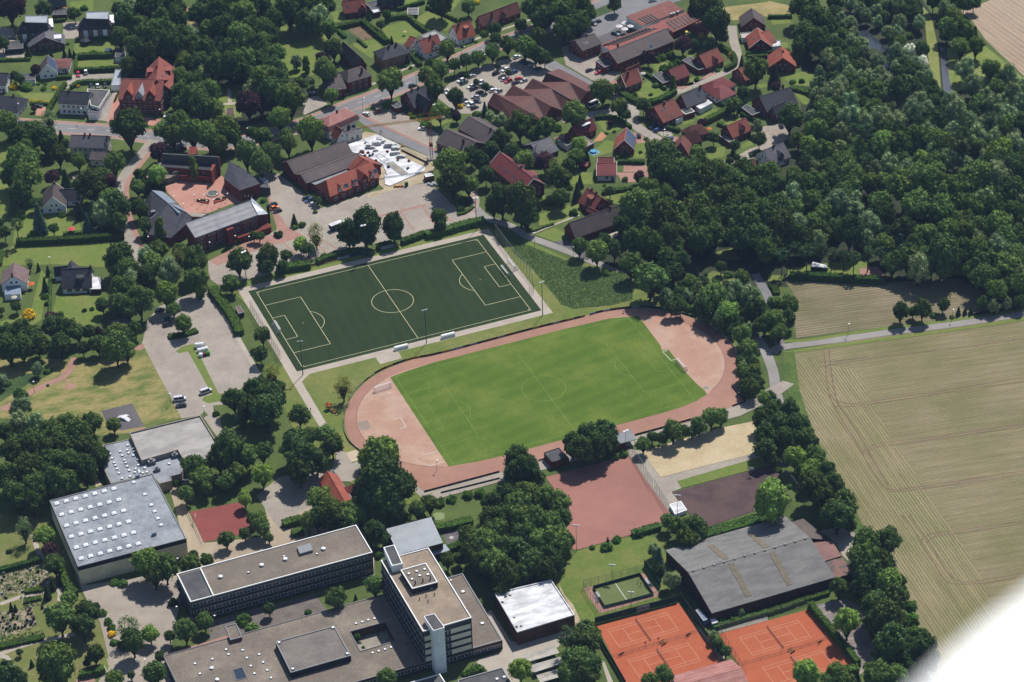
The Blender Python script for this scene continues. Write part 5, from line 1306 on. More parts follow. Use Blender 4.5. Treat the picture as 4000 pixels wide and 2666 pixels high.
b = MB(); b.face([(p.x, p.y, 4.05) for p in q][::-1]); b.obj('light_well', GLASS, t)
b = MB()
for i in range(4): b.tube((q[i].x, q[i].y, 4.1), (q[(i + 1) % 4].x, q[(i + 1) % 4].y, 4.1), .15, n=4)
b.obj('light_well_rim', STEEL, t)
ZT = 18.6
t, M, Q = block('six-storey school tower with pale gravel roof and cream panels', '1148,446 1585,330 1980,972 1535,1100', ZT, surf('facade_dark', S(98, 92, 96), S(86, 80, 86), .2, 1.5, .12), GRAVEL2, 'school tower', 'school_tower', 'six-storey school tower', .35, WHITE)
band_facade(t, Q, M, (1.0, 4.4, 7.6, 10.8, 14.0), 1.7, 2.9)
# cream panels on the front end wall
n = len(Q)
fr = min(range(n), key=lambda i: Vector(M @ Vector(((Q[i][0] + Q[(i + 1) % n][0]) / 2, (Q[i][1] + Q[(i + 1) % n][1]) / 2, 0))).dot(Vector((0.3, 1, 0))))
p, q = Vector(Q[fr]), Vector(Q[(fr + 1) % n]); d = (q - p); L = d.length; d.normalize(); N = Vector((d.y, -d.x))
CRP = surf('cream_panel', (.66, .6, .48, 1), (.6, .55, .43, 1), .2, 1.2, .06)
for z in (4.3, 7.5, 10.7, 13.9):
    for f0, f1 in ((.02, .2), (.56, .97)):
        b = MB(); a_, c_ = p + d * L * f0 + N * .22, p + d * L * f1 + N * .22
        M2 = Matrix.Translation((a_.x, a_.y, z)) @ Matrix.Rotation(math.atan2(d.y, d.x), 4, 'Z'); b.box(0, L * (f1 - f0), 0, .2, 0, 2.1, 0, M2); b.obj('cream_panel', CRP, t)
block('', '1330,535 1562,470 1670,645 1436,706', ZT + 2.2, DARKW, GRAVEL, parent=t, pname='plant_room', z0=ZT - .3, edge=WHITE)
block('', '1172,328 1272,303 1348,475 1250,498', ZT + 2.8, WHITEW, FELT2, parent=t, pname='lift_house', z0=ZT - .3, edge=WHITE)
skylights(t, [(1405, 572), (1477, 550), (1550, 532), (1435, 622), (1580, 580), (1505, 590)], ZT + 2, 1.0)
skylights(t, [(1610, 705)], ZT - .3, 1.2)
for p_ in ((1465, 665), (1535, 645), (1605, 622)): vent(t, p_, ZT + 1.9, 1.5, .25, DARKM)
for p_ in ((1503, 812), (1565, 780), (1583, 828), (1640, 765), (1380, 685)): vent(t, p_, ZT - .3, .9, .18, DARKM)
q = at((1300, 508), ZT) - t.location; b = MB(); b.box(q.x - 1.1, q.x + 1.1, q.y - .5, q.y + .5, ZT - .3, ZT + .9); b.obj('tank', surf('rust_tank', S(190, 110, 76), S(170, 96, 70)), t)
P = [at(p_, 20.8) for p_ in pts('1545,965 1640,940 1732,1065 1632,1095')]
b = MB(); b.prism([(p_.x - t.location.x, p_.y - t.location.y) for p_ in P], 0, 20.8, 0, top=False); st_ = b.obj('stair_tower', WHITEW, t)
b = MB(); b.face([(p_.x - t.location.x, p_.y - t.location.y, 20.7) for p_ in P][::-1]); b.obj('roof', FELT2, st_)
b = MB(); Q4 = [(p_.x - t.location.x, p_.y - t.location.y, 20.85) for p_ in P]
for i in range(4): b.tube(Q4[i], Q4[(i + 1) % 4], .18, n=4)
b.obj('roof_edge', WHITE, st_)
t, M, Q = block('low gravel roofed annex right of the school tower', '1740,612 1898,566 2265,1178 1985,1255', 4.4, BROWNB, GRAVEL, 'school building', 'school_building', 'annex right of the tower', .25, STEEL)
band_facade(t, Q, M, (1.2,), 1.7, 2.4)
skylights(t, [(1902, 738), (2080, 1028)], 4.2, 1.3)
CORR = surf('corrugated_metal', S(186, 190, 194), S(170, 176, 182), .2, 1, .06, rough=.45, spec=.5, obj=True)
t, M, P = shell('pavilion with pale standing seam metal roof behind the tower', [(1197, 157, 5.4), (1608, 48, 5.4), (1718, 285, 6.2), (1312, 395, 6.2)], [(0, 1, 2, 3)], BROWNB, CORR, 'pavilion', 'pavilion', 'metal roofed pavilion')
for i in range(1, 26):
    f = i / 26; b = MB(); b.tube(P[0].lerp(P[1], f) + Vector((0, 0, .06)), P[3].lerp(P[2], f) + Vector((0, 0, .06)), .06, n=4); b.obj('standing_seam', METAL, t)
shell('', [(1345, 362, 3.6), (1740, 297, 3.6), (1782, 355, 3.0), (1622, 398, 3.0)], [(0, 1, 2, 3)], BROWNB, surf('bluish_metal', S(166, 180, 196), S(156, 170, 186), rough=.45), parent=t, pname='lower_roof')
tile(2, 3)
t, M, Q = block('square brick building with glaring white roof', '-160,748 360,624 575,946 48,1106', 6.2, BROWNB, SHEET, 'school building', 'school_building', 'white roofed brick building', .35, SHEET)
MOSS = surf('roof_moss', S(96, 84, 70), S(80, 70, 60), .5, 1.5, .2)
for p_ in ((20, 970), (40, 1060), (80, 1050), (-60, 780), (-20, 765), (-90, 830)):
    q = at(p_, 6) - t.location; b = MB(); k = 6; r_ = 0.5 + rnd.random() * .5
    b.face([(q.x + r_ * math.cos(2 * math.pi * i / k) * (.6 + rnd.random() * .6), q.y + r_ * math.sin(2 * math.pi * i / k) * (.6 + rnd.random() * .6), 5.87 + .005) for i in range(k)]); b.obj('moss_patch', MOSS, t)
tile(1, 3)
block('dark flat roof corner at the bottom edge below the tower', '1420,1567 1690,1490 1760,1600 1480,1680', 3.6, BROWNB, FELT2, 'school building', 'school_building', edge=WHITE)
t, M, Q = block('flat grey roof with two skylights at the bottom edge', '1850,1548 2265,1430 2370,1620 1960,1740', 3.6, BROWNB, FELT2, 'school building', 'school_building', edge=STEEL)
skylights(t, [(2215, 1540), (2282, 1522)], 3.4, 1.1)
tile(2, 3)
FIBR = surf('fibre_cement', S(214, 208, 196), S(184, 178, 168), .25, 1, .12, stretch=(1, 3, 1), rot=.3)
def shelter(label, pl, name='bicycle_shelter', cat='bicycle shelter', z=2.4, roof=None, group=None):
    P = [at(p, z) for p in pts(pl)]; c = sum(P, Vector()) / len(P); c.z = 0
    t = thing(name, c, 0, label, cat, group)
    b = MB(); q = [p - c for p in P]; mid0, mid1 = q[0].lerp(q[3], .5) - Vector((0, 0, .35)), q[1].lerp(q[2], .5) - Vector((0, 0, .35))
    n_ = (q[1] - q[0]).cross(q[2] - q[0]).z
    for f in ([q[0], q[1], mid1, mid0], [mid0, mid1, q[2], q[3]]): slab(b, f if n_ > 0 else f[::-1], .1)
    b.obj('roof', roof or FIBR, t)
    b = MB()
    for i in range(6):
        p = mid0.lerp(mid1, (i + .5) / 6); b = MB(); b.tube((p.x, p.y, 0), (p.x, p.y, z - .3), .08, n=5); b.obj('post', STEEL, t)
shelter('rear bicycle shelter with pale roof, nearest the white building', '105,1315 400,1230 435,1296 132,1385', group='bicycle shelters')
shelter('middle bicycle shelter of the three pale roofs', '163,1412 455,1328 500,1385 205,1476', group='bicycle shelters')
shelter('front bicycle shelter of the three, nearest the bottom edge', '223,1502 510,1420 560,1480 262,1570', group='bicycle shelters')
# ---------------------------------------------------------------- tennis hall and sports huts
HALLR = surf('hall_roof_sheet', S(156, 153, 149), S(136, 134, 132), .12, .8, .12, stretch=(1, 3, 1), rot=1.2, obj=True)
t, M = gable('tennis hall with broad grey roof and wooden gable wall', (1620, 557), (2740, 236), (1812, 940), 5.2, 9.4, WOODW, HALLR, cat='tennis hall', name='tennis_hall', lm='grey tennis hall', win=False, oh=.25)
YELS = surf('translucent_strip', S(148, 136, 116), S(130, 120, 104), .8, 2, .2)
Mi = M.inverted()
HWT = abs((Mi @ at((1812, 940), 5.2)).y)
def strip_on(pl):
    b = MB(); P = []
    for p in pts(pl):
        z = 7
        for _ in range(30):
            q = Mi @ at(p, z); z = .5 * z + .5 * (9.52 - min(1, abs(q.y) / HWT) * 4.2)
        P.append(Vector((q.x, q.y, z)))
    n_ = (P[1] - P[0]).cross(P[2] - P[0]).z
    slab(b, P if n_ > 0 else P[::-1], .1); b.obj('light_strip', YELS, t)
for s_ in ('1795,312 1850,297 2000,425 1945,440', '2165,207 2220,192 2370,320 2315,335', '1985,480 2040,465 2205,770 2150,785', '2363,378 2413,362 2580,665 2530,680'): strip_on(s_)
for i in range(12):
    f = (i + .5) / 12; L_ = (at((1620, 557), 9.4) - at((2740, 236), 9.4)).length
    b = MB(); x = -L_ / 2 + L_ * f; b.box(x - .35, x + .35, -.4, .4, 9.3, 9.8); b.obj('ridge_vent', CONC, t)
tile(3, 3)
shell('low brown sheet lean-to at the back of the tennis hall', [(205, 97, 5), (325, 62, 4), (480, 190, 4), (520, 255, 4), (395, 245, 5), (385, 232, 5)], [(0, 1, 2, 3, 4, 5)], WOODW, surf('brown_sheet', S(124, 112, 106), S(108, 98, 94), .2, 1, .12), 'annex', 'annex')
shell('pinkish sheet lean-to with bright seam beside the tennis hall', [(405, 285, 4.8), (590, 265, 3.4), (675, 405, 3.4), (512, 455, 4.8)], [(0, 1, 2, 3)], WOODW, surf('pink_sheet', S(164, 124, 116), S(146, 112, 106), .2, 1, .12), 'annex', 'annex')
shell('flat grey and rust lean-to nearest the green trailer', [(514, 460, 4.2), (680, 420, 3.2), (795, 562, 3.2), (592, 618, 4.2)], [(0, 1, 2, 3)], WOODW, surf('rust_sheet', S(150, 116, 104), S(110, 104, 104), .35, 1, .15, thr=(.45, .55)), 'annex', 'annex')
tile(2, 3)
block('blue steel container beside the tennis hall gable', '1687,905 1722,890 1806,985 1760,1003', 2.6, surf('container_blue', S(120, 140, 176), S(104, 124, 160)), surf('container_top', S(150, 166, 190), S(140, 156, 182)), 'container', 'container', para=.05)
block('small white hut beside the blue steel container', '1815,985 1870,970 1896,1015 1842,1032', 2.2, surf('blue_grey_wall', S(150, 164, 186), S(140, 154, 176)), SHEET, 'hut', 'hut', para=.05)
t, M = gable('tennis clubhouse with pinkish red roof between the clay courts', (1535, 1600), (2110, 1437), (1455, 1512), 3.2, 5.8, WHITEW, PINKR, cat='clubhouse', name='clubhouse', lm='tennis clubhouse')
tile(2, 2)
def posts_roof(label, pl, z, roof, name, cat, lm=None):
    P = [at(p, z) for p in pts(pl)]; c = sum(P, Vector()) / len(P); c.z = 0
    t = thing(name, c, 0, label, cat); landmark(lm, c + Vector((0, 0, z)))
    b = MB(); b.prism([(p.x - c.x, p.y - c.y) for p in P], z - .3, z, 0, bottom=True); b.obj('roof', roof, t)
    b = MB()
    for p in P: b = MB(); b.tube(((p.x - c.x) * .92, (p.y - c.y) * .92, 0), ((p.x - c.x) * .92, (p.y - c.y) * .92, z - .3), .1, n=6); b.obj('post', DARKM, t)
    return t, P, c
t, P, c = posts_roof('grandstand shelter with grey flat roof beside the track', '800,900 1088,810 1142,900 830,985', 3.2, surf('shelter_felt', S(162, 166, 168), S(148, 152, 156)), 'grandstand', 'grandstand', 'grandstand shelter')
b = MB(); b.prism([((p.x - c.x) * .9, (p.y - c.y) * .9) for p in (P[0], P[0].lerp(P[1], .75), P[3].lerp(P[2], .75), P[3])], 0, 2.7, 0); b.obj('wall', BRICK, t)
block('brick equipment hut with grey flat roof beside the track', '293,1024 430,978 525,1075 365,1112', 3.3, BRICK, FELT2, 'hut', 'hut', 'brick equipment hut', .1, DARKW)
block('white roofed hut under a lamp between the two ball courts', '1448,1500 1552,1468 1608,1550 1500,1590', 1.7, WHITEW, SHEET, 'hut', 'hut', 'white roofed hut', .06, WHITE)
tile(1, 2)
gable('sports clubhouse with orange ridge slope beside the big oaks', (655, 1190), (818, 1475), (572, 1275), 2.8, 6, BRICK, ORANGE, cat='clubhouse', name='clubhouse', lm='sports clubhouse', win=False)
block('narrow grey flat roof linking the sports clubhouse roofs', '680,1185 715,1180 885,1440 850,1460', 2.6, BRICK, FELT2, 'annex', 'annex', para=.05)
gable('red hip roof of the clubhouse beneath the oak', (870, 1318), (935, 1300), (842, 1400), 2.8, 5, BRICK, RED, 3, 3, cat='clubhouse', name='clubhouse', win=False)
# ---------------------------------------------------------------- construction slab
zone(1080, 400, 3.563)
slabP = gp('1000,596 1395,460 1700,600 1732,640 1612,690 1790,790 2068,915 2062,962 1580,1176 1512,1150 1502,1012 1542,1032 1480,870 1240,760 1050,702')
c = Vector((*(sum(slabP, Vector((0, 0))) / len(slabP)), 0))
t = thing('building_slab', c, 0, 'bright white concrete base slab of the unfinished building', 'building slab'); landmark('white building slab', c)
b = MB(); b.prism([(p.x - c.x, p.y - c.y) for p in slabP], 0, .45, 0); b.obj('slab', SHEET, t)
b = MB()
for s in ('1380,745 1440,712 1560,800 1480,835', '1535,845 1615,825 1830,990 1745,1020', '1125,545 1210,520', '1210,520 1330,600', '1490,835 1600,900 1720,1000', '1450,770 1520,740'):
    P = [at(p, .5) - c for p in pts(s)]
    for i in range(len(P) - (1 if len(P) == 2 else 0)):
        p, q = P[i], P[(i + 1) % len(P)]; b.tube((p.x, p.y, .5), (q.x, q.y, .5), .13, n=4)
b.obj('wall_footing', FELT, t)
b = MB(); P = [at(p, .5) - c for p in pts('1545,850 1612,832 1815,988 1742,1012')]; b.face([(p.x, p.y, .46) for p in P][::-1]); b.obj('bare_bay', CONC, t)
# ================================================================ LABELS that tell look-alikes apart
PENDING = []     # (object, descriptor, category, group, point) named once every landmark stands
ORD = ['nearest', 'second nearest', 'third nearest', 'fourth nearest', 'fifth nearest', 'sixth nearest', 'seventh nearest', 'eighth nearest', 'ninth nearest', 'tenth nearest']
ORD += ['%s nearest' % w for w in 'eleventh twelfth thirteenth fourteenth fifteenth sixteenth seventeenth eighteenth nineteenth twentieth'.split()]
def later(o, desc, cat, group, v):
    PENDING.append((o, desc, cat, group, *pix(v)))
def name_all():
    def side(dx, dy):
        if abs(dx) > abs(dy) * 1.0: return 'right of' if dx > 0 else 'left of'
        return 'below' if dy > 0 else 'above'
    by = {}
    for e in PENDING: by.setdefault(e[1], []).append(e)
    table = {}
    for desc, es in by.items():
        for li, (ln, lx, ly) in enumerate(LM):
            for s in ('right of', 'left of', 'below', 'above'):
                c = sorted([((e[4] - lx) ** 2 + (e[5] - ly) ** 2, k) for k, e in enumerate(es) if side(e[4] - lx, e[5] - ly) == s])
                for r, (d, k) in enumerate(c[:len(ORD)]):
                    cost = r * 160 + d ** .5
                    if len(('%s %s %s the %s' % (desc, ORD[r], s, ln)).split()) < 17 and ((desc, k) not in table or cost < table[(desc, k)][0]):
                        table[(desc, k)] = (cost, '%s, %s %s the %s' % (desc, ORD[r], s, ln))
    for desc, es in by.items():
        for k, e in enumerate(es):
            tag(e[0], table[(desc, k)][1], e[2], e[3])
whole()
for nm, x, y in (('long pond', 2010, 95), ('narrow stream', 2172, 170), ('grass dyke', 2140, 110), ('bare ploughed field', 2310, 70), ('small crop field', 2010, 690), ('farm lane', 2100, 758), ('large maize field', 2000, 1000), ('artificial turf pitch', 905, 690), ('running track', 1240, 890),
                 ('grass stadium pitch', 1240, 880), ('beach sand court', 1610, 1030), ('dark brown court', 1670, 1140), ('pink cinder court', 1400, 1160), ('club lawn', 1400, 1290), ('left clay courts', 1500, 1470), ('right clay courts', 1800, 1480), ('shaded car park', 1940, 1420), ('school yard', 300, 1420),
                 ('red school court', 510, 1200), ('cemetery path', 100, 1440), ('grave beds', 50, 1400), ('dry meadow', 240, 880), ('meadow car park', 440, 790), ('asphalt skating pad', 283, 958), ('plaza fountain', 489, 447), ('turning circle', 1775, 310), ('paved yard', 830, 500), ('park lawn', 690, 100), ('supermarket car park', 1130, 190),
                 ('tall grass meadow', 1300, 640), ('long mown lawn', 130, 580), ('straw meadow', 1750, 20), ('tower crane', 990, 330), ('school garden pond', 1005, 1185), ('walled play corner', 525, 200), ('left flower beds', 60, 1250)):
    LM.append((nm, x * 1.7, y * 1.7))
# ================================================================ TREES
def leafcard(b, c, n, s, r, asp=1.0, mi=0):
    n = n.normalized(); u = n.orthogonal().normalized(); v = n.cross(u)
    a = r.random() * 6.28; ca, sa = math.cos(a) * s, math.sin(a) * s
    e1, e2 = u * ca + v * sa, (v * ca - u * sa) * asp
    b.face([c - e1 - e2 * .6, c + e1 * .3 - e2, c + e1 + e2 * .5, c - e1 * .4 + e2], mi)
def ico():
    t = (1 + 5 ** .5) / 2
    V = [Vector(p).normalized() for p in ((-1, t, 0), (1, t, 0), (-1, -t, 0), (1, -t, 0), (0, -1, t), (0, 1, t), (0, -1, -t), (0, 1, -t), (t, 0, -1), (t, 0, 1), (-t, 0, -1), (-t, 0, 1))]
    F = ((0, 11, 5), (0, 5, 1), (0, 1, 7), (0, 7, 10), (0, 10, 11), (1, 5, 9), (5, 11, 4), (11, 10, 2), (10, 7, 6), (7, 1, 8), (3, 9, 4), (3, 4, 2), (3, 2, 6), (3, 6, 8), (3, 8, 9), (4, 9, 5), (2, 4, 11), (6, 2, 10), (8, 6, 7), (9, 8, 1))
    return V, F
IV, IF = ico()
def lobe(b, c, r, n, s, rr, jit=.55, core=.8, sq=1.0, asp=1.0, down=-.6):
    if core:
        n0 = len(b.v)
        k = [core * (.85 + rr.random() * .3) for _ in IV]
        b.v += [(c.x + v.x * r * q, c.y + v.y * r * q, c.z + v.z * r * q * sq) for v, q in zip(IV, k)]
        b.f += [tuple(n0 + i for i in f) for f in IF]; b.m += [0] * len(IF)
    for _ in range(n):
        z = rr.uniform(down, 1); a = rr.random() * 6.283; q = math.sqrt(max(0, 1 - z * z))
        d = Vector((q * math.cos(a), q * math.sin(a), z))
        nn = d + Vector((rr.gauss(0, 1), rr.gauss(0, 1), rr.gauss(0, 1))) * jit * .6
        k = r * (.84 + rr.random() * .3 + (.35 * rr.random() if rr.random() < .14 else 0))
        leafcard(b, c + Vector((d.x * k, d.y * k, d.z * k * sq)), nn, s * (.65 + rr.random() * .7), rr, asp)
def crown(kind, seed):
    rr = random.Random(seed); b = MB()
    if kind in 'broad oak':
        nl, cl = (46, 52) if kind == 'broad' else (58, 46)
        ir = .66 if kind == 'broad' else .7
        for i in range(nl):
            z = 1 - (i + .5) / nl * 1.62; a = i * 2.39996 + rr.random() * .7; q = math.sqrt(max(0, 1 - z * z))
            k = ir * (.62 + rr.random() * .58)
            r = (.2 + rr.random() * .18) * (1 if kind == 'broad' else .88)
            lobe(b, Vector((q * math.cos(a) * k, q * math.sin(a) * k, z * k * .92)), r, cl, .062, rr)
        lobe(b, Vector((0, 0, -.05)), .6, 0, .1, rr)
    elif kind == 'willow':
        for i in range(40):
            z = rr.uniform(-.7, 1); a = rr.random() * 6.283; q = math.sqrt(max(0, 1 - z * z)); k = rr.uniform(.45, .75)
            lobe(b, Vector((q * math.cos(a) * k, q * math.sin(a) * k, z * .78)), rr.uniform(.2, .34), 62, .05, rr, .75, .76, 1.3, .55, -.8)
    elif kind == 'feather':
        for i in range(46):
            z = rr.uniform(-.8, 1); a = rr.random() * 6.283; q = math.sqrt(max(0, 1 - z * z)); k = rr.uniform(.2, .85)
            lobe(b, Vector((q * math.cos(a) * k, q * math.sin(a) * k, z * .95)), rr.uniform(.16, .28), 26, .05, rr, .9, 0, 1.2, .7, -.9)
    elif kind == 'column':
        for i in range(44):
            z = rr.uniform(-1, 1); a = rr.random() * 6.283; k = (.62 - .38 * max(0, z)) * rr.uniform(.7, 1.05)
            lobe(b, Vector((math.cos(a) * k, math.sin(a) * k, z * 1.75)), rr.uniform(.3, .42) * (1 - .3 * max(0, z)), 52, .085, rr, .6, .8, 1.25)
        lobe(b, Vector((0, 0, 0)), .55, 0, .1, rr, sq=2.4)
    elif kind == 'cone':
        for i in range(26):
            t = i / 25; rad = (1 - t) * .88 + .06; zz = -1.3 + 2.75 * t; k = max(4, int(13 * (1 - t)) + 3)
            for j in range(k):
                a = 6.283 * (j + rr.random() * .7) / k; R = rad * (.75 + rr.random() * .4)
                c = Vector((math.cos(a) * R * .72, math.sin(a) * R * .72, zz - R * .12))
                lobe(b, c, .16 + .1 * (1 - t), 15, .055, rr, .7, .7, .7, .6, -.5)
        b.tube((0, 0, -1.4), (0, 0, 1.5), .55, .02, 8)
    elif kind == 'pine':
        for i in range(24):
            z = rr.uniform(-.6, .95); a = rr.random() * 6.283; k = rr.uniform(.25, .85) * (1 - .35 * max(0, z))
            lobe(b, Vector((math.cos(a) * k, math.sin(a) * k, z)), rr.uniform(.2, .36), 52, .055, rr, .9, .6, .55, .5, -.5)
        for i in range(9):
            z = rr.uniform(-.7, .5); a = rr.random() * 6.283; b.tube((0, 0, z - .2), (math.cos(a) * .7, math.sin(a) * .7, z + .1), .035, .015, 4, 1)
    elif kind == 'shrub':
        for i in range(22):
            z = rr.uniform(-.1, .9); a = rr.random() * 6.283; q = math.sqrt(max(0, 1 - z * z)); k = rr.uniform(.5, .78)
            lobe(b, Vector((q * math.cos(a) * k, q * math.sin(a) * k, z * .62)), rr.uniform(.28, .42), 46, .085, rr, .6, .82, .9)
        lobe(b, Vector((0, 0, .1)), .7, 0, .1, rr, sq=.8)
    return b.mesh('crown', [LEAF, BARK])
CR = {k: [crown(k, 10 * i + 3 + len(k)) for i in range(n)] for k, n in (('broad', 4), ('oak', 4), ('willow', 3), ('feather', 2), ('column', 2), ('cone', 2), ('pine', 2), ('shrub', 3))}
def trunk_mesh(seed, limbs):
    rr = random.Random(seed); b = MB()
    b.tube((0, 0, -.02), (0, 0, .1), 1.5, 1.0, 9); b.tube((0, 0, .1), (.2, .1, .55), 1.0, .8, 9); b.tube((.2, .1, .55), (0, -.2, 1), .8, .2, 9)
    for i in range(limbs):
        a = 6.283 * (i + rr.random() * .6) / limbs; z = .45 + rr.random() * .25
        b.tube((.1, 0, z), (math.cos(a) * 7, math.sin(a) * 7, z + .22), .5, .12, 6)
    return b.mesh('trunk', BARK, True)
TR = [trunk_mesh(i, 5) for i in range(3)] + [trunk_mesh(9, 0)]
#  letter: words, name, category, crown kind, colour (sRGB of the leaf), vertical half height, clear trunk, group
SP = {
 'o': ('dark green oak-like tree', 'oak_tree', 'tree', 'oak', (64, 82, 44), .98, .45, 'dark oak-like trees'),
 'm': ('mid green broadleaf tree', 'broadleaf_tree', 'tree', 'broad', (82, 102, 52), .98, .5, 'broadleaf trees'),
 'l': ('light green broadleaf tree', 'broadleaf_tree', 'tree', 'broad', (104, 128, 60), .98, .5, 'broadleaf trees'),
 'y': ('yellowish green loose tree', 'broadleaf_tree', 'tree', 'feather', (112, 120, 58), .98, .6, 'broadleaf trees'),
 'w': ('grey-green willow-like tree', 'willow_tree', 'tree', 'willow', (110, 127, 88), 1.0, .25, 'willow-like trees'),
 'p': ('dark purple-leaved tree', 'purple_tree', 'tree', 'broad', (62, 44, 50), .98, .35, 'purple-leaved trees'),
 'g': ('golden yellow shrub', 'golden_shrub', 'shrub', 'shrub', (186, 164, 40), .95, 0, 'golden shrubs'),
 'c': ('dark cone-shaped conifer', 'conifer', 'conifer', 'cone', (54, 70, 46), 1.4, .15, 'conifers'),
 'b': ('bluish cone-shaped conifer', 'blue_spruce', 'conifer', 'cone', (62, 86, 76), 1.4, .15, 'conifers'),
 't': ('slender columnar tree', 'columnar_tree', 'tree', 'column', (92, 112, 54), 2.05, .2, 'columnar trees'),
 'n': ('open-crowned pine', 'pine_tree', 'tree', 'pine', (58, 78, 50), 1.0, 1.6, 'pines'),
 'f': ('feathery drooping birch-like tree', 'birch_tree', 'tree', 'feather', (110, 130, 84), 1.2, .3, 'birch-like trees'),
 's': ('rounded green shrub', 'shrub', 'shrub', 'shrub', (76, 104, 46), .95, 0, 'garden shrubs'),
 'd': ('rounded dark shrub', 'shrub', 'shrub', 'shrub', (52, 72, 38), .95, 0, 'garden shrubs'),
 'e': ('white flowering bush', 'flowering_bush', 'shrub', 'willow', (196, 198, 178), 1.0, 0, 'white flowering bushes'),
}
TREES = []       # (species, photo x, photo y, crown width in photo px)
def trees(c, r, s):
    tile(c, r)
    for w in s.replace('\n', ';').split(';'):
        if w.strip():
            x, y, d, k = w.split()
            TREES.append((k, TS[0] + float(x) / TS[2], TS[1] + float(y) / TS[2], float(d) / TS[2]))
def inside(p, poly):
    x, y = p; c = False
    for i in range(len(poly)):
        (x1, y1), (x2, y2) = poly[i - 1], poly[i]
        if (y1 > y) != (y2 > y) and x < (x2 - x1) * (y - y1) / (y2 - y1) + x1: c = not c
    return c
def scatter(c, r, poly, kinds, w0, w1, gap=.56, tries=900, seed=1):
    tile(c, r); rr = random.Random(seed)
    P = [(TS[0] + x / TS[2], TS[1] + y / TS[2]) for x, y in pts(poly)]
    x0, x1, y0, y1 = min(p[0] for p in P), max(p[0] for p in P), min(p[1] for p in P), max(p[1] for p in P)
    for _ in range(tries):
        x, y = rr.uniform(x0, x1), rr.uniform(y0, y1); w = rr.uniform(w0, w1) / TS[2]; k = rr.choice(kinds)
        if inside((x, y), P) and all(((x - t[1]) ** 2 + ((y - t[2]) * 1.35) ** 2) ** .5 > gap * .5 * (w + t[3]) * 1.0 for t in TREES): TREES.append((k, x, y, w))
trees(0, 0, '''90 60 260 p;400 85 150 o;680 130 120 m;20 400 120 o;265 375 80 c;1090 90 120 m;1190 70 150 w;1255 140 150 w;1290 205 140 m;1200 235 140 w;1100 340 170 o;1350 60 220 o;1480 50 230 o;1600 60 200 o;1400 340 300 o;1290 450 220 o;1220 400 150 m
1500 290 230 o;1560 430 240 o;1400 500 190 o;1650 330 190 o;1760 320 170 w;1900 60 200 o;1830 140 190 o;2000 120 220 o;2110 50 200 o;2230 130 230 m;2330 40 200 o;2070 270 250 o;2200 340 250 m;2310 260 200 o;1940 215 110 c;1770 430 200 o;1880 470 240 o;2020 420 160 w;2110 470 220 o;2240 540 200 m;2340 430 200 o
1690 560 170 m;1850 590 200 o;1990 610 210 o;2110 610 210 o;2230 650 190 o;1650 690 150 m;1880 690 170 w;1760 780 220 o;1660 850 200 o;1770 900 250 o;1900 850 210 m;1840 980 250 o;1960 1010 190 m;1640 960 140 o;2310 690 140 m;2300 820 150 w;2280 960 220 p
1180 1150 290 o;1500 1200 160 m;1640 1140 220 m;1590 1240 180 m;1770 1210 220 m;1910 1240 220 m;2060 1180 240 m;2150 1260 150 m;2260 1400 210 m;2310 1220 120 m;2010 1330 170 m;450 1100 170 f;60 1130 200 m;190 1270 220 o;300 1200 180 m;400 1270 220 o;220 1370 170 m;460 1340 150 o;210 1490 270 m;540 1420 150 o;440 1440 80 c
560 1260 90 c;720 1475 130 m;1050 1490 170 m;600 1330 90 o;1190 585 150 m;1150 665 110 s;500 805 50 g;120 790 90 g;640 490 55 c;680 500 50 c;590 490 50 c;465 490 50 c;255 470 80 c;310 1000 50 p;1450 1390 150 p;1775 1540 110 t;1550 530 70 g;860 480 70 s;770 70 80 s;295 925 50 g;370 930 50 g;445 935 50 g;1480 1050 60 d;330 640 90 p;240 790 120 s;400 810 60 s;620 400 40 s;180 720 90 m;130 700 80 o;720 790 40 g;350 770 40 s;415 770 40 s''')
trees(0, 1, '''250 40 240 m;180 200 190 o;330 300 110 m;480 60 130 p;600 70 110 c;830 130 260 o;940 60 170 o;990 110 160 p;740 120 130 m;950 390 230 w;1060 330 240 o;1020 260 200 m;1090 460 170 o;860 380 140 b;800 490 120 b;930 490 110 c;730 370 110 c;355 440 170 b;490 530 90 m;570 395 80 s;150 500 140 n;300 580 110 s;40 570 110 o;0 480 70 o;1260 150 130 m
1275 340 150 o;1330 500 120 l;1470 545 130 t;1335 590 80 c;1090 790 250 o;1170 900 210 m;1060 890 170 m;1210 1010 170 w;1140 1090 250 o;1280 1190 240 o;1160 1260 240 o;1080 1230 200 o;940 1240 120 m;925 1180 80 s;1340 790 170 w;1460 730 160 m;1400 860 200 m;1640 800 150 y;1650 735 130 m;1330 970 170 o;1560 930 210 w;1790 830 230 o;1800 1000 210 m;1840 1080 130 m
1530 1130 180 l;1590 1270 130 m;1680 1400 160 m;2190 830 230 o;2120 1030 150 m;2330 600 80 m;2140 650 60 s;260 1310 140 g;150 1250 90 m;10 1285 60 m;430 1215 55 d;410 1150 75 s;410 1045 80 c;440 920 60 c;350 885 50 c;270 860 110 f;60 1490 180 o;200 1470 200 o;310 1500 150 m;470 1430 180 o;470 1350 110 p;600 1460 200 o;710 1480 150 m;820 1480 120 m;910 1500 110 p
545 1310 80 s;775 1280 50 d;845 1265 50 s;1070 1500 200 m;1240 1450 120 m;1160 1540 150 o;1440 40 170 l;1275 40 90 o;1370 130 150 d;1460 150 130 d;1870 95 50 s;385 250 60 s;200 410 90 s;1840 1130 90 s;80 60 150 m''')
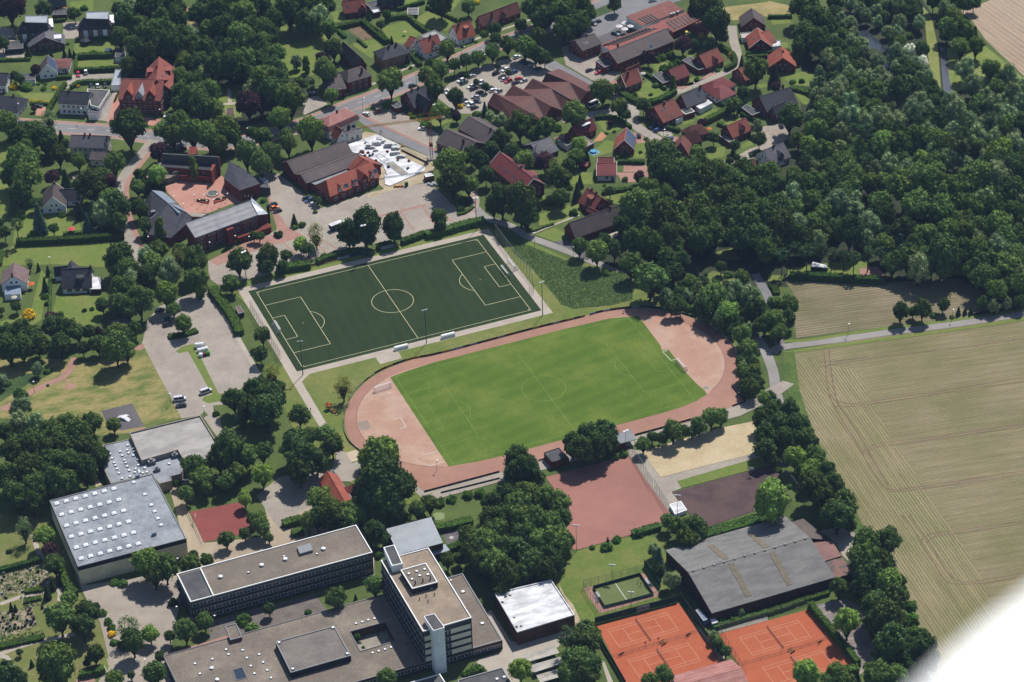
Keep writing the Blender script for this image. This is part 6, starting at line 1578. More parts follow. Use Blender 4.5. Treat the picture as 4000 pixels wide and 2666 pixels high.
trees(1, 0, '''60 80 220 o;180 180 220 o;300 90 230 o;420 70 220 o;560 50 220 o;570 170 210 w;450 200 190 o;60 260 200 m;80 370 170 m;150 330 160 o;50 450 160 o;180 490 170 m;660 260 160 m;710 450 170 o;615 540 120 p;640 640 200 m;370 570 110 w;460 590 80 t;30 560 170 o;170 640 200 o;80 720 220 m;200 740 200 o;130 860 250 o;310 900 270 m;40 950 180 p
220 1080 180 l;500 1190 230 l;290 1290 180 m;60 1260 170 m;130 1410 200 m;50 1500 200 m;520 740 60 s;400 745 140 s;510 805 80 s;690 870 130 l;1235 745 230 m;1560 690 150 m;1690 640 150 m;1620 740 150 m;1820 600 120 m;1930 560 120 m;1600 600 110 m;2040 530 140 m;2170 470 140 m;2310 410 140 m;2200 360 110 m;1750 450 160 m;1650 820 150 m;1830 890 150 o
1690 1030 160 l;1870 970 70 g;1560 1140 120 s;1840 1070 90 p;1440 1070 60 s;1200 965 60 s;1530 1060 90 s;1190 1005 40 s;1940 700 50 l;2020 755 60 l;2105 800 75 l;2220 605 55 l;2320 670 60 l;2100 1000 80 b;2030 1045 90 s;2150 1070 100 w;2230 1110 140 w;2320 1160 110 w;2250 1280 160 o;2170 1370 140 o;1970 1420 140 o;2060 1480 150 o;1790 1500 260 m
1030 140 70 c;1200 130 80 m;1145 230 80 m;1245 370 50 c;1950 60 130 m;2030 15 70 g;1700 20 230 o;2190 265 120 m;2100 300 90 s;1385 545 60 c;1370 600 50 s;1210 640 40 c;1305 645 30 s;1420 620 40 s;640 60 180 o;1415 1040 50 g;1900 420 50 s;2020 380 40 s;1540 880 50 s''')
trees(2, 0, '''200 80 220 o;330 60 240 o;480 120 270 o;620 60 250 o;600 210 230 o;470 260 200 o;280 180 200 o;700 130 150 o;240 330 130 m;80 230 110 m;940 40 120 o;120 430 180 m;215 500 150 o;300 540 140 o;1790 80 270 o;1690 50 160 o;1880 200 240 o;1930 340 110 m;1570 410 140 p;1740 320 70 g;1250 530 130 p;1670 400 80 m;2010 500 70 g;2110 570 70 c;1800 420 100 m
830 830 200 m;990 980 150 m;1050 1060 90 l;1210 970 130 o;570 1040 220 m;1480 760 70 t;950 810 80 m;2240 640 220 m;2120 850 110 m;2040 960 130 m;2090 990 60 c;1750 1130 90 p;1850 1270 110 o;2050 1340 100 o;2030 1400 80 c;2250 1170 120 w;2270 1280 120 m;2000 1480 70 m;2070 1450 60 m;1930 1510 60 m;1700 1420 150 m;1380 1450 320 o;1700 1530 230 o;1900 1550 150 o;1540 1540 180 o
70 1150 220 o;190 1230 140 m;310 1170 180 m;180 1110 120 o;620 1320 130 l;590 1440 150 m;690 1450 90 c;300 1490 180 p;110 1480 180 m;520 1515 120 m;905 1130 55 p;1230 1270 50 s;1130 865 50 s;1272 865 45 s;400 1540 150 y;1300 1330 70 s;1400 620 100 s;1330 540 90 s;1480 600 110 s;1520 560 80 s;1450 500 100 s;1380 520 90 s;1180 1395 40 s;870 1220 40 s;940 1205 40 s;1700 720 60 s;1320 780 70 s;1890 640 50 s;0 1400 150 o;420 1170 90 s;870 970 70 s;700 960 60 s''')
trees(3, 0, '''1810 640 190 w;1890 790 190 w;2080 980 180 w;2210 1060 180 w;1770 430 160 m;1910 420 150 m;1640 80 170 w;1700 160 160 m;1750 270 210 m;1650 260 170 m;1830 300 150 m;1390 210 130 w;1420 460 130 o;1300 470 140 e;1420 570 120 e;1120 100 100 c;1260 110 130 o;1350 120 130 o;200 1080 230 o;60 680 130 c;230 750 65 s;310 740 60 s;70 800 90 p;1180 480 140 w;1300 330 80 s;1000 200 110 w;1090 290 110 w;900 150 110 w;850 90 110 w;760 30 140 w;620 20 150 o
330 320 240 o;420 180 260 o;330 60 240 o;540 230 200 o;480 380 220 o;290 440 130 o;2050 640 160 m;2200 700 170 w;2250 850 180 w;2100 800 160 m;1980 880 140 w;2330 960 180 w;1900 330 100 c;470 640 70 w''')
trees(3, 1, '''1250 150 290 m;1420 110 330 m;1610 190 310 m;1360 320 270 m;1570 350 270 m;1220 1290 150 o;1420 1270 160 o;1330 1300 90 o;1520 1320 80 s;1610 1230 110 o;1690 1340 55 s;1750 1290 55 c;1810 1290 50 c;1865 1285 55 c;1980 1215 120 o;2070 1250 110 w;2200 1220 100 w;2310 1200 120 m;200 1230 170 m;60 1230 140 m;50 1380 200 m;180 1350 140 o;100 1480 150 m
240 730 140 n;360 740 150 n;480 740 160 n;590 770 130 n;700 790 130 n;790 800 140 n;920 770 150 n;1040 760 140 n;130 780 140 n;1210 690 150 b;1290 800 260 o;1600 760 300 o;1800 760 260 o;2000 850 260 o;2150 880 280 m;1900 640 200 w;1450 600 220 m;1650 560 220 m;1800 580 220 m;300 620 200 o;480 560 200 o;750 560 250 o;640 330 260 w;780 380 220 w;520 400 200 m;980 220 120 c;850 240 100 c;90 140 200 o;420 200 150 m;600 90 240 o;1090 560 120 n;1120 480 110 o;1300 480 90 l;1400 480 90 l;1500 500 100 l;1900 60 300 m;2100 80 300 w;2250 200 280 o;80 350 260 o;120 520 260 o;60 660 200 o;560 30 200 o;250 40 140 m''')
trees(2, 1, '''430 70 230 o;80 290 280 o;130 420 200 o;565 380 90 d;450 240 150 m;240 310 70 c;600 190 120 c;900 190 100 m;625 100 80 c;520 150 80 s;1370 20 270 o;1600 60 290 o;1750 110 280 o;1900 60 270 o;2050 120 250 o;1650 220 240 o;1850 250 240 o;2250 200 240 o;2150 320 270 o;2300 430 270 o;2150 500 290 o;2260 630 270 o;2080 620 230 o;2340 740 190 o
1130 320 280 m;1080 420 220 m;1020 500 180 o;1210 450 220 o;1380 450 270 o;1500 420 220 o;1560 530 260 o;1800 480 250 o;1860 590 230 o;1740 640 230 o;1440 610 210 o;1260 660 230 m;1190 730 150 o;1340 740 180 o;620 690 150 m;780 740 200 m;850 630 120 m;940 720 150 o;1090 850 200 m;1120 730 110 w;860 940 80 s;1270 990 280 m;1480 930 170 o;1410 1160 150 w;1540 1130 120 o
1640 1020 140 m;1690 920 70 c;1780 950 60 f;1870 1010 70 s;1920 880 100 m;1990 950 90 s;2110 980 150 m;1850 1170 260 m;1640 1250 120 s;1980 1290 190 l;2060 1110 160 w;2200 1170 190 w;2230 1270 170 o;2110 1500 170 m;2300 1290 140 o;2320 1420 170 o;1430 820 200 o;1560 820 150 o;2190 1400 120 s;1170 60 100 p;1045 75 70 s;1740 1290 110 m;1710 1080 110 w;2000 1420 90 m;230 400 60 c;850 130 40 s''')
trees(1, 1, '''1800 90 250 o;1950 120 180 m;1920 260 130 d;1880 350 90 d;2260 260 250 o;2180 330 170 o;2110 40 140 o;2130 180 50 s;2210 140 80 m;850 560 200 o;1000 490 260 o;1010 600 170 o;1260 500 190 o;1680 430 140 m;1690 500 110 m;410 680 130 l;550 600 190 y;480 720 120 m;280 780 110 m;110 790 200 o;90 880 150 o;565 275 75 m;65 265 70 s;350 450 75 c;425 490 80 s;360 520 60 s;30 600 90 l;200 580 100 d;60 1510 140 m;1270 590 130 o;240 880 100 o;640 790 110 d;890 640 130 o;540 375 50 s;380 860 130 d''')
trees(0, 2, '''1060 50 260 m;1160 80 170 m;760 60 110 m;350 30 180 o;200 50 220 o;80 60 220 o;550 20 190 o;900 20 160 o;345 255 110 w;190 490 130 m;190 600 190 w;180 750 200 w;330 760 180 w;50 840 170 o;490 810 200 m;620 760 200 o;850 740 170 m;720 850 250 o;1045 765 130 m;300 960 290 o;130 1020 240 o;550 960 250 o;780 980 250 o;900 1070 200 o;450 1120 270 o;250 1180 280 o;80 1250 250 o;620 1130 250 o
780 1170 230 o;500 1290 250 o;340 1340 260 o;140 1420 260 o;640 1290 190 o;300 1480 200 o;2150 540 210 o;2290 610 200 o;2330 450 180 o;2090 990 290 o;2010 1080 220 o;2250 1060 220 m;1790 1150 220 m;1850 1240 190 m;2180 1200 160 m;2070 1290 150 m;1880 1340 140 m;1710 1400 140 m;1630 1310 80 m;2250 1440 130 l;440 400 35 s;0 350 130 w;430 270 70 s;1985 660 70 d;2220 720 120 o;60 380 80 s''')
trees(1, 2, '''40 120 130 o;140 310 200 y;210 420 120 m;50 420 180 o;130 520 260 o;90 640 280 o;400 680 180 o;500 860 150 m;640 850 180 m;700 950 190 o;360 950 270 o;450 1080 310 o;400 1190 240 o;560 1110 180 o;60 1010 170 m;60 1220 190 l;580 1440 220 m;800 430 210 y;1140 1050 340 l;1010 1060 160 l;1180 1290 430 o;1040 1340 250 o;1330 1340 250 o;1150 1430 300 o;960 1480 160 o
700 1540 200 m;860 1550 180 m;1600 1490 150 m;1680 1470 120 s;1800 1440 110 s;1950 1400 120 s;2060 1390 120 s;2300 1430 200 o;2190 1500 200 o;1480 1540 160 m;2120 1450 110 s;1280 1520 200 o''')
trees(2, 2, '''60 1080 240 o;140 1180 240 o;30 1200 200 o;230 1270 160 m;130 1420 250 m;300 1450 240 m;430 1490 220 m;60 1500 240 m;700 870 220 o;840 850 250 o;560 950 200 o;640 1000 230 o;790 960 240 o;910 930 150 o;1480 820 170 m;1380 890 110 m;1570 830 120 m;1720 770 150 m;1830 700 160 m;1920 690 150 m;1290 880 100 m;1205 945 130 m;1650 830 110 m;1350 955 40 s;940 1060 100 s;1020 1030 90 s;2170 60 150 m;2220 200 100 o;2130 280 140 m;2230 280 130 m;2200 420 140 m;2190 480 130 s
2310 720 180 o;2330 860 200 o;2330 990 190 o;2100 180 90 m;2320 520 130 l''')
trees(3, 2, '''20 520 110 l;60 640 200 o;200 640 190 o;100 760 200 o;260 790 230 o;340 890 190 o;150 900 200 o;250 1060 190 l;430 1060 180 m;400 1190 200 l;530 1200 180 o;430 1330 270 o;590 1310 190 o;520 1430 220 o;690 1500 240 o;40 1090 100 m;100 1180 70 s;30 1470 330 l;560 1540 180 o;330 1190 140 o;200 1330 60 s;270 1420 60 s''')
trees(3, 3, '''640 40 280 o;1100 260 240 o;900 300 290 m;880 430 270 m;1010 480 240 o;650 690 150 m;920 570 260 o;1110 650 250 l;1150 790 230 o;1000 870 270 o;1080 960 290 o;1190 1010 190 o;970 1010 200 o;730 1010 220 l;1140 1210 310 o;1080 1300 230 o;1280 1330 230 o;1430 1270 270 o;1460 1360 230 o;1000 1480 230 m;1190 1510 210 m;1350 1460 190 o;820 1520 90 c;350 1490 230 l;620 1480 180 m;560 1540 160 m;720 1550 150 m;860 700 200 o;1320 850 130 s;1330 960 120 s;1340 1080 110 s;750 130 120 o''')
trees(2, 3, '''60 60 220 m;200 80 230 m;350 130 250 m;460 60 170 o;120 230 250 o;250 290 230 m;60 370 250 o;200 460 250 o;400 270 250 m;350 430 230 o;520 270 120 m;100 570 190 o;300 530 210 o;1430 80 130 m;1540 140 180 m;1680 150 220 o;1610 240 190 m;1310 350 130 w;1350 450 160 b;1330 520 120 o;1470 620 170 w;1380 745 80 s;965 245 90 s;880 260 40 c;1160 195 100 d;1250 155 80 s;870 315 120 s;500 1150 200 n;690 1100 220 o;720 1190 220 o;590 1190 180 o;600 1390 290 m;710 1430 240 o;520 1480 240 m
80 1450 200 l;1400 1490 170 m;1270 1550 150 m;1840 1140 90 w;1890 1220 110 m;1965 1280 100 m;1935 990 80 s;2040 985 90 s;2110 930 70 f;1130 170 60 s;660 1540 230 o;740 320 60 s;470 350 130 m;400 490 150 o''')
trees(0, 3, '''220 160 190 f;400 220 180 l;460 350 140 p;500 480 170 m;480 670 85 c;430 740 95 c;540 630 65 c;630 800 150 m;550 970 260 m;790 930 220 o;760 1050 200 o;1180 1070 230 f;1220 1190 200 m;1380 1120 160 l;1340 460 230 l;1520 500 240 m;1420 570 190 m;1780 400 90 m;1750 480 180 m;1900 440 130 m;2080 250 140 m;2250 200 110 m;2320 60 120 m;1050 640 90 s;1130 650 100 s;1560 1140 100 l;1700 1080 200 m;1880 1000 150 m;2240 980 150 s;2310 1060 140 s
100 870 55 c;140 885 50 c;510 1400 350 m;870 1310 160 o;800 1390 70 p;290 1390 55 c;180 1290 60 m;620 1250 70 m;70 1500 250 o;180 1550 150 o;1050 1530 160 m;1205 1500 70 m;1420 1480 220 m;1470 1330 100 l;80 360 60 d;600 890 80 o;880 860 90 d;940 920 90 s;990 1000 90 s;1020 1060 90 s;1030 1120 80 g;1050 1190 90 s;1120 1220 120 d;1590 830 110 d''')
trees(1, 3, '''30 90 170 m;60 150 130 m;120 240 80 m;480 90 150 m;560 60 180 o;700 60 220 o;850 60 200 m;950 30 180 m;870 120 130 l;1080 180 200 o;1190 250 120 l;1760 440 130 m;1870 430 110 m;1960 220 180 m;2000 350 220 o;2100 280 250 m;2200 200 250 m;2280 350 250 o;2180 470 260 m;2280 570 240 o;2050 460 180 o;2250 700 180 o;2260 60 240 o;2150 50 190 o;730 790 180 m;1090 670 170 m;915 780 40 c;120 890 110 m;930 1145 60 m;955 1205 40 s;985 1245 40 s;1200 1520 170 m;2030 1450 170 s;1950 1480 120 s;1130 390 90 s;480 915 70 s;1060 300 110 m;1130 60 150 o;1700 330 80 s;1520 40 90 s;1400 40 80 s''')
# the mixed wood on the right, drawn from the species that grow there
scatter(3, 0, '600,90 760,190 900,400 1040,640 1170,830 980,900 700,720 520,520 640,250', 'wwwwm', 110, 150, .6, 500, 2)
scatter(3, 0, '1100,250 1250,330 1240,480 1450,640 1560,860 1330,820 1180,700 1120,520 1130,430', 'wwmm', 90, 130, .6, 400, 3)
scatter(3, 0, '620,0 1400,0 1420,160 1150,250 930,110 720,90', 'wwom', 110, 170, .62, 300, 9)
scatter(3, 0, '2000,560 2351,760 2351,1080 2060,900 1960,760', 'wwm', 90, 140, .66, 200, 10)
scatter(3, 0, '1500,0 2000,0 1700,90 1560,60', 'om', 120, 170, .6, 100, 11)
scatter(3, 0, '430,640 700,700 1000,880 1300,800 1560,840 1760,1000 1960,900 2351,1100 2351,1567 300,1567 260,1240 420,1000', 'wwwmmoowmnl', 120, 220, .62, 1500, 4)
scatter(3, 1, '60,60 1060,20 1100,480 1700,500 1760,60 2351,0 2351,1100 2080,1100 1800,960 1150,880 850,650 150,660', 'wmmo', 160, 250, .62, 1500, 5)
scatter(0, 0, '1050,0 1640,0 1640,250 2351,0 2351,650 1950,700 1640,600 1600,540 1250,520', 'oom', 170, 230, .6, 300, 6)
scatter(2, 1, '1250,0 2351,0 2351,700 2000,640 1700,700 1100,700 1000,560 1260,360', 'oom', 170, 240, .62, 300, 8)
scatter(2, 1, '1280,1060 1700,980 2050,1040 2300,1200 2340,1450 2160,1560 1960,1480 1700,1330 1350,1230', 'wmosmw', 70, 130, .6, 500, 12)
scatter(2, 2, '2085,0 2230,0 2290,440 2200,520 2090,430 2085,300 2100,150', 'mosw', 70, 110, .6, 300, 13)
scatter(3, 2, '300,640 420,850 560,1120 700,1330 820,1560 720,1560 520,1250 350,950', 'sdm', 60, 110, .6, 300, 14)
scatter(3, 3, '840,60 950,190 1130,450 1320,850 1400,1020 1430,1200 1300,1120 1200,760 1100,560 900,200', 'sdm', 60, 110, .6, 300, 15)
scatter(0, 1, '1240,0 1340,0 1400,120 1500,160 1480,220 1300,200 1210,120', 'dsm', 60, 90, .62, 120, 16)
KT = KA * 2.45
def jit(c, rr, k=.28):
    f = 1 + rr.uniform(-k, k); t = rr.uniform(-.06, .1)
    return (lin(c[0]) * KT * f * (1 + t), lin(c[1]) * KT * f, lin(c[2]) * KT * f * (1 - t), 1)
def plant_tree(k, x, y, w, rr, bulk=None):
    words, name, cat, kind, col, vz, clear, grp = SP[k]
    r = w / 2 * ((CC - ray(x, y, 5)).length / FPX)
    if k in 'omlwp': r *= 1.13
    sq = rr.uniform(.98, 1.25); vzr = vz * r * sq
    zc = vzr * (.12 if kind == 'shrub' else .95) + (clear * r * rr.uniform(.8, 1.3) if clear else 0)
    zlook = zc + (vzr * .45 if kind == 'shrub' else 0)
    p = ray(x, y, zlook); p.z = 0
    me = rr.choice(CR[kind]); c = jit(col, rr)
    if bulk is not None: bulk.append((p, zc, r, sq, me, rr.random() * 6.28, c)); return
    t = thing(name, p, rr.random() * 6.28, '', cat)
    cr = link('crown', me, t); cr.location = (0, 0, zc); ex = rr.uniform(.9, 1.12) if kind != 'shrub' else 1; cr.scale = (r * ex, r * (2 - ex), r * sq); cr.color = c
    if kind != 'shrub':
        tr = link('trunk', TR[3] if kind in ('cone', 'column', 'pine') else rr.choice(TR[:3]), t)
        tr.scale = (.055 * r + .05, .055 * r + .05, max(zc, .5))
    size = 'large ' if r > 6.2 else 'small ' if r < 2.6 else ''
    later(t, size + words, cat, grp, p + Vector((0, 0, zlook)))
rr = random.Random(99)
big = sorted(range(len(TREES)), key=lambda i: -TREES[i][3])
quota = {}; rest = []
for i in big:
    k, x, y, w = TREES[i]
    g = SP[k][7]; quota[g] = quota.get(g, 0) + 1
    if quota[g] <= 300: plant_tree(k, x, y, w, rr)
    else: plant_tree(k, x, y, w, rr, rest)
print('trees', len(TREES), quota, 'rest', len(rest))
if rest:
    b = MB()
    for p, zc, r, sq, me, a, c in rest:
        M = Matrix.Translation(p + Vector((0, 0, zc))) @ Matrix.Rotation(a, 4, 'Z') @ Matrix.Diagonal((r, r, r * sq, 1))
        n0 = len(b.v); b.v += [tuple(M @ v.co) for v in me.vertices]; b.f += [tuple(n0 + i for i in f.vertices) for f in me.polygons]; b.m += [0] * len(me.polygons)
        b.tube((p.x, p.y, 0), (p.x, p.y, zc), .25, .15, 6, 1)
    o = b.obj('tree_cover', [LEAF, BARK]); o.color = jit(SP['o'][4], rr, 0)
    tag(o, 'smaller broadleaf trees filling the gaps between the larger crowns', 'tree cover', kind='stuff')
# ---------------------------------------------------------------- hedges
def hedge(c, r, s, w=1.6, h=1.8, col=(62, 84, 40), words='clipped green hedge', cat='hedge'):
    tile(c, r); rr = random.Random(len(s) * 7 + int(w * 10))
    P = smooth_path([at(p, h * .55).xy for p in pts(s)], 4)
    o3 = Vector((*P[len(P) // 2], 0)); b = MB()
    for a, q in zip(P, P[1:]):
        d = (q - a); L = d.length
        if L < .01: continue
        d /= L; n = Vector((-d.y, d.x))
        k = [a + n * w * .42, q + n * w * .42, q - n * w * .42, a - n * w * .42]
        b.prism([(p.x - o3.x, p.y - o3.y) for p in k], 0, h * .9, 0)
        for _ in range(int(L * (w + 2 * h) * 5)):
            u = rr.random() * (w + 2 * h); t = rr.random(); bp = a.lerp(q, t) - o3.xy
            if u < w: pt = Vector((*(bp + n * (u - w / 2)), h * rr.uniform(.92, 1.05))); nn = Vector((0, 0, 1))
            elif u < w + h: pt = Vector((*(bp + n * w * .5), u - w)); nn = Vector((n.x, n.y, .2))
            else: pt = Vector((*(bp - n * w * .5), u - w - h)); nn = Vector((-n.x, -n.y, .2))
            leafcard(b, pt, nn + Vector((rr.gauss(0, .4), rr.gauss(0, .4), rr.gauss(0, .3))), rr.uniform(.18, .4), rr)
    o = b.obj('hedge', LEAF); o.location = o3; o.color = jit(col, rr)
    later(o, words, cat, 'garden hedges', o3 + Vector((0, 0, h * .5)))
for c, r, lst in (
 (0, 0, ((('720,515 870,508 1025,505'), 2.6, 2.6), ('690,645 900,640 1120,625', 2.2, 2.4), ('705,500 695,640', 1.2, 1.5), ('650,800 740,755 900,750 1030,748', 2, 2), ('430,1050 480,950 570,810 600,770', 2.2, 2), ('850,352 960,345 1080,335', 1.5, 1.6), ('1050,262 1165,262 1150,150 1050,158', 1.2, 1.6), ('520,715 660,705', 1.8, 1.8), ('500,192 600,182', 1.5, 1.6), ('0,552 280,542', 1.5, 1.6), ('280,950 450,955', 1.4, 1.3), ('1090,850 1050,930', .6, 1.2))),
 (0, 1, (('150,655 500,640 850,620 1140,590', 3, 3), ('580,580 750,570', 1.6, 1.5), ('470,920 455,1310', 1, 1.4), ('1945,1080 2020,1190 2100,1290 2160,1390 2200,1490', 4, 2.6), ('1545,1525 1680,1505 1810,1465', 3.5, 1), ('20,740 0,860', 1.5, 1.6))),
 (1, 0, (('730,250 860,225 985,195', 3, 2.5), ('985,200 1090,290 1205,385', 3, 2.6), ('1185,180 1380,150 1480,225 1585,300', 2, 2.4), ('1390,480 1450,530 1510,595', 2.4, 2), ('1560,65 1730,135 1900,210', 1, 1.8), ('1300,85 1420,50 1545,15', 1.8, 2), ('930,360 1015,430', 1.2, 1.2), ('820,340 760,280', 2, 1.6))),
 (2, 0, (('1000,850 1070,895 1160,935 1240,942 1330,925 1420,885 1495,835', 3, 2.4), ('1200,655 1290,715 1410,815', 1.6, 1.8), ('770,1080 880,1070 1000,1115 1090,1168', 2, 2), ('1435,495 1550,555', 1.6, 1.6), ('1900,425 1990,470 2045,530 2040,590 1960,635', 2.4, 2.2), ('2150,490 2351,482', 1.8, 1.8), ('2160,522 2351,515', 1.8, 1.8), ('1785,1110 1930,1035 2070,960', 3, 2.8), ('2100,1045 2250,1110', 1.5, 1.8), ('1900,945 1985,985', 1.5, 1.6), ('975,1485 1220,1490', 1.8, 1.8), ('1240,1300 1255,1380', 1.5, 1.6), ('2190,1430 2285,1390', 1.5, 1.4), ('1420,1168 1540,1200', 2, 1.8), ('1890,1130 1960,1160', 2, 1.6), ('1660,470 1740,430', 1.5, 1.4), ('960,1450 1060,1400', 1.5, 1.4))),
 (2, 1, (('830,200 960,182 1150,150 1330,100', 2.4, 1.6), ('120,485 185,550 280,520 385,485', 1, 1), ('270,310 380,290 470,250', 2, 1.6))),
 (3, 0, (('0,155 220,150', 1.6, 1.8), ('0,482 200,470', 1.6, 1.8), ('210,800 310,830 400,855', 3.5, 1.6))),
 (3, 1, (('200,965 550,975 800,995 1080,1005', 3, 3.2), ('30,1040 60,1080 80,1130', 3, 1.4))),
 (1, 1, (('1340,655 1450,615 1550,575', 3, 2.6), ('1560,590 1750,545 1900,500 2100,455', 4, 3), ('560,835 680,785 800,755 950,735 1080,760', 3, 2.4), ('190,905 350,880 500,860', 4, 3), ('1110,705 1250,665', 3, 2.4), ('1850,400 1920,380 1990,330', 2, 1))),
 (2, 3, (('1850,1062 2100,990 2351,920', 1.8, 1.6), ('1110,205 1230,165 1360,130', 3, 2), ('1780,215 1950,165 2150,110 2351,45', 5, 3))),
 (3, 3, (('0,925 180,865 330,810 560,740', 2, 1.6), ('385,850 560,1060 700,1230 830,1395', 2.2, 3.2), ('890,1425 1030,1382', 2, 1.4), ('580,1460 760,1450 830,1440', 3, 2.5))),
 (1, 3, (('250,115 340,85 420,62', 3.5, 2.4), ('330,200 440,172', 3, 2.2), ('1660,150 1800,125 1985,75', 3.5, 2.4), ('1760,345 1890,290', 3, 2))),
 (0, 3, (('0,535 200,485 380,432', 2, 2), ('565,545 620,680 690,760', 3, 3), ('730,1495 850,1470 960,1440', 3, 2.4), ('0,1235 180,1195 400,1150', 3, 1.2), ('220,822 380,792', 2, 1), ('230,732 400,705', 2.5, 1.2)))):
    for s, w, h in lst: hedge(c, r, s, w, h)
# ---------------------------------------------------------------- tall grass: nobody could count it
def tufts(c, r, poly, n, hgt, col, name, label, seed):
    tile(c, r); rr = random.Random(seed); P = [p for p in gp(poly)]; b = MB()
    x0, x1, y0, y1 = min(p.x for p in P), max(p.x for p in P), min(p.y for p in P), max(p.y for p in P); k = 0
    while k < n:
        x, y = rr.uniform(x0, x1), rr.uniform(y0, y1)
        if not inside((x, y), P): continue
        k += 1; h = hgt * rr.uniform(.5, 1.3); a = rr.random() * 6.28; s = rr.uniform(.15, .38)
        dx, dy = math.cos(a) * s, math.sin(a) * s; lx, ly = rr.gauss(0, .3), rr.gauss(0, .3)
        b.face([(x - dx, y - dy, 0), (x + dx, y + dy, 0), (x + dx * .6 + lx, y + dy * .6 + ly, h), (x - dx * .6 + lx, y - dy * .6 + ly, h)])
    o = b.obj(name, LEAF); o.color = (*[lin(v) * KT for v in col], 1); tag(o, label, 'tall grass', kind='stuff')
tile(2, 1); sheet('meadow', gp('10,700 100,680 640,880 1100,960 1110,1190 900,1240 560,1270 460,1230 350,1100 200,920 0,740'), surf('meadow_base', S(92, 112, 56), S(70, 92, 46), .12, .9, .3, bump=.3), 'unmown meadow beside the turf pitch')
tufts(2, 1, '10,700 100,680 640,880 1100,960 1110,1190 900,1240 560,1270 460,1230 350,1100 200,920 0,740', 18000, .34, (100, 120, 70), 'tall_grass', 'tall unmown grass between the lane and the track', 5)
for pl, n, sd in (('0,560 400,460 480,560 420,680 230,740 0,800', 600, 6), ('0,930 290,860 340,1060 60,1150 0,1130', 200, 7), ('180,790 330,770 360,870 230,890', 150, 8), ('0,1140 400,1090 420,1160 0,1240', 250, 9)):
    tufts(0, 3, pl, n, .55, (84, 108, 56), 'grave_planting', 'low green planting between the gravestones', sd)
# ================================================================ CARS
def car_meshes(L=4.3, Wd=1.75, H=1.45, van=False):
    b = MB(); w = Wd / 2
    prof = [(-L / 2, .28), (-L / 2, .72), (-L / 2 + .15, .9), (L / 2 - 1.0, .92), (L / 2 - .1, .74), (L / 2, .5), (L / 2, .28)] if not van else [(-L / 2, .3), (-L / 2, 1.05), (-L / 2 + .05, 1.1), (L / 2 - .75, 1.1), (L / 2 - .1, .9), (L / 2, .5), (L / 2, .3)]
    def extr(b, P, w0, w1, mi):
        n = len(P)
        A = [(x, -(w0 if z < .9 else w1), z) for x, z in P]; B = [(x, (w0 if z < .9 else w1), z) for x, z in P]
        b.face(A[::-1] if False else A, mi); b.face(B[::-1], mi)
        for i in range(n):
            j = (i + 1) % n; b.face([A[j], A[i], B[i], B[j]], mi)
    extr(b, prof, w, w * .95, 0)
    z0 = .9 if not van else 1.08
    c = [(-L / 2 + .25, z0), (-L / 2 + .75, H), (L / 2 - 2.0, H), (L / 2 - 1.15, z0)] if not van else [(-L / 2 + .06, z0), (-L / 2 + .12, H), (L / 2 - 1.5, H), (L / 2 - .8, z0)]
    k = .72
    roof = [(c[1][0], -w * k, H), (c[2][0], -w * k, H), (c[2][0], w * k, H), (c[1][0], w * k, H)]
    b.box(c[1][0], c[2][0], -w * k, w * k, H - .04, H + .03, 0)
    for x in (c[1][0] * .5 + c[2][0] * .5,): b.box(x - .06, x + .06, -w * .88, w * .88, z0, H - .03, 0)
    g = MB(); lo = [(c[0][0], -w * .93, z0), (c[3][0], -w * .93, z0), (c[3][0], w * .93, z0), (c[0][0], w * .93, z0)]
    up = [(x, y, H - .03) for x, y, z in roof]
    for i in range(4): g.face([lo[i], lo[(i + 1) % 4], up[(i + 1) % 4], up[i]])
    wh = MB(); wh.tube((0, -.1, 0), (0, .1, 0), .32, n=12)
    ri = MB(); ri.tube((0, -.11, 0), (0, .11, 0), .2, n=8)
    lt = MB(); lt.box(-.04, .04, -.18, .18, -.08, .08)
    return b.mesh('car_body', [PAINT]), g.mesh('car_glass', GLASS), wh.mesh('wheel', RUBBER), ri.mesh('rim', STEEL), lt.mesh('headlight', LAMPG), L, Wd
LAMPG = plain('lamp_glass', (.7, .7, .68, 1), .2)
CARM = [car_meshes(), car_meshes(4.6, 1.8, 1.5), car_meshes(5.2, 1.95, 2.1, True), car_meshes(6.4, 2.2, 2.8, True), car_meshes(4.4, 1.8, 1.7)]
CC_ = {'k': ('black', (.012, .012, .014)), 'w': ('white', (.62, .62, .62)), 's': ('silver grey', (.34, .35, .36)), 'r': ('red', (.42, .02, .025)), 'b': ('dark blue', (.02, .05, .16)), 'g': ('dark green', (.015, .06, .06)), 'O': ('orange', (.6, .16, .03)), 'y': ('yellow', (.6, .5, .1)), 'W': ('white', (.7, .7, .7)), 'V': ('white', (.72, .72, .72)), 'S': ('silver grey', (.45, .46, .5))}
def car(x, y, dx, dy, k, i):
    p, q = at((x, y)), at((x + dx * 20, y + dy * 20))
    col, rgb = CC_[k]; kind = 'van' if k in 'WS' else 'camper van' if k == 'V' else 'car'
    m = CARM[3 if k == 'V' else 2 if k in 'WS' else (0, 1, 4)[i % 3]]
    t = thing('camper_van' if k == 'V' else 'van' if k in 'WS' else 'parked_car', (p.x, p.y, 0.06), math.atan2(q.y - p.y, q.x - p.x) + (math.pi if i % 2 else 0), '', kind)
    o = link('body', m[0], t); o.color = (*rgb, 1)
    link('window_glass', m[1], t)
    for sx in (-1, 1):
        for sy in (-1, 1):
            wl = link('wheel', m[2], t); wl.location = (sx * m[5] * .31, sy * (m[6] / 2 - .08), .32); link('rim', m[3], wl)
    for sy in (-1, 1): h = link('headlight', m[4], t); h.location = (m[5] / 2, sy * m[6] * .36, .62)
    later(t, '%s %s' % (col, kind), kind, 'parked cars', p)
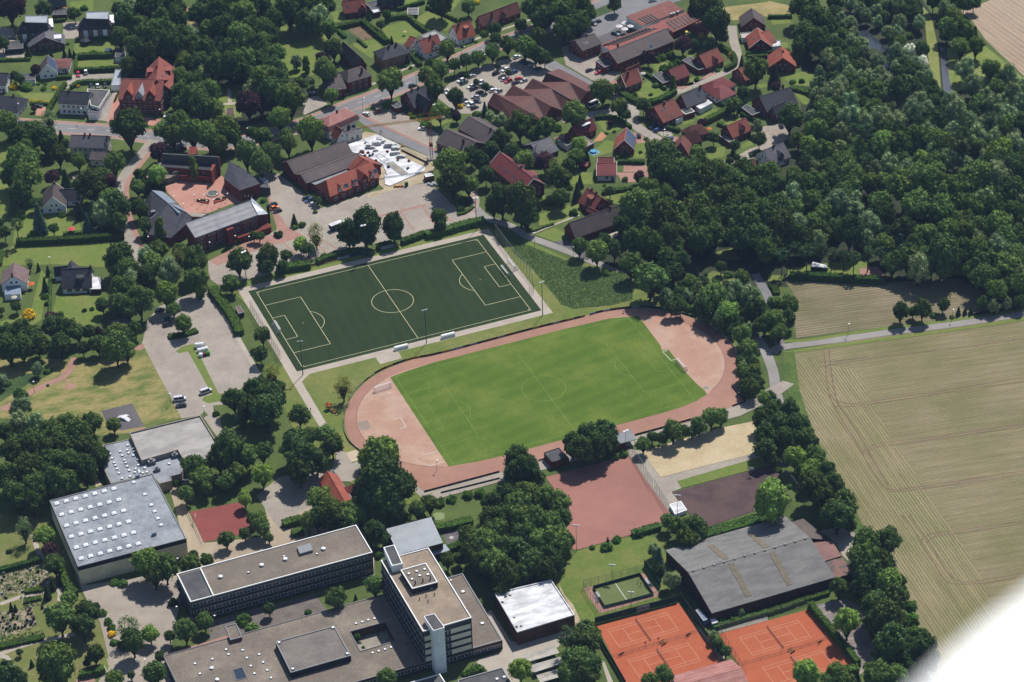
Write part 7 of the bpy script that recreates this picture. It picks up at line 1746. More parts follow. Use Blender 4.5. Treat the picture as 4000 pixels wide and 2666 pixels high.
def cars(c, r, s):
    tile(c, r)
    for i, w in enumerate(s.split(';')):
        x, y, dx, dy, k = w.split(); car(float(x), float(y), float(dx), float(dy), k, i + c)
cars(0, 0, '205 1140 1 .05 k;690 262 1 -.1 s;720 695 .1 1 r;790 668 .1 1 W;840 802 .4 1 k;897 798 .3 1 w;968 795 .2 1 k;1545 1078 1 -.1 w;1440 1440 .45 -1 w;1476 1452 .35 -1 r;1670 1378 1 -.2 k;1850 1292 .25 1 w;355 986 1 .05 k;120 356 1 .1 k;1275 636 1 0 k')
cars(1, 0, '525 870 1 .3 g;1440 798 1 -.32 g;1015 1058 1 .45 w;1270 1070 .1 1 k;1530 1192 1 0 w;2245 633 1 -.4 s;2290 652 1 -.4 w;2205 686 1 -.4 k;2260 716 1 -.4 k;2285 738 1 -.4 w;2318 756 1 -.4 r;1985 710 1 -.4 s;1885 750 1 -.4 w;1907 774 1 -.4 g;1975 806 1 -.4 w;2002 826 1 -.4 k;2060 770 1 -.4 w;1740 846 1 -.4 w;1775 862 1 -.4 w;2078 797 1 -.4 s;2148 822 1 -.4 k;2180 840 1 -.4 w;2228 852 1 -.4 s;2055 858 1 -.4 k;2018 903 1 .05 s;2033 941 1 .15 k;1910 936 1 -.4 k;1945 957 1 -.4 w;1975 975 1 -.4 w;2008 1000 1 -.4 k;1880 716 1 -.4 k')
cars(2, 0, '45 535 1 -.4 w;95 570 1 -.4 k;140 587 1 -.4 g;188 605 1 -.4 s;237 640 1 -.4 k;15 676 1 -.4 b;60 737 1 -.4 r;107 754 1 -.4 s;35 772 1 -.4 k;525 733 .6 1 b;712 656 1 -.4 k;800 677 1 -.3 r;745 228 1 .4 k;785 210 1 -.3 k;950 320 1 .3 g;1880 32 .3 1 w;1290 16 1 -.2 s;1602 312 .5 1 y;420 1106 1 -.5 k;1296 1176 1 -.4 k;1336 1206 1 -.4 b;1410 1190 1 -.4 k;1468 1290 .2 1 b;1165 1256 .2 1 k;752 974 1 -.45 V')
cars(3, 0, '120 1166 .5 1 k')
cars(1, 1, '155 324 1 -.3 k;172 353 1 -.3 O;198 382 1 -.3 k;468 262 1 -.4 k;490 284 1 -.4 b;525 316 1 -.4 s')
cars(0, 1, '1470 1290 1 -.2 k;1535 1380 1 -.2 g;1540 1426 1 -.2 k')
cars(2, 1, '1300 50 .1 1 r')
cars(0, 2, '1655 542 1 -.15 S;1665 600 1 -.15 k;1895 472 1 -.35 S;1690 1306 1 -.2 s;1992 1272 1 -.2 s')
# lorry in the paved yard
tile(1, 1)
p, q = at((745, 535)), at((790, 518)); t = thing('lorry', (p.x, p.y, .06), math.atan2(q.y - p.y, q.x - p.x), 'dark blue lorry with white box roof beside the yard oaks', 'lorry')
b = MB(); b.box(-3.6, 2.6, -1.2, 1.2, .9, 3.1); b.obj('cargo_box', surf('lorry_blue', S(70, 76, 110), S(60, 66, 98)), t)
b = MB(); b.box(-3.62, 2.62, -1.22, 1.22, 3.1, 3.18); b.obj('box_roof', SHEET, t)
b = MB(); b.box(2.75, 4.4, -1.1, 1.1, .6, 2.5); b.obj('cab', WHITE, t); b = MB(); b.box(4.38, 4.43, -.95, .95, 1.5, 2.3); b.obj('windscreen', GLASS, t)
for x in (-2.6, -1.5, 3.4):
    for s in (-1, 1):
        b = MB(); b.tube((x, s * 1.15, .5), (x, s * .85, .5), .48, n=12); b.obj('wheel', RUBBER, t)
# ================================================================ LAMPS
def lamp_head_mesh():
    b = MB(); b.box(-.22, .22, -.42, .42, -.08, .1, 0); b.face([(-.2, -.4, -.085), (-.2, .4, -.085), (.2, .4, -.085), (.2, -.4, -.085)], 1); return b.mesh('lamp_head', [WHITE, LAMPG])
LH = lamp_head_mesh(); MASTM = surf('mast_grey', S(88, 96, 112), S(80, 88, 104))
def pole_mesh(r0, r1):
    b = MB(); b.tube((0, 0, 0), (0, 0, 1), r0, r1, 8); return b.mesh('pole', MASTM if r0 > .15 else STEEL)
PM, PMS, PMT = pole_mesh(.2, .12), pole_mesh(.1, .06), pole_mesh(.06, .05)
def floodlight(p, h, ang, words='tall floodlight mast with twin lamps', n=2, grp='floodlight masts'):
    t = thing('floodlight', (p.x, p.y, 0), ang, '', 'floodlight')
    o = link('pole', PM if h > 12 else PMS, t); o.scale = (1, 1, h)
    b = MB(); b.box(-.08, .08, -.9, .9, h - .05, h + .08); b.obj('crossbar', STEEL, t)
    for i in range(n):
        o = link('lamp_head', LH, t); o.location = (.15, -.7 + 1.4 * i / max(1, n - 1), h + .2); o.rotation_euler = (0, .5, 0); o.scale = (1.6, 1.3, 2)
    later(t, words, 'floodlight', grp, p + Vector((0, 0, h)))
tile(1, 2)
for pp, a in (((432, 310), 1.3), ((1568, 20), 1.6)): floodlight(at(pp), 16.8, a)
tile(2, 1); floodlight(at((282, 1330)), 16.8, 1.9)
tile(1, 1)
for pp, a in (((1005, 800), -1.6), ((2027, 545), -1.8)): floodlight(at(pp), 16.8, a)
tile(0, 1); floodlight(at((2265, 1045)), 16.8, -1.2)
tile(2, 3)
for pp, h in (((595, 360), 12), ((1520, 82), 12), ((920, 628), 7), ((1095, 880), 7)): floodlight(at(pp), h, 1.0, 'slim floodlight post with small lamps', 2, 'slim floodlight posts')
tile(2, 2); floodlight(at((1045, 992)), 9, -1.4, 'slim floodlight post with small lamps', 2, 'slim floodlight posts')
def street_lamp(p, h, a=0, arm=1.0):
    t = thing('street_lamp', (p.x, p.y, 0), a, '', 'street lamp')
    o = link('pole', PMS if h > 4.5 else PMT, t); o.scale = (1, 1, h)
    if arm > .5:
        b = MB(); b.tube((0, 0, h - .05), (arm, 0, h + .25), .05, n=5); b.obj('arm', STEEL, t)
    o = link('lamp_head', LH, t); o.location = (arm, 0, h + .3); o.scale = (1.3, .8, 1.2)
    later(t, ('curved-arm street lamp' if arm > .5 else 'small post lamp with white head'), 'street lamp', 'street lamps', p + Vector((0, 0, h)))
def lamps(c, r, s, h=6.5, arm=1.2, z=None):
    if z: zone(*z)
    else: tile(c, r)
    for i, w in enumerate(pts(s)): street_lamp(at(w), h, -1.2 + (i % 3) * .9, arm)
lamps(0, 0, '745,1108 155,1075 1462,1140 2265,1290', 7, 1.6)
lamps(1, 0, '982,1020 1475,790 2090,640 445,1130 1890,560', 7.5, 1.6)
lamps(2, 0, '1392,1275 1658,850 1330,420 190,330', 5, .8)
lamps(0, 1, '462,875 1365,690 1930,745 2165,680 2290,690 1600,1010', 4.5, .3)
lamps(0, 2, '1570,575 1880,695 318,470', 5, .3); lamps(1, 2, '740,1135 1665,1190', 5, .3)
lamps(0, 3, '1340,1445 1635,520 1978,1050 1630,960', 4.5, .3); lamps(1, 3, '2336,1480 1790,720 345,420', 4.5, .3)
lamps(3, 1, '735,1510 1690,1380 430,40', 5.5, .3)
lamps(0, 0, '805,800 883,870 985,885 1090,870 1190,855 1280,785 950,800 1130,790 520,820 655,930', 3.6, .05, (540, 570, 3.647))
lamps(2, 1, '208,700 565,830', 7, .05)
# ================================================================ FENCES, BOARDS
def netmat():
    m = bpy.data.materials.new('wire_mesh'); m.use_nodes = True; nt = m.node_tree; b = nt.nodes['Principled BSDF']
    b.inputs['Base Color'].default_value = (.3, .31, .31, 1); b.inputs['Roughness'].default_value = .6
    b.inputs['Alpha'].default_value = .18
    return m
NET = netmat()
GREENS = surf('green_windscreen', S(40, 92, 74), S(34, 80, 66), .2, 1, .1)
BOARDG = surf('dark_green_board', S(34, 74, 62), S(28, 64, 54), .2, 1, .1)
def fence(P, h, label, post=2.6, panel=NET, name='fence', solid=None, pr=.05, cat='fence', pm=None):
    P = [Vector(p).to_2d() for p in P]; o3 = Vector((*P[0], 0))
    t = thing(name, o3, 0, label, cat); n = 0
    pm = pm or STEEL
    for a, q in zip(P, P[1:]):
        L = (q - a).length; k = max(1, int(L / post))
        for i in range(k + (1 if q is P[-1] else 0)):
            if n > 95: break
            c = a.lerp(q, i / k) - o3.xy; b = MB(); b.tube((c.x, c.y, 0), (c.x, c.y, h), pr, n=5); b.obj('post', pm, t); n += 1
    b = MB()
    for a, q in zip(P, P[1:]):
        a, q = a - o3.xy, q - o3.xy; b.face([(a.x, a.y, .05), (q.x, q.y, .05), (q.x, q.y, h), (a.x, a.y, h)])
    b.obj('mesh_panel' if panel is NET else 'panel', panel, t)
    b = MB()
    for i, (a, q) in enumerate(zip(P, P[1:])):
        a, q = a - o3.xy, q - o3.xy
        b.tube((a.x, a.y, h), (q.x, q.y, h), pr * .8, n=4)
    b.obj('top_rail', pm, t)
    return t
tile(1, 1); P = gp('2200,590 2350,790'); tile(2, 1); P += gp('190,1010 200,1130')
fence(P, 5.5, 'high ball stop fence behind the right goal of the turf pitch', 3, pr=.07)
fence([(-58.6, 20), (-58.6, -22)], 4.5, 'high ball stop fence behind the left goal of the turf pitch', 3, pr=.07)
tile(2, 2)
fence(gp('1085,1000 1290,1340'), 4.5, 'upper wire fence along the pink cinder court', 2.6, pr=.06)
fence(gp('1312,1350 1440,1565'), 4.5, 'lower wire fence along the pink cinder court', 2.6, pr=.06)
fence(gp('2230,540 2290,610'), 2, 'short wire gate fence at the corner of the running track', 2.2)
tile(3, 2); fence(gp('55,1080 160,1230 270,1370 380,1500'), 3.5, 'long wire fence between the dark court and trees', 3)
tile(2, 3)
fence(gp('762,1030 1528,826'), 3, 'green windscreen fence behind the left clay courts', 3, GREENS, pm=DARKM)
fence(gp('1535,778 1690,1010 1780,1150 1935,1340'), 3, 'green windscreen fence right of the left clay courts', 3, GREENS, pm=DARKM)
fence(gp('800,1180 1045,1600'), 2.6, 'dark fence along the outer edge of the left courts', 3, BOARDG, pm=DARKM)
fence(gp('905,1345 1040,1310 1300,1230 1430,1190 1600,1140 1720,1098'), 1.2, 'low net fence between the two left clay courts', 2.6, pm=DARKM)
P = gp('1898,1090 2351,960'); tile(3, 3); P += gp('375,845'); fence(P, 2.6, 'wire fence along the top of the right clay courts', 3, pm=DARKM)
tile(2, 3); fence(gp('1898,1095 2150,1500'), 3, 'tall wire fence left of the right clay courts', 3, pm=DARKM)
tile(3, 3); fence(gp('-350,1435 0,1340 120,1305 310,1250 580,1160'), 1.2, 'low net fence between the two right clay courts', 2.6, pm=DARKM)
fence(gp('378,905 590,1155 775,1400'), 3, 'green windscreen below the tall clipped hedge', 3, GREENS, pm=DARKM)
tile(0, 3); fence(gp('1720,10 1855,290'), 1.1, 'low fence left of the red school court', 2.5, pm=DARKM)
# sponsor banners with their faded lettering
tile(2, 3)
def banner(a, q, z0, z1, m, label, txt=None, tm=None, name='banner'):
    a, q = at(a), at(q); d = (q - a); L = d.length; c = (a + q) / 2
    t = thing(name, (c.x, c.y, 0), math.atan2(d.y, d.x), label, 'banner')
    b = MB(); b.box(-L / 2, L / 2, -.14, -.09, z0, z1); b.obj('board', m, t)
    if txt:
        cu = bpy.data.curves.new('lettering', 'FONT'); cu.body = txt; cu.size = (z1 - z0) * .95; cu.align_x = 'CENTER'; cu.align_y = 'CENTER'; cu.materials.append(tm or DARKM); cu.offset = .03
        oc = link('lettering', cu); dg = bpy.context.evaluated_depsgraph_get(); dg.update(); me = bpy.data.meshes.new_from_object(oc.evaluated_get(dg)); bpy.data.objects.remove(oc); o = link('lettering', me, t); o.location = (0, -.155, (z0 + z1) / 2); o.rotation_euler = (math.pi / 2, 0, 0)
BW = surf('pale_banner', S(176, 186, 190), S(166, 176, 182))
banner((1145, 932), (1262, 900), .6, 2.7, BW, 'pale sponsor banner with dark lettering on the green fence', 'Wilson')
banner((995, 972), (1068, 952), .6, 2.4, DARKM, 'dark sponsor banner on the green fence beside the pale one')
tile(1, 1); banner((1150, 735), (1265, 707), .4, 1.9, BW, 'white sponsor board beneath the hedge behind the turf pitch')
banner((745, 828), (860, 800), .4, 1.5, BW, 'white sponsor board in the blue and red row'); banner((865, 798), (975, 770), .4, 1.4, surf('blue_banner', S(50, 66, 120), S(44, 58, 108)), 'blue sponsor board behind the turf pitch')
banner((505, 885), (740, 830), .4, 1.4, surf('red_banner', S(150, 60, 66), S(60, 90, 84), .25, 1, .1, thr=(.48, .52)), 'long red and green sponsor board behind the turf pitch')
# advertising boards along the far curve of the track
AD = [surf('board_' + n, S(*c), sc(S(*c), .8), .8, 2, .15) for n, c in (('dark', (62, 60, 68)), ('grey', (170, 172, 176)), ('wine', (120, 56, 60)), ('green', (54, 84, 66)), ('white', (214, 214, 210)), ('yellow', (196, 160, 60)))]
def boards(path, label, cols, h=1.0, step=3.2):
    P = smooth_path(path, 6); o3 = Vector((*P[0], 0)); t = thing('advertising_boards', o3, 0, label, 'boards'); rr_ = random.Random(len(path)); acc = 0; n = 0
    L = [0]
    for a, q in zip(P, P[1:]): L.append(L[-1] + (q - a).length)
    def pt(d):
        for i in range(1, len(P)):
            if L[i] >= d: return P[i - 1].lerp(P[i], (d - L[i - 1]) / max(1e-6, L[i] - L[i - 1]))
        return P[-1]
    d = 0
    while d < L[-1] - 1 and n < 95:
        a, q = pt(d) - o3.xy, pt(min(d + step - .08, L[-1])) - o3.xy; u = (q - a).normalized(); nn = Vector((-u.y, u.x)) * .05
        b = MB(); b.prism([tuple(a + nn), tuple(q + nn), tuple(q - nn), tuple(a - nn)], .1, h, 0, bottom=True); b.obj('board', AD[rr_.choice(cols)], t); d += step; n += 1
tile(1, 2); P = gp('1090,302 1200,245 1350,190 1450,160 1620,130 1900,60'); tile(2, 1); P += gp('0,1508 200,1455 450,1395 670,1342')
boards(P, 'coloured advertising boards along the far straight of the running track', (0, 1, 2, 3, 0, 1, 2, 5))
P = gp('712,1330 820,1300 1000,1272 1180,1258 1340,1268 1520,1305 1690,1355')
boards(P, 'dark advertising boards round the far right curve of the track', (0, 0, 1, 4))
P = gp('1700,1358 1850,1440 1960,1530'); tile(2, 2); P += gp('1990,5 2050,70 2078,150 2075,240 2045,330 2015,405')
boards(P, 'white and grey boards down the right end of the track', (1, 4, 4, 1), .8)
P = gp('2022,420 2080,490 2142,555'); boards(P, 'dark boards at the lower right corner of the track', (0, 0), .9)
boards(gp('2025,602 2145,562'), 'short dark barrier across the exit of the track', (0, 1), .9)
tile(1, 2); boards(gp('1085,308 1000,370 900,470 850,560 815,650 803,740 815,840 860,930 960,1012'), 'low grey barrier round the left end of the track', (1, 1, 0), .8)
boards(gp('1300,1172 1362,1195 1410,1275'), 'dark wooden barrier beside the big clubhouse oak', (0, 2), 1.1)
boards(gp('1545,1390 1900,1295 2240,1205'), 'dark spectator rail along the near straight of the track', (0,), .9)
boards(gp('1700,1398 1980,1330 2240,1265'), 'second dark rail behind the spectator path', (0,), .8)
tile(2, 2); boards(gp('245,1100 330,1078'), 'short grey rail left of the equipment hut', (1, 0), .8); boards(gp('1130,868 1400,795 1650,722'), 'dark spectator rail right of the grandstand', (0,), .9)
# ================================================================ SPORTS EQUIPMENT
def goal(p, a, label, w=7.32, h=2.44, net=True):
    t = thing('football_goal', (p.x, p.y, 0), a, label, 'goal', 'football goals')
    for s in (-1, 1):
        b = MB(); b.tube((0, s * w / 2, 0), (0, s * w / 2, h), .1, n=8); b.obj('goal_post', WHITE, t)
        b = MB(); b.tube((0, s * w / 2, h), (-.8, s * w / 2, h), .05, n=6); b.tube((-.8, s * w / 2, h), (-2, s * w / 2, .05), .05, n=6); b.tube((-2, s * w / 2, .05), (0, s * w / 2, .05), .05, n=6); b.obj('net_stay', WHITE, t)
    b = MB(); b.tube((0, -w / 2, h), (0, w / 2, h), .1, n=8); b.obj('crossbar', WHITE, t)
    b = MB(); b.tube((-2, -w / 2, .05), (-2, w / 2, .05), .06, n=6); b.obj('ground_bar', WHITE, t)
    b = MB(); b.face([(-.8, -w / 2, h), (-.8, w / 2, h), (-2, w / 2, .05), (-2, -w / 2, .05)]); b.face([(0, -w / 2, h), (0, w / 2, h), (-.8, w / 2, h), (-.8, -w / 2, h)])
    for s in (-1, 1): b.face([(0, s * w / 2, h), (-.8, s * w / 2, h), (-2, s * w / 2, .05), (0, s * w / 2, 0)])
    b.obj('net', NET2, t)
NET2 = netmat(); NET2.node_tree.nodes['Principled BSDF'].inputs['Base Color'].default_value = (.6, .6, .6, 1); NET2.node_tree.nodes['Principled BSDF'].inputs['Alpha'].default_value = .3
goal(Vector((52.4, 0, 0)), math.pi, 'white goal at the right end of the turf pitch'); goal(Vector((57.3, 4, 0)), math.pi, 'spare white goal behind the right turf goal')
goal(Vector((-52.4, 0, 0)), 0, 'white goal at the left end of the turf pitch')
tile(1, 2); g0 = at((1160, 440)); goal(g0, math.pi / 2 + .1, 'white goal parked on the left cinder half circle')
tile(2, 2); goal(at((1545, 240)), math.pi + .05, 'white goal at the right edge of the grass pitch')
b = MB(); c = at((1532, 255)); 
def dugout(p, a, label):
    t = thing('dugout', (p.x, p.y, 0), a, label, 'dugout', 'team dugouts'); b = MB(); n = 6
    for i in range(n):
        t0, t1 = math.pi * .5 * i / n, math.pi * .5 * (i + 1) / n
        b.face([(-3, -1.1 * math.cos(t0), 1.9 * math.sin(t0)), (3, -1.1 * math.cos(t0), 1.9 * math.sin(t0)), (3, -1.1 * math.cos(t1), 1.9 * math.sin(t1)), (-3, -1.1 * math.cos(t1), 1.9 * math.sin(t1))])
    b.face([(-3, 0, 1.9), (3, 0, 1.9), (3, .35, 1.85), (-3, .35, 1.85)])
    b.obj('shell', WHITE, t)
    b = MB(); b.box(-2.8, 2.8, -.75, -.35, .35, .45); b.obj('bench', surf('blue_seat', S(90, 110, 190), S(80, 100, 180)), t)
    for s in (-1, 1):
        b = MB(); b.face([(s * 3, -1.1, 0), (s * 3, .3, 0), (s * 3, .3, 1.85), (s * 3, -.6, 1.6)]); b.obj('side_panel', SKY, t)
tile(1, 1); dugout(at((1762, 1530)), .0, 'white dugout right of the centre floodlight')
tile(1, 2); dugout(at((1333, 70)), .0, 'white dugout left of the centre floodlight')
for i, (o, u, v) in enumerate(TEN):
    a = math.atan2(u.y, u.x); nm = ('upper left', 'lower left', 'upper right', 'lower right')[i]
    t = thing('tennis_net', (o.x, o.y, 0), a, 'sagging dark net across the %s clay court' % nm, 'tennis net', 'tennis nets')
    for s in (-1, 1):
        b = MB(); b.tube((0, s * 6.4, 0), (0, s * 6.4, 1.15), .07, n=6); b.obj('net_post', DARKM, t)
    b = MB(); b.face([(0, -6.4, .05), (0, 6.4, .05), (0, 6.4, 1.05), (0, 0, .92), (0, -6.4, 1.05)]); b.obj('net', NET3 if i else (NET3 := plain('dark_net', (.04, .045, .045, 1), .8)), t)
    NET3.node_tree.nodes['Principled BSDF'].inputs['Alpha'].default_value = .55
    b = MB(); b.tube((0, -6.4, 1.07), (0, 0, .95), .04, n=4); b.tube((0, 0, .95), (0, 6.4, 1.07), .04, n=4); b.obj('tape', LINEC, t)
def bench(p, a, label, m=None):
    t = thing('park_bench', (p.x, p.y, 0), a, label, 'bench'); m = m or surf('pale_wood', S(206, 160, 92), S(190, 146, 84), 1, 3, .1, obj=True)
    b = MB(); b.box(-1.1, 1.1, -.25, .2, .42, .48); b.obj('seat', m, t); b = MB(); b.box(-1.1, 1.1, .2, .26, .5, .95); b.obj('backrest', m, t)
    for x in (-.9, .9): b = MB(); b.box(x - .05, x + .05, -.2, .25, 0, .42); b.obj('leg', DARKM, t)
tile(2, 3); bench(at((1380, 1200)), .25, 'upper yellow wooden bench between the left clay courts'); bench(at((1395, 1218)), 3.4, 'lower yellow wooden bench between the left clay courts')
tile(3, 3); bench(at((205, 1275)), .25, 'upper wooden bench between the right clay courts'); bench(at((225, 1292)), 3.4, 'lower wooden bench between the right clay courts')
def sign_(p, a, w, h, z, m, label, name='sign'):
    t = thing(name, (p.x, p.y, 0), a, label, 'sign'); b = MB(); b.tube((0, .05, 0), (0, .05, z), .05, n=5); b.obj('post', DARKM, t)
    b = MB(); b.box(-w / 2, w / 2, -.05, 0, z, z + h); b.obj('panel', m, t)
tile(2, 3)
for x, y, nm in ((1345, 1190, 'beside the yellow benches'), (1225, 1230, 'left of the yellow benches')): sign_(at((x, y)), .3, .7, .8, 1, DARKM, 'small dark scoreboard on a post ' + nm, 'scoreboard')
for x, y, nm in ((1620, 1145, 'near the upper left court corner'), (1005, 1322, 'at the left end of the court divider')): sign_(at((x, y)), .3, 2.4, .9, .4, DARKM, 'wide dark practice board ' + nm, 'practice_board')
tile(3, 3); sign_(at((475, 1212)), .3, 2.2, .9, .5, DARKM, 'dark practice board on the right court divider', 'practice_board')
def hoop(p, a, label):
    t = thing('basketball_hoop', (p.x, p.y, 0), a, label, 'basketball hoop', 'basketball hoops'); b = MB(); b.tube((0, 0, 0), (0, 0, 3.2), .09, n=6); b.tube((0, 0, 3.2), (1.1, 0, 3.4), .08, n=6); b.obj('post', STEEL, t)
    b = MB(); b.box(1.1, 1.16, -.9, .9, 2.9, 4.0); b.obj('backboard', WHITE, t)
    b = MB()
    for i in range(10): b.tube((1.4 + .23 * math.cos(i * .628), .23 * math.sin(i * .628), 3.05), (1.4 + .23 * math.cos(i * .628 + .628), .23 * math.sin(i * .628 + .628), 3.05), .02, n=4)
    b.obj('ring', surf('orange_steel', S(220, 90, 40), S(210, 80, 36)), t)
tile(2, 2); hoop(at((2200, 1220)), -2.0, 'basketball hoop on the dark brown court'); tile(0, 3); hoop(at((1775, 100)), -.4, 'left basketball hoop on the red school court'); tile(0, 2); hoop(at((2230, 1545)), 2.6, 'right basketball hoop on the red school court')
# small fenced court
tile(2, 3)
C4 = gp('745,705 1175,585 1300,770 850,885')
t = thing('court_boards', (C4[0].x, C4[0].y, 0), 0, 'dark green board wall round the small court', 'boards')
for i in range(4):
    a, q = C4[i] - C4[0], C4[(i + 1) % 4] - C4[0]; d = (q - a).normalized(); nn = Vector((d.y, -d.x)) * .06
    b = MB(); b.prism([tuple(a + nn), tuple(q + nn), tuple(q - nn), tuple(a - nn)], 0, 1.3, 0, bottom=True); b.obj('board', BOARDG, t)
for j, (a, q) in enumerate(((0, 3), (1, 2))):
    m_ = (C4[a] + C4[q]) / 2; d = C4[q] - C4[a]; goal(Vector((m_.x, m_.y, 0)), math.atan2(d.y, d.x) + (math.pi / 2 if j == 0 else -math.pi / 2), 'small goal at the %s end of the fenced mini court' % ('left', 'right')[j], 3, 2)
fence(gp('655,700 1215,555'), 3.6, 'wire fence above the small court', 2.8, pm=DARKM); fence(gp('655,710 812,940'), 3.6, 'wire fence left of the small court', 2.0, pm=DARKM); fence(gp('812,940 1370,775'), 3.0, 'low wire fence below the small court', 2.8, pm=DARKM)
fence(gp('1215,500 1365,700'), 3.4, 'green windscreen beside the bushes of the small court', 3, GREENS, pm=DARKM)
# ================================================================ PEOPLE
def person_mesh(seed, stride):
    V = [(0, 0, .95), (0, 0, 1.2), (0, 0, 1.42), (0, .01, 1.52), (0, .02, 1.62), (0, .02, 1.74), (-.1, 0, .9), (-.1 - .02, stride * .5, .48), (-.11, stride, .08), (-.11, stride + .12, .04), (.1, 0, .9), (.12, -stride * .35, .48), (.11, -stride, .08), (.11, -stride + .12, .04),
         (-.2, 0, 1.4), (-.26, -stride * .4, 1.12), (-.25, -stride * .3 + .1, .86), (-.25, -stride * .3 + .14, .78), (.2, 0, 1.4), (.26, stride * .4, 1.12), (.25, stride * .3 + .1, .86), (.25, stride * .3 + .14, .78)]
    Ed = [(0, 1), (1, 2), (2, 3), (3, 4), (4, 5), (0, 6), (6, 7), (7, 8), (8, 9), (0, 10), (10, 11), (11, 12), (12, 13), (2, 14), (14, 15), (15, 16), (16, 17), (2, 18), (18, 19), (19, 20), (20, 21)]
    R_ = [.15, .15, .15, .06, .1, .085, .1, .07, .05, .045, .1, .07, .05, .045, .07, .05, .04, .045, .07, .05, .04, .045]
    me = bpy.data.meshes.new('body'); me.from_pydata(V, Ed, [])
    return me, R_
def skin_up(o, R_, k=.85):
    o.modifiers.new('skin', 'SKIN'); sv = o.data.skin_vertices[0].data
    for d, r_ in zip(sv, R_): d.radius = (r_, r_ * k)
    sv[0].use_root = True
    s = o.modifiers.new('smooth', 'SUBSURF'); s.levels = 1; s.render_levels = 1
SKIN = plain('skin', S(206, 160, 134), .6)
def person(p, a, shirt, trousers, label, seed=1, stride=.22, hair=(60, 44, 34)):
    t = thing('person', (p.x, p.y, .02), a, label, 'person')
    m, nt, b_ = base_mat('clothing'); tc = nt.nodes.new('ShaderNodeTexCoord'); sp = nt.nodes.new('ShaderNodeSeparateXYZ'); nt.links.new(tc.outputs['Object'], sp.inputs[0])
    mr = nt.nodes.new('ShaderNodeMath'); mr.operation = 'DIVIDE'; mr.inputs[1].default_value = 2.0; nt.links.new(sp.outputs['Z'], mr.inputs[0])
    r_ = ramp(nt, mr.outputs[0], [(0.0, S(40, 40, 44)), (.05, S(*trousers)), (.47, S(*shirt)), (.755, S(206, 160, 134))]); r_.node.color_ramp.interpolation = 'CONSTANT'
    nt.links.new(r_, b_.inputs['Base Color']); b_.inputs['Roughness'].default_value = .8
    me, R_ = person_mesh(seed, stride); o = link('body', me, t); me.materials.append(m); skin_up(o, R_)
    b = MB(); b.dome((0, -.01, 1.66), .105, .12, .13, 10, 4); b.obj('hair', plain('hair_%d' % hair[0], S(*hair), .7), t, True)
tile(1, 2); person(at((503, 640)), 2.5, (70, 80, 110), (60, 62, 70), 'person in dark blue walking along the path left of the stadium')
tile(2, 3); person(at((1160, 655)), 1, (40, 44, 50), (50, 50, 56), 'player in black near the far corner of the mini court', 2); person(at((1184, 680)), 2, (176, 150, 90), (50, 60, 70), 'player in a tan shirt on the mini court', 3); person(at((878, 680)), .3, (70, 110, 130), (60, 60, 60), 'person in blue-green at the far mini court board', 4)
tile(0, 2); person(at((2028, 890)), .6, (180, 176, 170), (70, 80, 110), 'person in a pale shirt on the path beside the concrete hall', 5)
tile(1, 0); person(at((1010, 372)), .6, (60, 64, 60), (60, 60, 66), 'person in dark clothes working in the vegetable bed', 6)
def cyclist(p, a, col, label):
    t = thing('bicycle', (p.x, p.y, .01), a, 'bicycle ridden ' + label, 'bicycle')
    for y in (-.5, .5):
        b = MB()
        for i in range(14): b.tube((0, y + .33 * math.cos(i * .449), .33 + .33 * math.sin(i * .449)), (0, y + .33 * math.cos(i * .449 + .449), .33 + .33 * math.sin(i * .449 + .449)), .03, n=4)
        b.obj('wheel', RUBBER, t)
    b = MB()
    for i, j in (((0, -.5, .33), (0, -.1, .85)), ((0, -.1, .85), (0, .42, .8)), ((0, .5, .33), (0, .4, .95)), ((0, -.5, .33), (0, 0, .33)), ((0, 0, .33), (0, -.1, .9)), ((0, 0, .33), (0, .42, .8)), ((-.25, .38, 1.0), (.25, .38, 1.0))): b.tube(i, j, .03, n=5)
    b.obj('bicycle_frame', DARKM, t)
    V = [(0, -.12, .95), (0, .0, 1.2), (0, .1, 1.42), (0, .14, 1.52), (0, .17, 1.64), (0, .18, 1.75), (-.1, -.05, .92), (-.11, .22, .7), (-.1, .05, .3), (.1, -.05, .92), (.11, .25, .85), (.1, .08, .42), (-.19, .08, 1.38), (-.25, .2, 1.18), (-.22, .36, 1.04), (.19, .08, 1.38), (.25, .2, 1.18), (.22, .36, 1.04)]
    Ed = [(0, 1), (1, 2), (2, 3), (3, 4), (4, 5), (0, 6), (6, 7), (7, 8), (0, 9), (9, 10), (10, 11), (2, 12), (12, 13), (13, 14), (2, 15), (15, 16), (16, 17)]
    me = bpy.data.meshes.new('body'); me.from_pydata(V, Ed, []); R_ = [.15, .15, .15, .06, .1, .09, .1, .075, .055, .1, .075, .055, .07, .05, .045, .07, .05, .045]
    r = thing('person', (p.x, p.y, .01), a, 'cyclist in dark clothes riding ' + label, 'person')
    o = link('body', me, r); me.materials.append(surf('rider_' + col, S(62, 66, 78), S(50, 54, 64), 1, 3, .1)); skin_up(o, R_, 1)
    b = MB(); b.dome((0, .17, 1.68), .11, .12, .12, 10, 4); b.obj('hair', MATS.get('hair_60') or SKIN, r, True)
tile(0, 1); cyclist(at((1112, 162)), .4, 'a', 'down the side street')
tile(1, 0); cyclist(at((1150, 1222)), .5, 'b', 'past the building site')
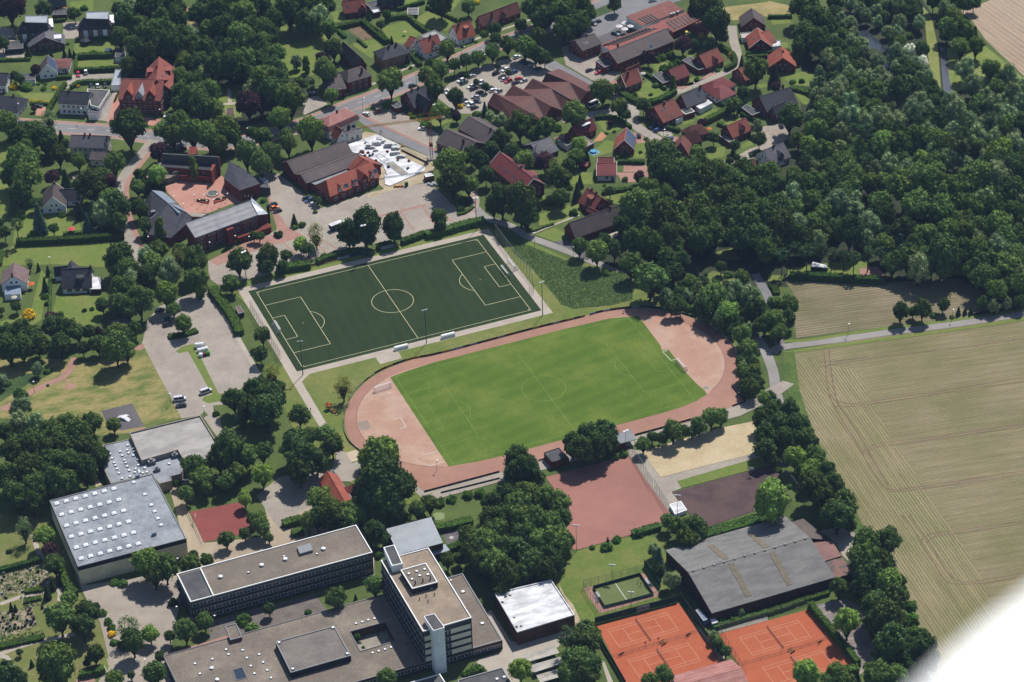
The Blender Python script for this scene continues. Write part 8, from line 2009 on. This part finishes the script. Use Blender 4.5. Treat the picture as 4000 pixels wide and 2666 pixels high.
# ================================================================ GARDEN AND STREET THINGS
def parasol(c, r, p, R, col, label, z=2.5):
    tile(c, r); q = at(p, z); t = thing('parasol', (q.x, q.y, 0), 0, label, 'parasol'); b = MB(); n = 8
    H = [(R * math.cos(6.2832 * i / n), R * math.sin(6.2832 * i / n)) for i in range(n)]
    for i in range(n): b.face([(*H[i], z), (*H[(i + 1) % n], z), (0, 0, z + R * .3)])
    b.obj('canopy', surf('canopy_%d_%d' % col[:2], S(*col), sc(S(*col), .92), 1, 2, .05), t)
    b = MB(); b.tube((0, 0, 0), (0, 0, z + R * .28), .05, n=6); b.obj('pole', STEEL, t)
for p, w in (((1038, 212), 'rearmost'), ((985, 243), 'left'), ((1090, 240), 'right'), ((1035, 268), 'front')): parasol(2, 0, p, 1.85, (250, 250, 250), '%s white parasol of the four on the pub terrace' % w, 2.6)
parasol(0, 0, (588, 68), 1.2, (240, 140, 90), 'orange parasol beside the grey roofed house at the top'); parasol(0, 1, (285, 1040), 1.6, (236, 120, 70), 'orange parasol on the lawn of the brown roofed house'); parasol(0, 1, (655, 535), 1.8, (230, 100, 100), 'red parasol on the lawn above the long hedge'); parasol(0, 1, (130, 1163), 1.4, (220, 210, 190), 'cream parasol on the terrace of the brown roofed house')
parasol(2, 0, (1815, 1182), 1.2, (240, 130, 60), 'orange parasol behind the hip wing house'); parasol(2, 0, (1203, 675), 1.5, (214, 208, 206), 'pale parasol beside the red house inside the hedge'); parasol(1, 0, (1365, 292), 1.0, (214, 190, 140), 'straw parasol in the middle of the lawn', 2.0)
def pool(c, r, p, R, label, mat_=None, pad=None, h=.8):
    tile(c, r); q = at(p, h); t = thing('paddling_pool', (q.x, q.y, 0), .3, label, 'pool'); b = MB(); b.tube((0, 0, 0), (0, 0, h), R, n=20, cap=False); b.obj('pool_wall', surf('pool_wall', S(120, 170, 220), S(110, 160, 210)), t)
    b = MB(); b.face([(R * .97 * math.cos(i * .314), R * .97 * math.sin(i * .314), h * .85) for i in range(20)]); b.obj('water', watermat('pool_water', mat_ or S(120, 190, 224), .12), t)
    if pad: b = MB(); b.box(-pad, pad, -pad, pad, .0, .04); b.obj('pad', surf('pool_pad', S(130, 190, 220), S(120, 180, 214)), t)
pool(2, 0, (748, 1385), 1.7, 'round blue paddling pool on a blue mat', None, 2.5); pool(0, 0, (995, 457), 1.8, 'round grey garden pool beside the long hedge', S(96, 120, 140)); pool(3, 1, (215, 12), 1.7, 'round trampoline with blue rim behind the grey house', S(60, 66, 76))
# plaza fountain and planters
zone(540, 570, 3.647); q = at((1062, 690)); t = thing('fountain', (q.x, q.y, 0), 0, 'round stone fountain with a white jet on the red plaza', 'fountain')
b = MB(); n = 28; r0, r1 = 2.2, 2.95
for i in range(n):
    a, c_ = 6.2832 * i / n, 6.2832 * (i + 1) / n; P = lambda r_, t_, z: (r_ * math.cos(t_), r_ * math.sin(t_), z)
    b.face([P(r1, a, 0), P(r1, c_, 0), P(r1, c_, .5), P(r1, a, .5)]); b.face([P(r1, a, .5), P(r1, c_, .5), P(r0, c_, .55), P(r0, a, .55)]); b.face([P(r0, c_, 0), P(r0, a, 0), P(r0, a, .55), P(r0, c_, .55)])
b.obj('basin', CONC, t); b = MB(); b.face([(2.2 * math.cos(i * .2244), 2.2 * math.sin(i * .2244), .35) for i in range(28)]); b.obj('water', watermat('fountain_water', S(120, 124, 112), .15), t)
b = MB(); b.tube((0, 0, .2), (0, 0, 1.1), .5, .22, 8); b.tube((0, 0, 1.1), (0, 0, 2.4), .22, .05, 8); b.obj('water_jet', plain('foam', (.75, .78, .8, 1), .4), t)
for s, nm in (('830,790 870,760 1020,800 1005,832 900,815', 'left'), ('1075,790 1240,735 1265,748 1225,785 1080,825', 'right')):
    P = [at(p) for p in pts(s)]; c_ = sum(P, Vector()) / len(P); t = thing('planter', c_, 0, '%s curved brick planter with shrubs on the plaza' % nm, 'planter'); b = MB(); b.prism([(p.x - c_.x, p.y - c_.y) for p in P], 0, .55, 0); b.obj('brick_wall', MATS['lit_brick'], t)
    b = MB(); rr_ = random.Random(3)
    for i in range(9): f = i / 8; pp = P[0].lerp(P[2], f) - c_; lobe(b, Vector((pp.x * .8, pp.y * .8, .7)), .55, 34, .16, rr_)
    o = b.obj('planting', LEAF, t); o.color = jit((70, 92, 44), rr_)
# recycling containers
tile(0, 2)
def bank(p, m, label, w=1.6, a=-.25, h=1.7):
    q = at(p); t = thing('recycling_container', (q.x, q.y, 0), a, label, 'container', 'recycling containers'); b = MB(); b.prism([(-w / 2, -.8), (w / 2, -.8), (w / 2, .8), (-w / 2, .8)], .08, h * .8, 0, bottom=True)
    b.face([(-w / 2, -.8, h * .8), (w / 2, -.8, h * .8), (w / 2 - .2, -.4, h), (-w / 2 + .2, -.4, h)]); b.face([(w / 2, .8, h * .8), (-w / 2, .8, h * .8), (-w / 2 + .2, .4, h), (w / 2 - .2, .4, h)]); b.face([(-w / 2 + .2, -.4, h), (w / 2 - .2, -.4, h), (w / 2 - .2, .4, h), (-w / 2 + .2, .4, h)])
    for s in (-1, 1): b.face([(s * w / 2, -.8, h * .8), (s * (w / 2 - .2), -.4, h), (s * (w / 2 - .2), .4, h), (s * w / 2, .8, h * .8)])
    b.obj('body', m, t); b = MB()
    for x in (-.35, .35): b.tube((x, -.83, h * .6), (x, -.7, h * .6), .15, n=8)
    b.obj('opening', RUBBER, t)
WB = plain('container_white', (.6, .62, .63, 1), .5)
bank((1835, 55), WB, 'long white container at the top of the recycling row', 4.0, -.25, 2.2)
for p, nm in (((1832, 98), 'left'), ((1865, 90), 'middle'), ((1897, 82), 'right')): bank(p, WB, '%s white container in the middle recycling row' % nm)
bank((1848, 140), WB, 'white container beside the brown and green ones'); bank((1882, 132), surf('bank_brown', S(150, 90, 80), S(130, 78, 70)), 'brown recycling container between white and green'); bank((1914, 124), surf('bank_green', S(60, 190, 60), S(50, 170, 54)), 'bright green recycling container at the end of the row')
# skate ramp, slide, playground timber, sandbox
q = at((1138, 712)); t = thing('skate_ramp', (q.x, q.y, 0), -.9, 'white concrete skate ramp on the dark asphalt pad', 'ramp')
b = MB(); b.face([(-3, -1, 0), (-.8, -1, 1.1), (-.8, 1, 1.1), (-3, 1, 0)][::-1]); b.face([(-.8, -1, 1.1), (.8, -1, 1.1), (.8, 1, 1.1), (-.8, 1, 1.1)]); b.face([(.8, -1, 1.1), (3, -1, 0), (3, 1, 0), (.8, 1, 1.1)])
for s in (-1, 1): b.face([(-3, s, 0), (3, s, 0), (.8, s, 1.1), (-.8, s, 1.1)])
b.obj('ramp_body', SHEET, t); b = MB(); b.face([(-.8, 1, 1.1), (.8, 1, 1.1), (.8, 3, .02), (-.8, 3, .02)]); b.obj('side_ramp', SHEET, t)
tile(1, 2); q = at((668, 625)); t = thing('playground_slide', (q.x, q.y, 0), -1.2, 'play tower with orange roof and red yellow slide', 'slide')
b = MB()
for i in range(4): b.face([(1.1 * (1, 1, -1, -1)[i], 1.1 * (1, -1, -1, 1)[i], 2.6), (1.1 * (1, -1, -1, 1)[i], 1.1 * (-1, -1, 1, 1)[i], 2.6), (0, 0, 3.6)])
b.obj('roof', surf('orange_canvas', S(226, 110, 66), S(210, 96, 60)), t)
for x in (-.8, .8):
    for y in (-.8, .8): b = MB(); b.tube((x, y, 0), (x, y, 2.6), .08, n=5); b.obj('post', WOODW, t)
b = MB(); b.box(-.9, .9, -.9, .9, 1.2, 1.35); b.obj('platform', surf('yellow_board', S(230, 180, 60), S(220, 170, 56)), t)
b = MB()
for i in range(6):
    x0, x1 = .9 + i * .8, .9 + (i + 1) * .8; z0, z1 = 1.4 - i * .23, 1.4 - (i + 1) * .23; slab(b, [(x0, -.4, z0), (x1, -.4, z1), (x1, .4, z1), (x0, .4, z0)], .12, i % 2)
b.obj('slide', [surf('slide_red', S(200, 50, 50), S(190, 46, 46)), surf('slide_yellow', S(236, 200, 120), S(226, 190, 110))], t)
tile(0, 0); q = at((2095, 800)); t = thing('play_frame', (q.x, q.y, 0), -.3, 'wooden play frame on the lawn between the dark trees', 'play frame')
for i, (x, y) in enumerate(((-3, -2), (3, -2), (-3, 2), (3, 2))): b = MB(); b.box(x - .15, x + .15, y - .15, y + .15, 0, 2.8); b.obj('post', WOODW, t)
for y in (-2, 2): b = MB(); b.box(-3.4, 3.4, y - .12, y + .12, 2.8, 3.05); b.obj('beam', WOODW, t)
for pl, z, lab in (('2075,995 2150,990 2160,1075 2070,1075', 1.0, 'pale rimmed raised bed on the small green'), ('2060,1090 2172,1082 2180,1128 2064,1132', 1.6, 'brown flat roofed store below the raised bed')): block(lab, pl, z, CONC, surf('bed_soil', S(120, 100, 84), S(106, 90, 76)), 'bed', 'raised_bed', para=.15, edge=CONC)
# cemetery stones
tile(0, 3); GS = [surf('stone_' + n, S(*c), sc(S(*c), .8), 1, 3, .15) for n, c in (('dark', (70, 66, 68)), ('grey', (176, 174, 172)), ('wine', (124, 80, 78)), ('pale', (236, 232, 228)))]
SM = []
for m in GS:
    b = MB(); b.prism([(-.45, -.12), (.45, -.12), (.45, .12), (-.45, .12)], 0, .95, 0); b.box(-.55, .55, -.2, .2, 0, .15); SM.append(b.mesh('gravestone', m))
rr_ = random.Random(12)
def stones(s, k):
    for p in pts(s):
        q = at(p); o = link('gravestone', SM[k], None); o.location = (q.x, q.y, 0); o.rotation_euler = (0, 0, rr_.uniform(-.4, .2)); o.scale = (rr_.uniform(.8, 1.25),) * 3
        later(o, ('dark', 'grey', 'wine-red', 'pale')[k] + ' upright gravestone', 'gravestone', 'gravestones', q)
stones('28,980 72,1010 100,1000 135,1080 170,1075 60,1085 260,945 250,1005 285,1040 232,1055 205,1070 40,1010 390,890 410,930 20,640 40,605 90,720 330,640 10,1020 120,985 160,990 225,850 262,915 350,560 200,655 60,800 300,1020 285,800', 0)
stones('93,1055 165,965 75,1030 30,1070 45,790 280,545 350,515 95,705 310,965 35,575 150,575 210,740 280,895 420,905', 1)
stones('125,955 275,910 310,990 245,1035 290,945 90,1100 140,1045', 2)
stones('325,1035 290,690 310,665 435,665 355,1355 20,760 275,1010 205,735', 3)
# building site: block pallets, crane, container, bags
zone(1080, 400, 3.563); BLK = surf('aerated_block', S(246, 246, 244), S(226, 226, 224), .6, 2, .04)
for i, (x, y, w, d, h) in enumerate(((1288, 640, 3, 2, 1.6), (1190, 700, 2.2, 1.4, 1), (1395, 600, 4.2, 2.4, 1.5), (1575, 625, 5, 2.6, 1.6), (1655, 660, 3.6, 2.2, 1), (1655, 735, 4.4, 1.6, 1.2), (1735, 780, 4.2, 1.5, 1), (1450, 545, 3, 1.6, .9), (1500, 570, 3.4, 1.6, 1), (1340, 655, 2.6, 1.4, .9), (1560, 580, 3, 1.4, .8), (1240, 580, 1, 1, .8), (1640, 620, 3, 1.5, 1.2), (1430, 520, 2.4, 1.2, .7), (1380, 690, 2.6, 1.1, .6))):
    q = at((x, y)); o = thing('block_pallet', (q.x, q.y, .45), -.35 + .1 * (i % 3), '', 'pallet'); b = MB(); b.box(-w / 2, w / 2, -d / 2, d / 2, .12, h); b.box(-w / 2 + .3, w / 4, -d / 2 + .15, d / 2 - .2, h, h + .3); b.obj('blocks', BLK, o); b = MB(); b.box(-w / 2, w / 2, -d / 2, d / 2, 0, .12); b.obj('pallet', WOODW, o)
    later(o, 'pallet of white building blocks', 'pallet', 'block pallets', q)
q = at((2160, 790)); t = thing('tower_crane', (q.x, q.y, 0), 0, 'slim yellow and rust tower crane beside the white slab', 'crane'); YEL = surf('crane_yellow', S(206, 160, 60), S(180, 120, 56), .4, 2, .15); HC = 21.5
ja = math.atan2(-.36, -.93); t.rotation_euler = (0, 0, 0)
tip = at((1150, 365), HC); d = (tip - Vector((q.x, q.y, HC))); d.z = 0; JL = d.length; ja = math.atan2(d.y, d.x); t.rotation_euler = (0, 0, ja)
def lattice(b, a, q_, w, n):
    a, q_ = Vector(a), Vector(q_); d = (q_ - a); u = Vector((0, 0, 1)) if abs(d.normalized().z) < .9 else Vector((1, 0, 0)); v = d.normalized().cross(u)
    C4_ = [(u * i + v * j) * w / 2 for i, j in ((1, 1), (1, -1), (-1, -1), (-1, 1))]
    for c_ in C4_: b.tube(a + c_, q_ + c_, .07, n=4)
    for k in range(n):
        p0, p1 = a + d * (k / n), a + d * ((k + 1) / n)
        for i in range(4): b.tube(p0 + C4_[i], p1 + C4_[(i + 1) % 4], .045, n=4)
b = MB(); lattice(b, (0, 0, .8), (0, 0, HC), 1.2, 16); b.obj('mast', surf('crane_mast', S(176, 110, 60), S(150, 90, 56)), t)
b = MB(); lattice(b, (0, 0, HC + .4), (JL, 0, HC + .4), .8, 24); b.obj('jib', YEL, t)
b = MB(); lattice(b, (0, 0, HC + .4), (-7, 0, HC + .4), .8, 6); b.obj('counter_jib', YEL, t)
b = MB(); b.box(-7.4, -5.6, -.7, .7, HC - 1.0, HC + .3); b.obj('counterweight', CONC, t)
b = MB(); b.tube((0, 0, HC + .4), (0, 0, HC + 3.6), .25, .1, 6); b.tube((0, 0, HC + 3.5), (-6.5, 0, HC + .8), .05, n=4); b.tube((0, 0, HC + 3.5), (JL * .6, 0, HC + .8), .05, n=4); b.obj('tower_head', YEL, t)
b = MB(); b.box(-.8, .8, -.8, .8, 7, 8.6); b.obj('cab', surf('cab_brown', S(150, 86, 50), S(130, 76, 46)), t); b = MB(); b.box(-2, 2, -2, 2, 0, .8); b.obj('base', CONC, t)
block('rust-brown site container topped with white sheeting', '2052,1000 2150,985 2195,1020 2075,1045', 2.6, surf('rust_steel', S(150, 92, 60), S(130, 80, 56)), SHEET, 'container', 'container', para=0)
for x, y in ((2120, 1150), (2160, 1165), (2200, 1150), (2245, 1165), (2265, 1150), (2180, 1140)):
    q = at((x, y)); b = MB(); b.box(-.6, .6, -.6, .6, 0, .9); b.dome((0, 0, .9), .6, .6, .25, 8, 3); o = b.obj('bulk_bag', surf('bag_white', S(226, 230, 236), S(206, 212, 222), 1, 3, .08)); o.location = q; later(o, 'white bulk bag in the tree shade', 'bag', 'bulk bags', q)
for x, y, col, nm in ((1810, 1170, (60, 130, 80), 'green portable toilet cabin at the slab edge'),):
    q = at((x, y)); t = thing('portable_toilet', (q.x, q.y, 0), .3, nm, 'toilet cabin'); b = MB(); b.box(-.6, .6, -.6, .6, .05, 2.2); b.obj('cabin', surf('cabin_green', S(*col), S(50, 116, 72)), t); b = MB(); b.dome((0, 0, 2.2), .62, .62, .2, 8, 2); b.obj('roof', surf('cabin_roof', S(96, 160, 112), S(90, 150, 106)), t); b = MB(); b.box(-.4, .4, -.64, -.6, .15, 2.0); b.obj('door', surf('cabin_door', S(80, 146, 98), S(76, 138, 92)), t)
for i, (x, y) in enumerate(((1700, 1185), (1745, 1180), (1655, 1185), (1755, 620))):
    q = at((x, y)); b = MB(); b.box(-.8, .8, -.4, .4, 0, .6); b.box(-.5, .5, -.3, .3, .6, .9); o = b.obj('site_machine', surf('machine_orange', S(222, 150, 50), S(206, 130, 46))); o.location = q; later(o, 'small orange building machine', 'machine', 'building machines', q)
for i, (x, y) in enumerate(((1275, 720), (1340, 745), (1545, 705), (1600, 740), (1690, 820), (1450, 890), (1385, 830), (1830, 940), (1845, 835), (1560, 920), (1230, 760), (1300, 760), (1205, 720))):
    q = at((x, y)); b = MB(); b.box(-.7, .7, -.45, .45, 0, .55 + .2 * (i % 2)); b.box(-.4, .5, -.3, .2, .5, .85); o = b.obj('material_stack', (surf('stack_rust', S(160, 84, 60), S(120, 70, 60), 1, 3, .2), surf('stack_blue', S(80, 90, 120), S(70, 76, 100), 1, 3, .2))[i % 2]); o.location = q + Vector((0, 0, .45)); o.rotation_euler = (0, 0, i); later(o, ('rusty', 'blue-grey')[i % 2] + ' stack of building material', 'stack', 'material stacks', q)
P = gp('1395,470 1720,640 2110,830'); fence(P, 1.8, 'site fence along the street beside the white slab', 2.6)
block('low brown retaining wall along the excavation', '1735,650 1755,640 2110,815 2100,830', 1.0, surf('trench_wall', S(120, 90, 64), S(100, 78, 58)), SITE, 'wall', 'retaining_wall', para=0)
whole(); zone(540, 570, 3.647); block('white market tent beside the dark pentagonal roof', '1700,452 1770,420 1848,490 1780,522', 2.4, WHITEW, SHEET, 'tent', 'market_tent', para=0)
tile(3, 3); q = at((785, 500)); t = thing('trailer', (q.x, q.y, 0), -.9, 'small green trailer beside the rust lean-to', 'trailer'); b = MB(); b.box(-1.6, 1.6, -.9, .9, .5, .95); b.obj('bed', surf('trailer_green', S(120, 150, 130), S(106, 136, 118)), t)
for s in (-1, 1): b = MB(); b.tube((0, s * .85, .35), (0, s * 1.02, .35), .33, n=10); b.obj('wheel', RUBBER, t)
b = MB(); b.tube((1.6, 0, .5), (2.6, 0, .45), .05, n=5); b.obj('drawbar', STEEL, t)
tile(1, 3); q = at((1680, 40)); sheet('pond', [(q.x + 2.3 * math.cos(i * .45) * (1 + .2 * math.sin(i * 1.7)), q.y + 2.6 * math.sin(i * .45)) for i in range(14)], surf('lily_pads', S(160, 176, 120), S(140, 160, 104), .8, 2, .2), 'lily covered garden pond')
sheet('yard', gp('1715,205 1780,175 1905,150 1890,230 1760,305'), ASPHD); c_ = at((1797, 237)); sheet('star_marking', [(c_.x + (1.3 if i % 2 == 0 else .5) * math.cos(i * .628 + .3), c_.y + (1.3 if i % 2 == 0 else .5) * math.sin(i * .628 + .3)) for i in range(10)], LINEW)
# ================================================================ rounded white wing of the aircraft, close to the lens and out of focus
edge = [(5000, 1560), (4500, 1945), (4200, 2175), (4010, 2325), (3830, 2460), (3690, 2580), (3520, 2750), (3360, 2960), (3250, 3220)]
zw = CC.z - 2.3; top = [ray(x, y, zw) for x, y in edge] + [ray(5200, 3400, zw), ray(5700, 2300, zw)]
c_ = sum(top, Vector()) / len(top); b = MB(); n = len(top); R0 = []
for dz, k in ((-.10, .97), (-.06, 1.0), (-.02, .985), (0, .95)): R0.append([((p.x - c_.x) * k, (p.y - c_.y) * k, dz) for p in top])
for A, B in zip(R0, R0[1:]):
    for i in range(n): b.face([A[i], A[(i + 1) % n], B[(i + 1) % n], B[i]])
b.face(R0[-1]); b.face(R0[0][::-1])
o = b.obj('aircraft_wing', plain('aircraft_paint', (.82, .82, .82, 1), .4)); o.location = c_; tag(o, 'white rounded aircraft wing tip, out of focus, bottom right corner', 'aircraft wing')
cam.dof.use_dof = True; cam.dof.focus_distance = 1150.0; cam.dof.aperture_fstop = 1.45
name_all()
# ================================================================ thin summer haze
b = MB(); b.box(-1510, 1910, -1110, 2210, -1.1, 650)
m = bpy.data.materials.new('haze'); m.use_nodes = True; nt = m.node_tree; nt.nodes.remove(nt.nodes['Principled BSDF'])
v = nt.nodes.new('ShaderNodeVolumePrincipled'); v.inputs['Color'].default_value = (.42, .62, 1.0, 1); v.inputs['Density'].default_value = 0.000028; v.inputs['Anisotropy'].default_value = 0.0
nt.links.new(v.outputs[0], nt.nodes['Material Output'].inputs['Volume'])
o = b.obj('haze', m); tag(o, 'thin bluish summer haze over the whole town edge', 'haze', kind='stuff')
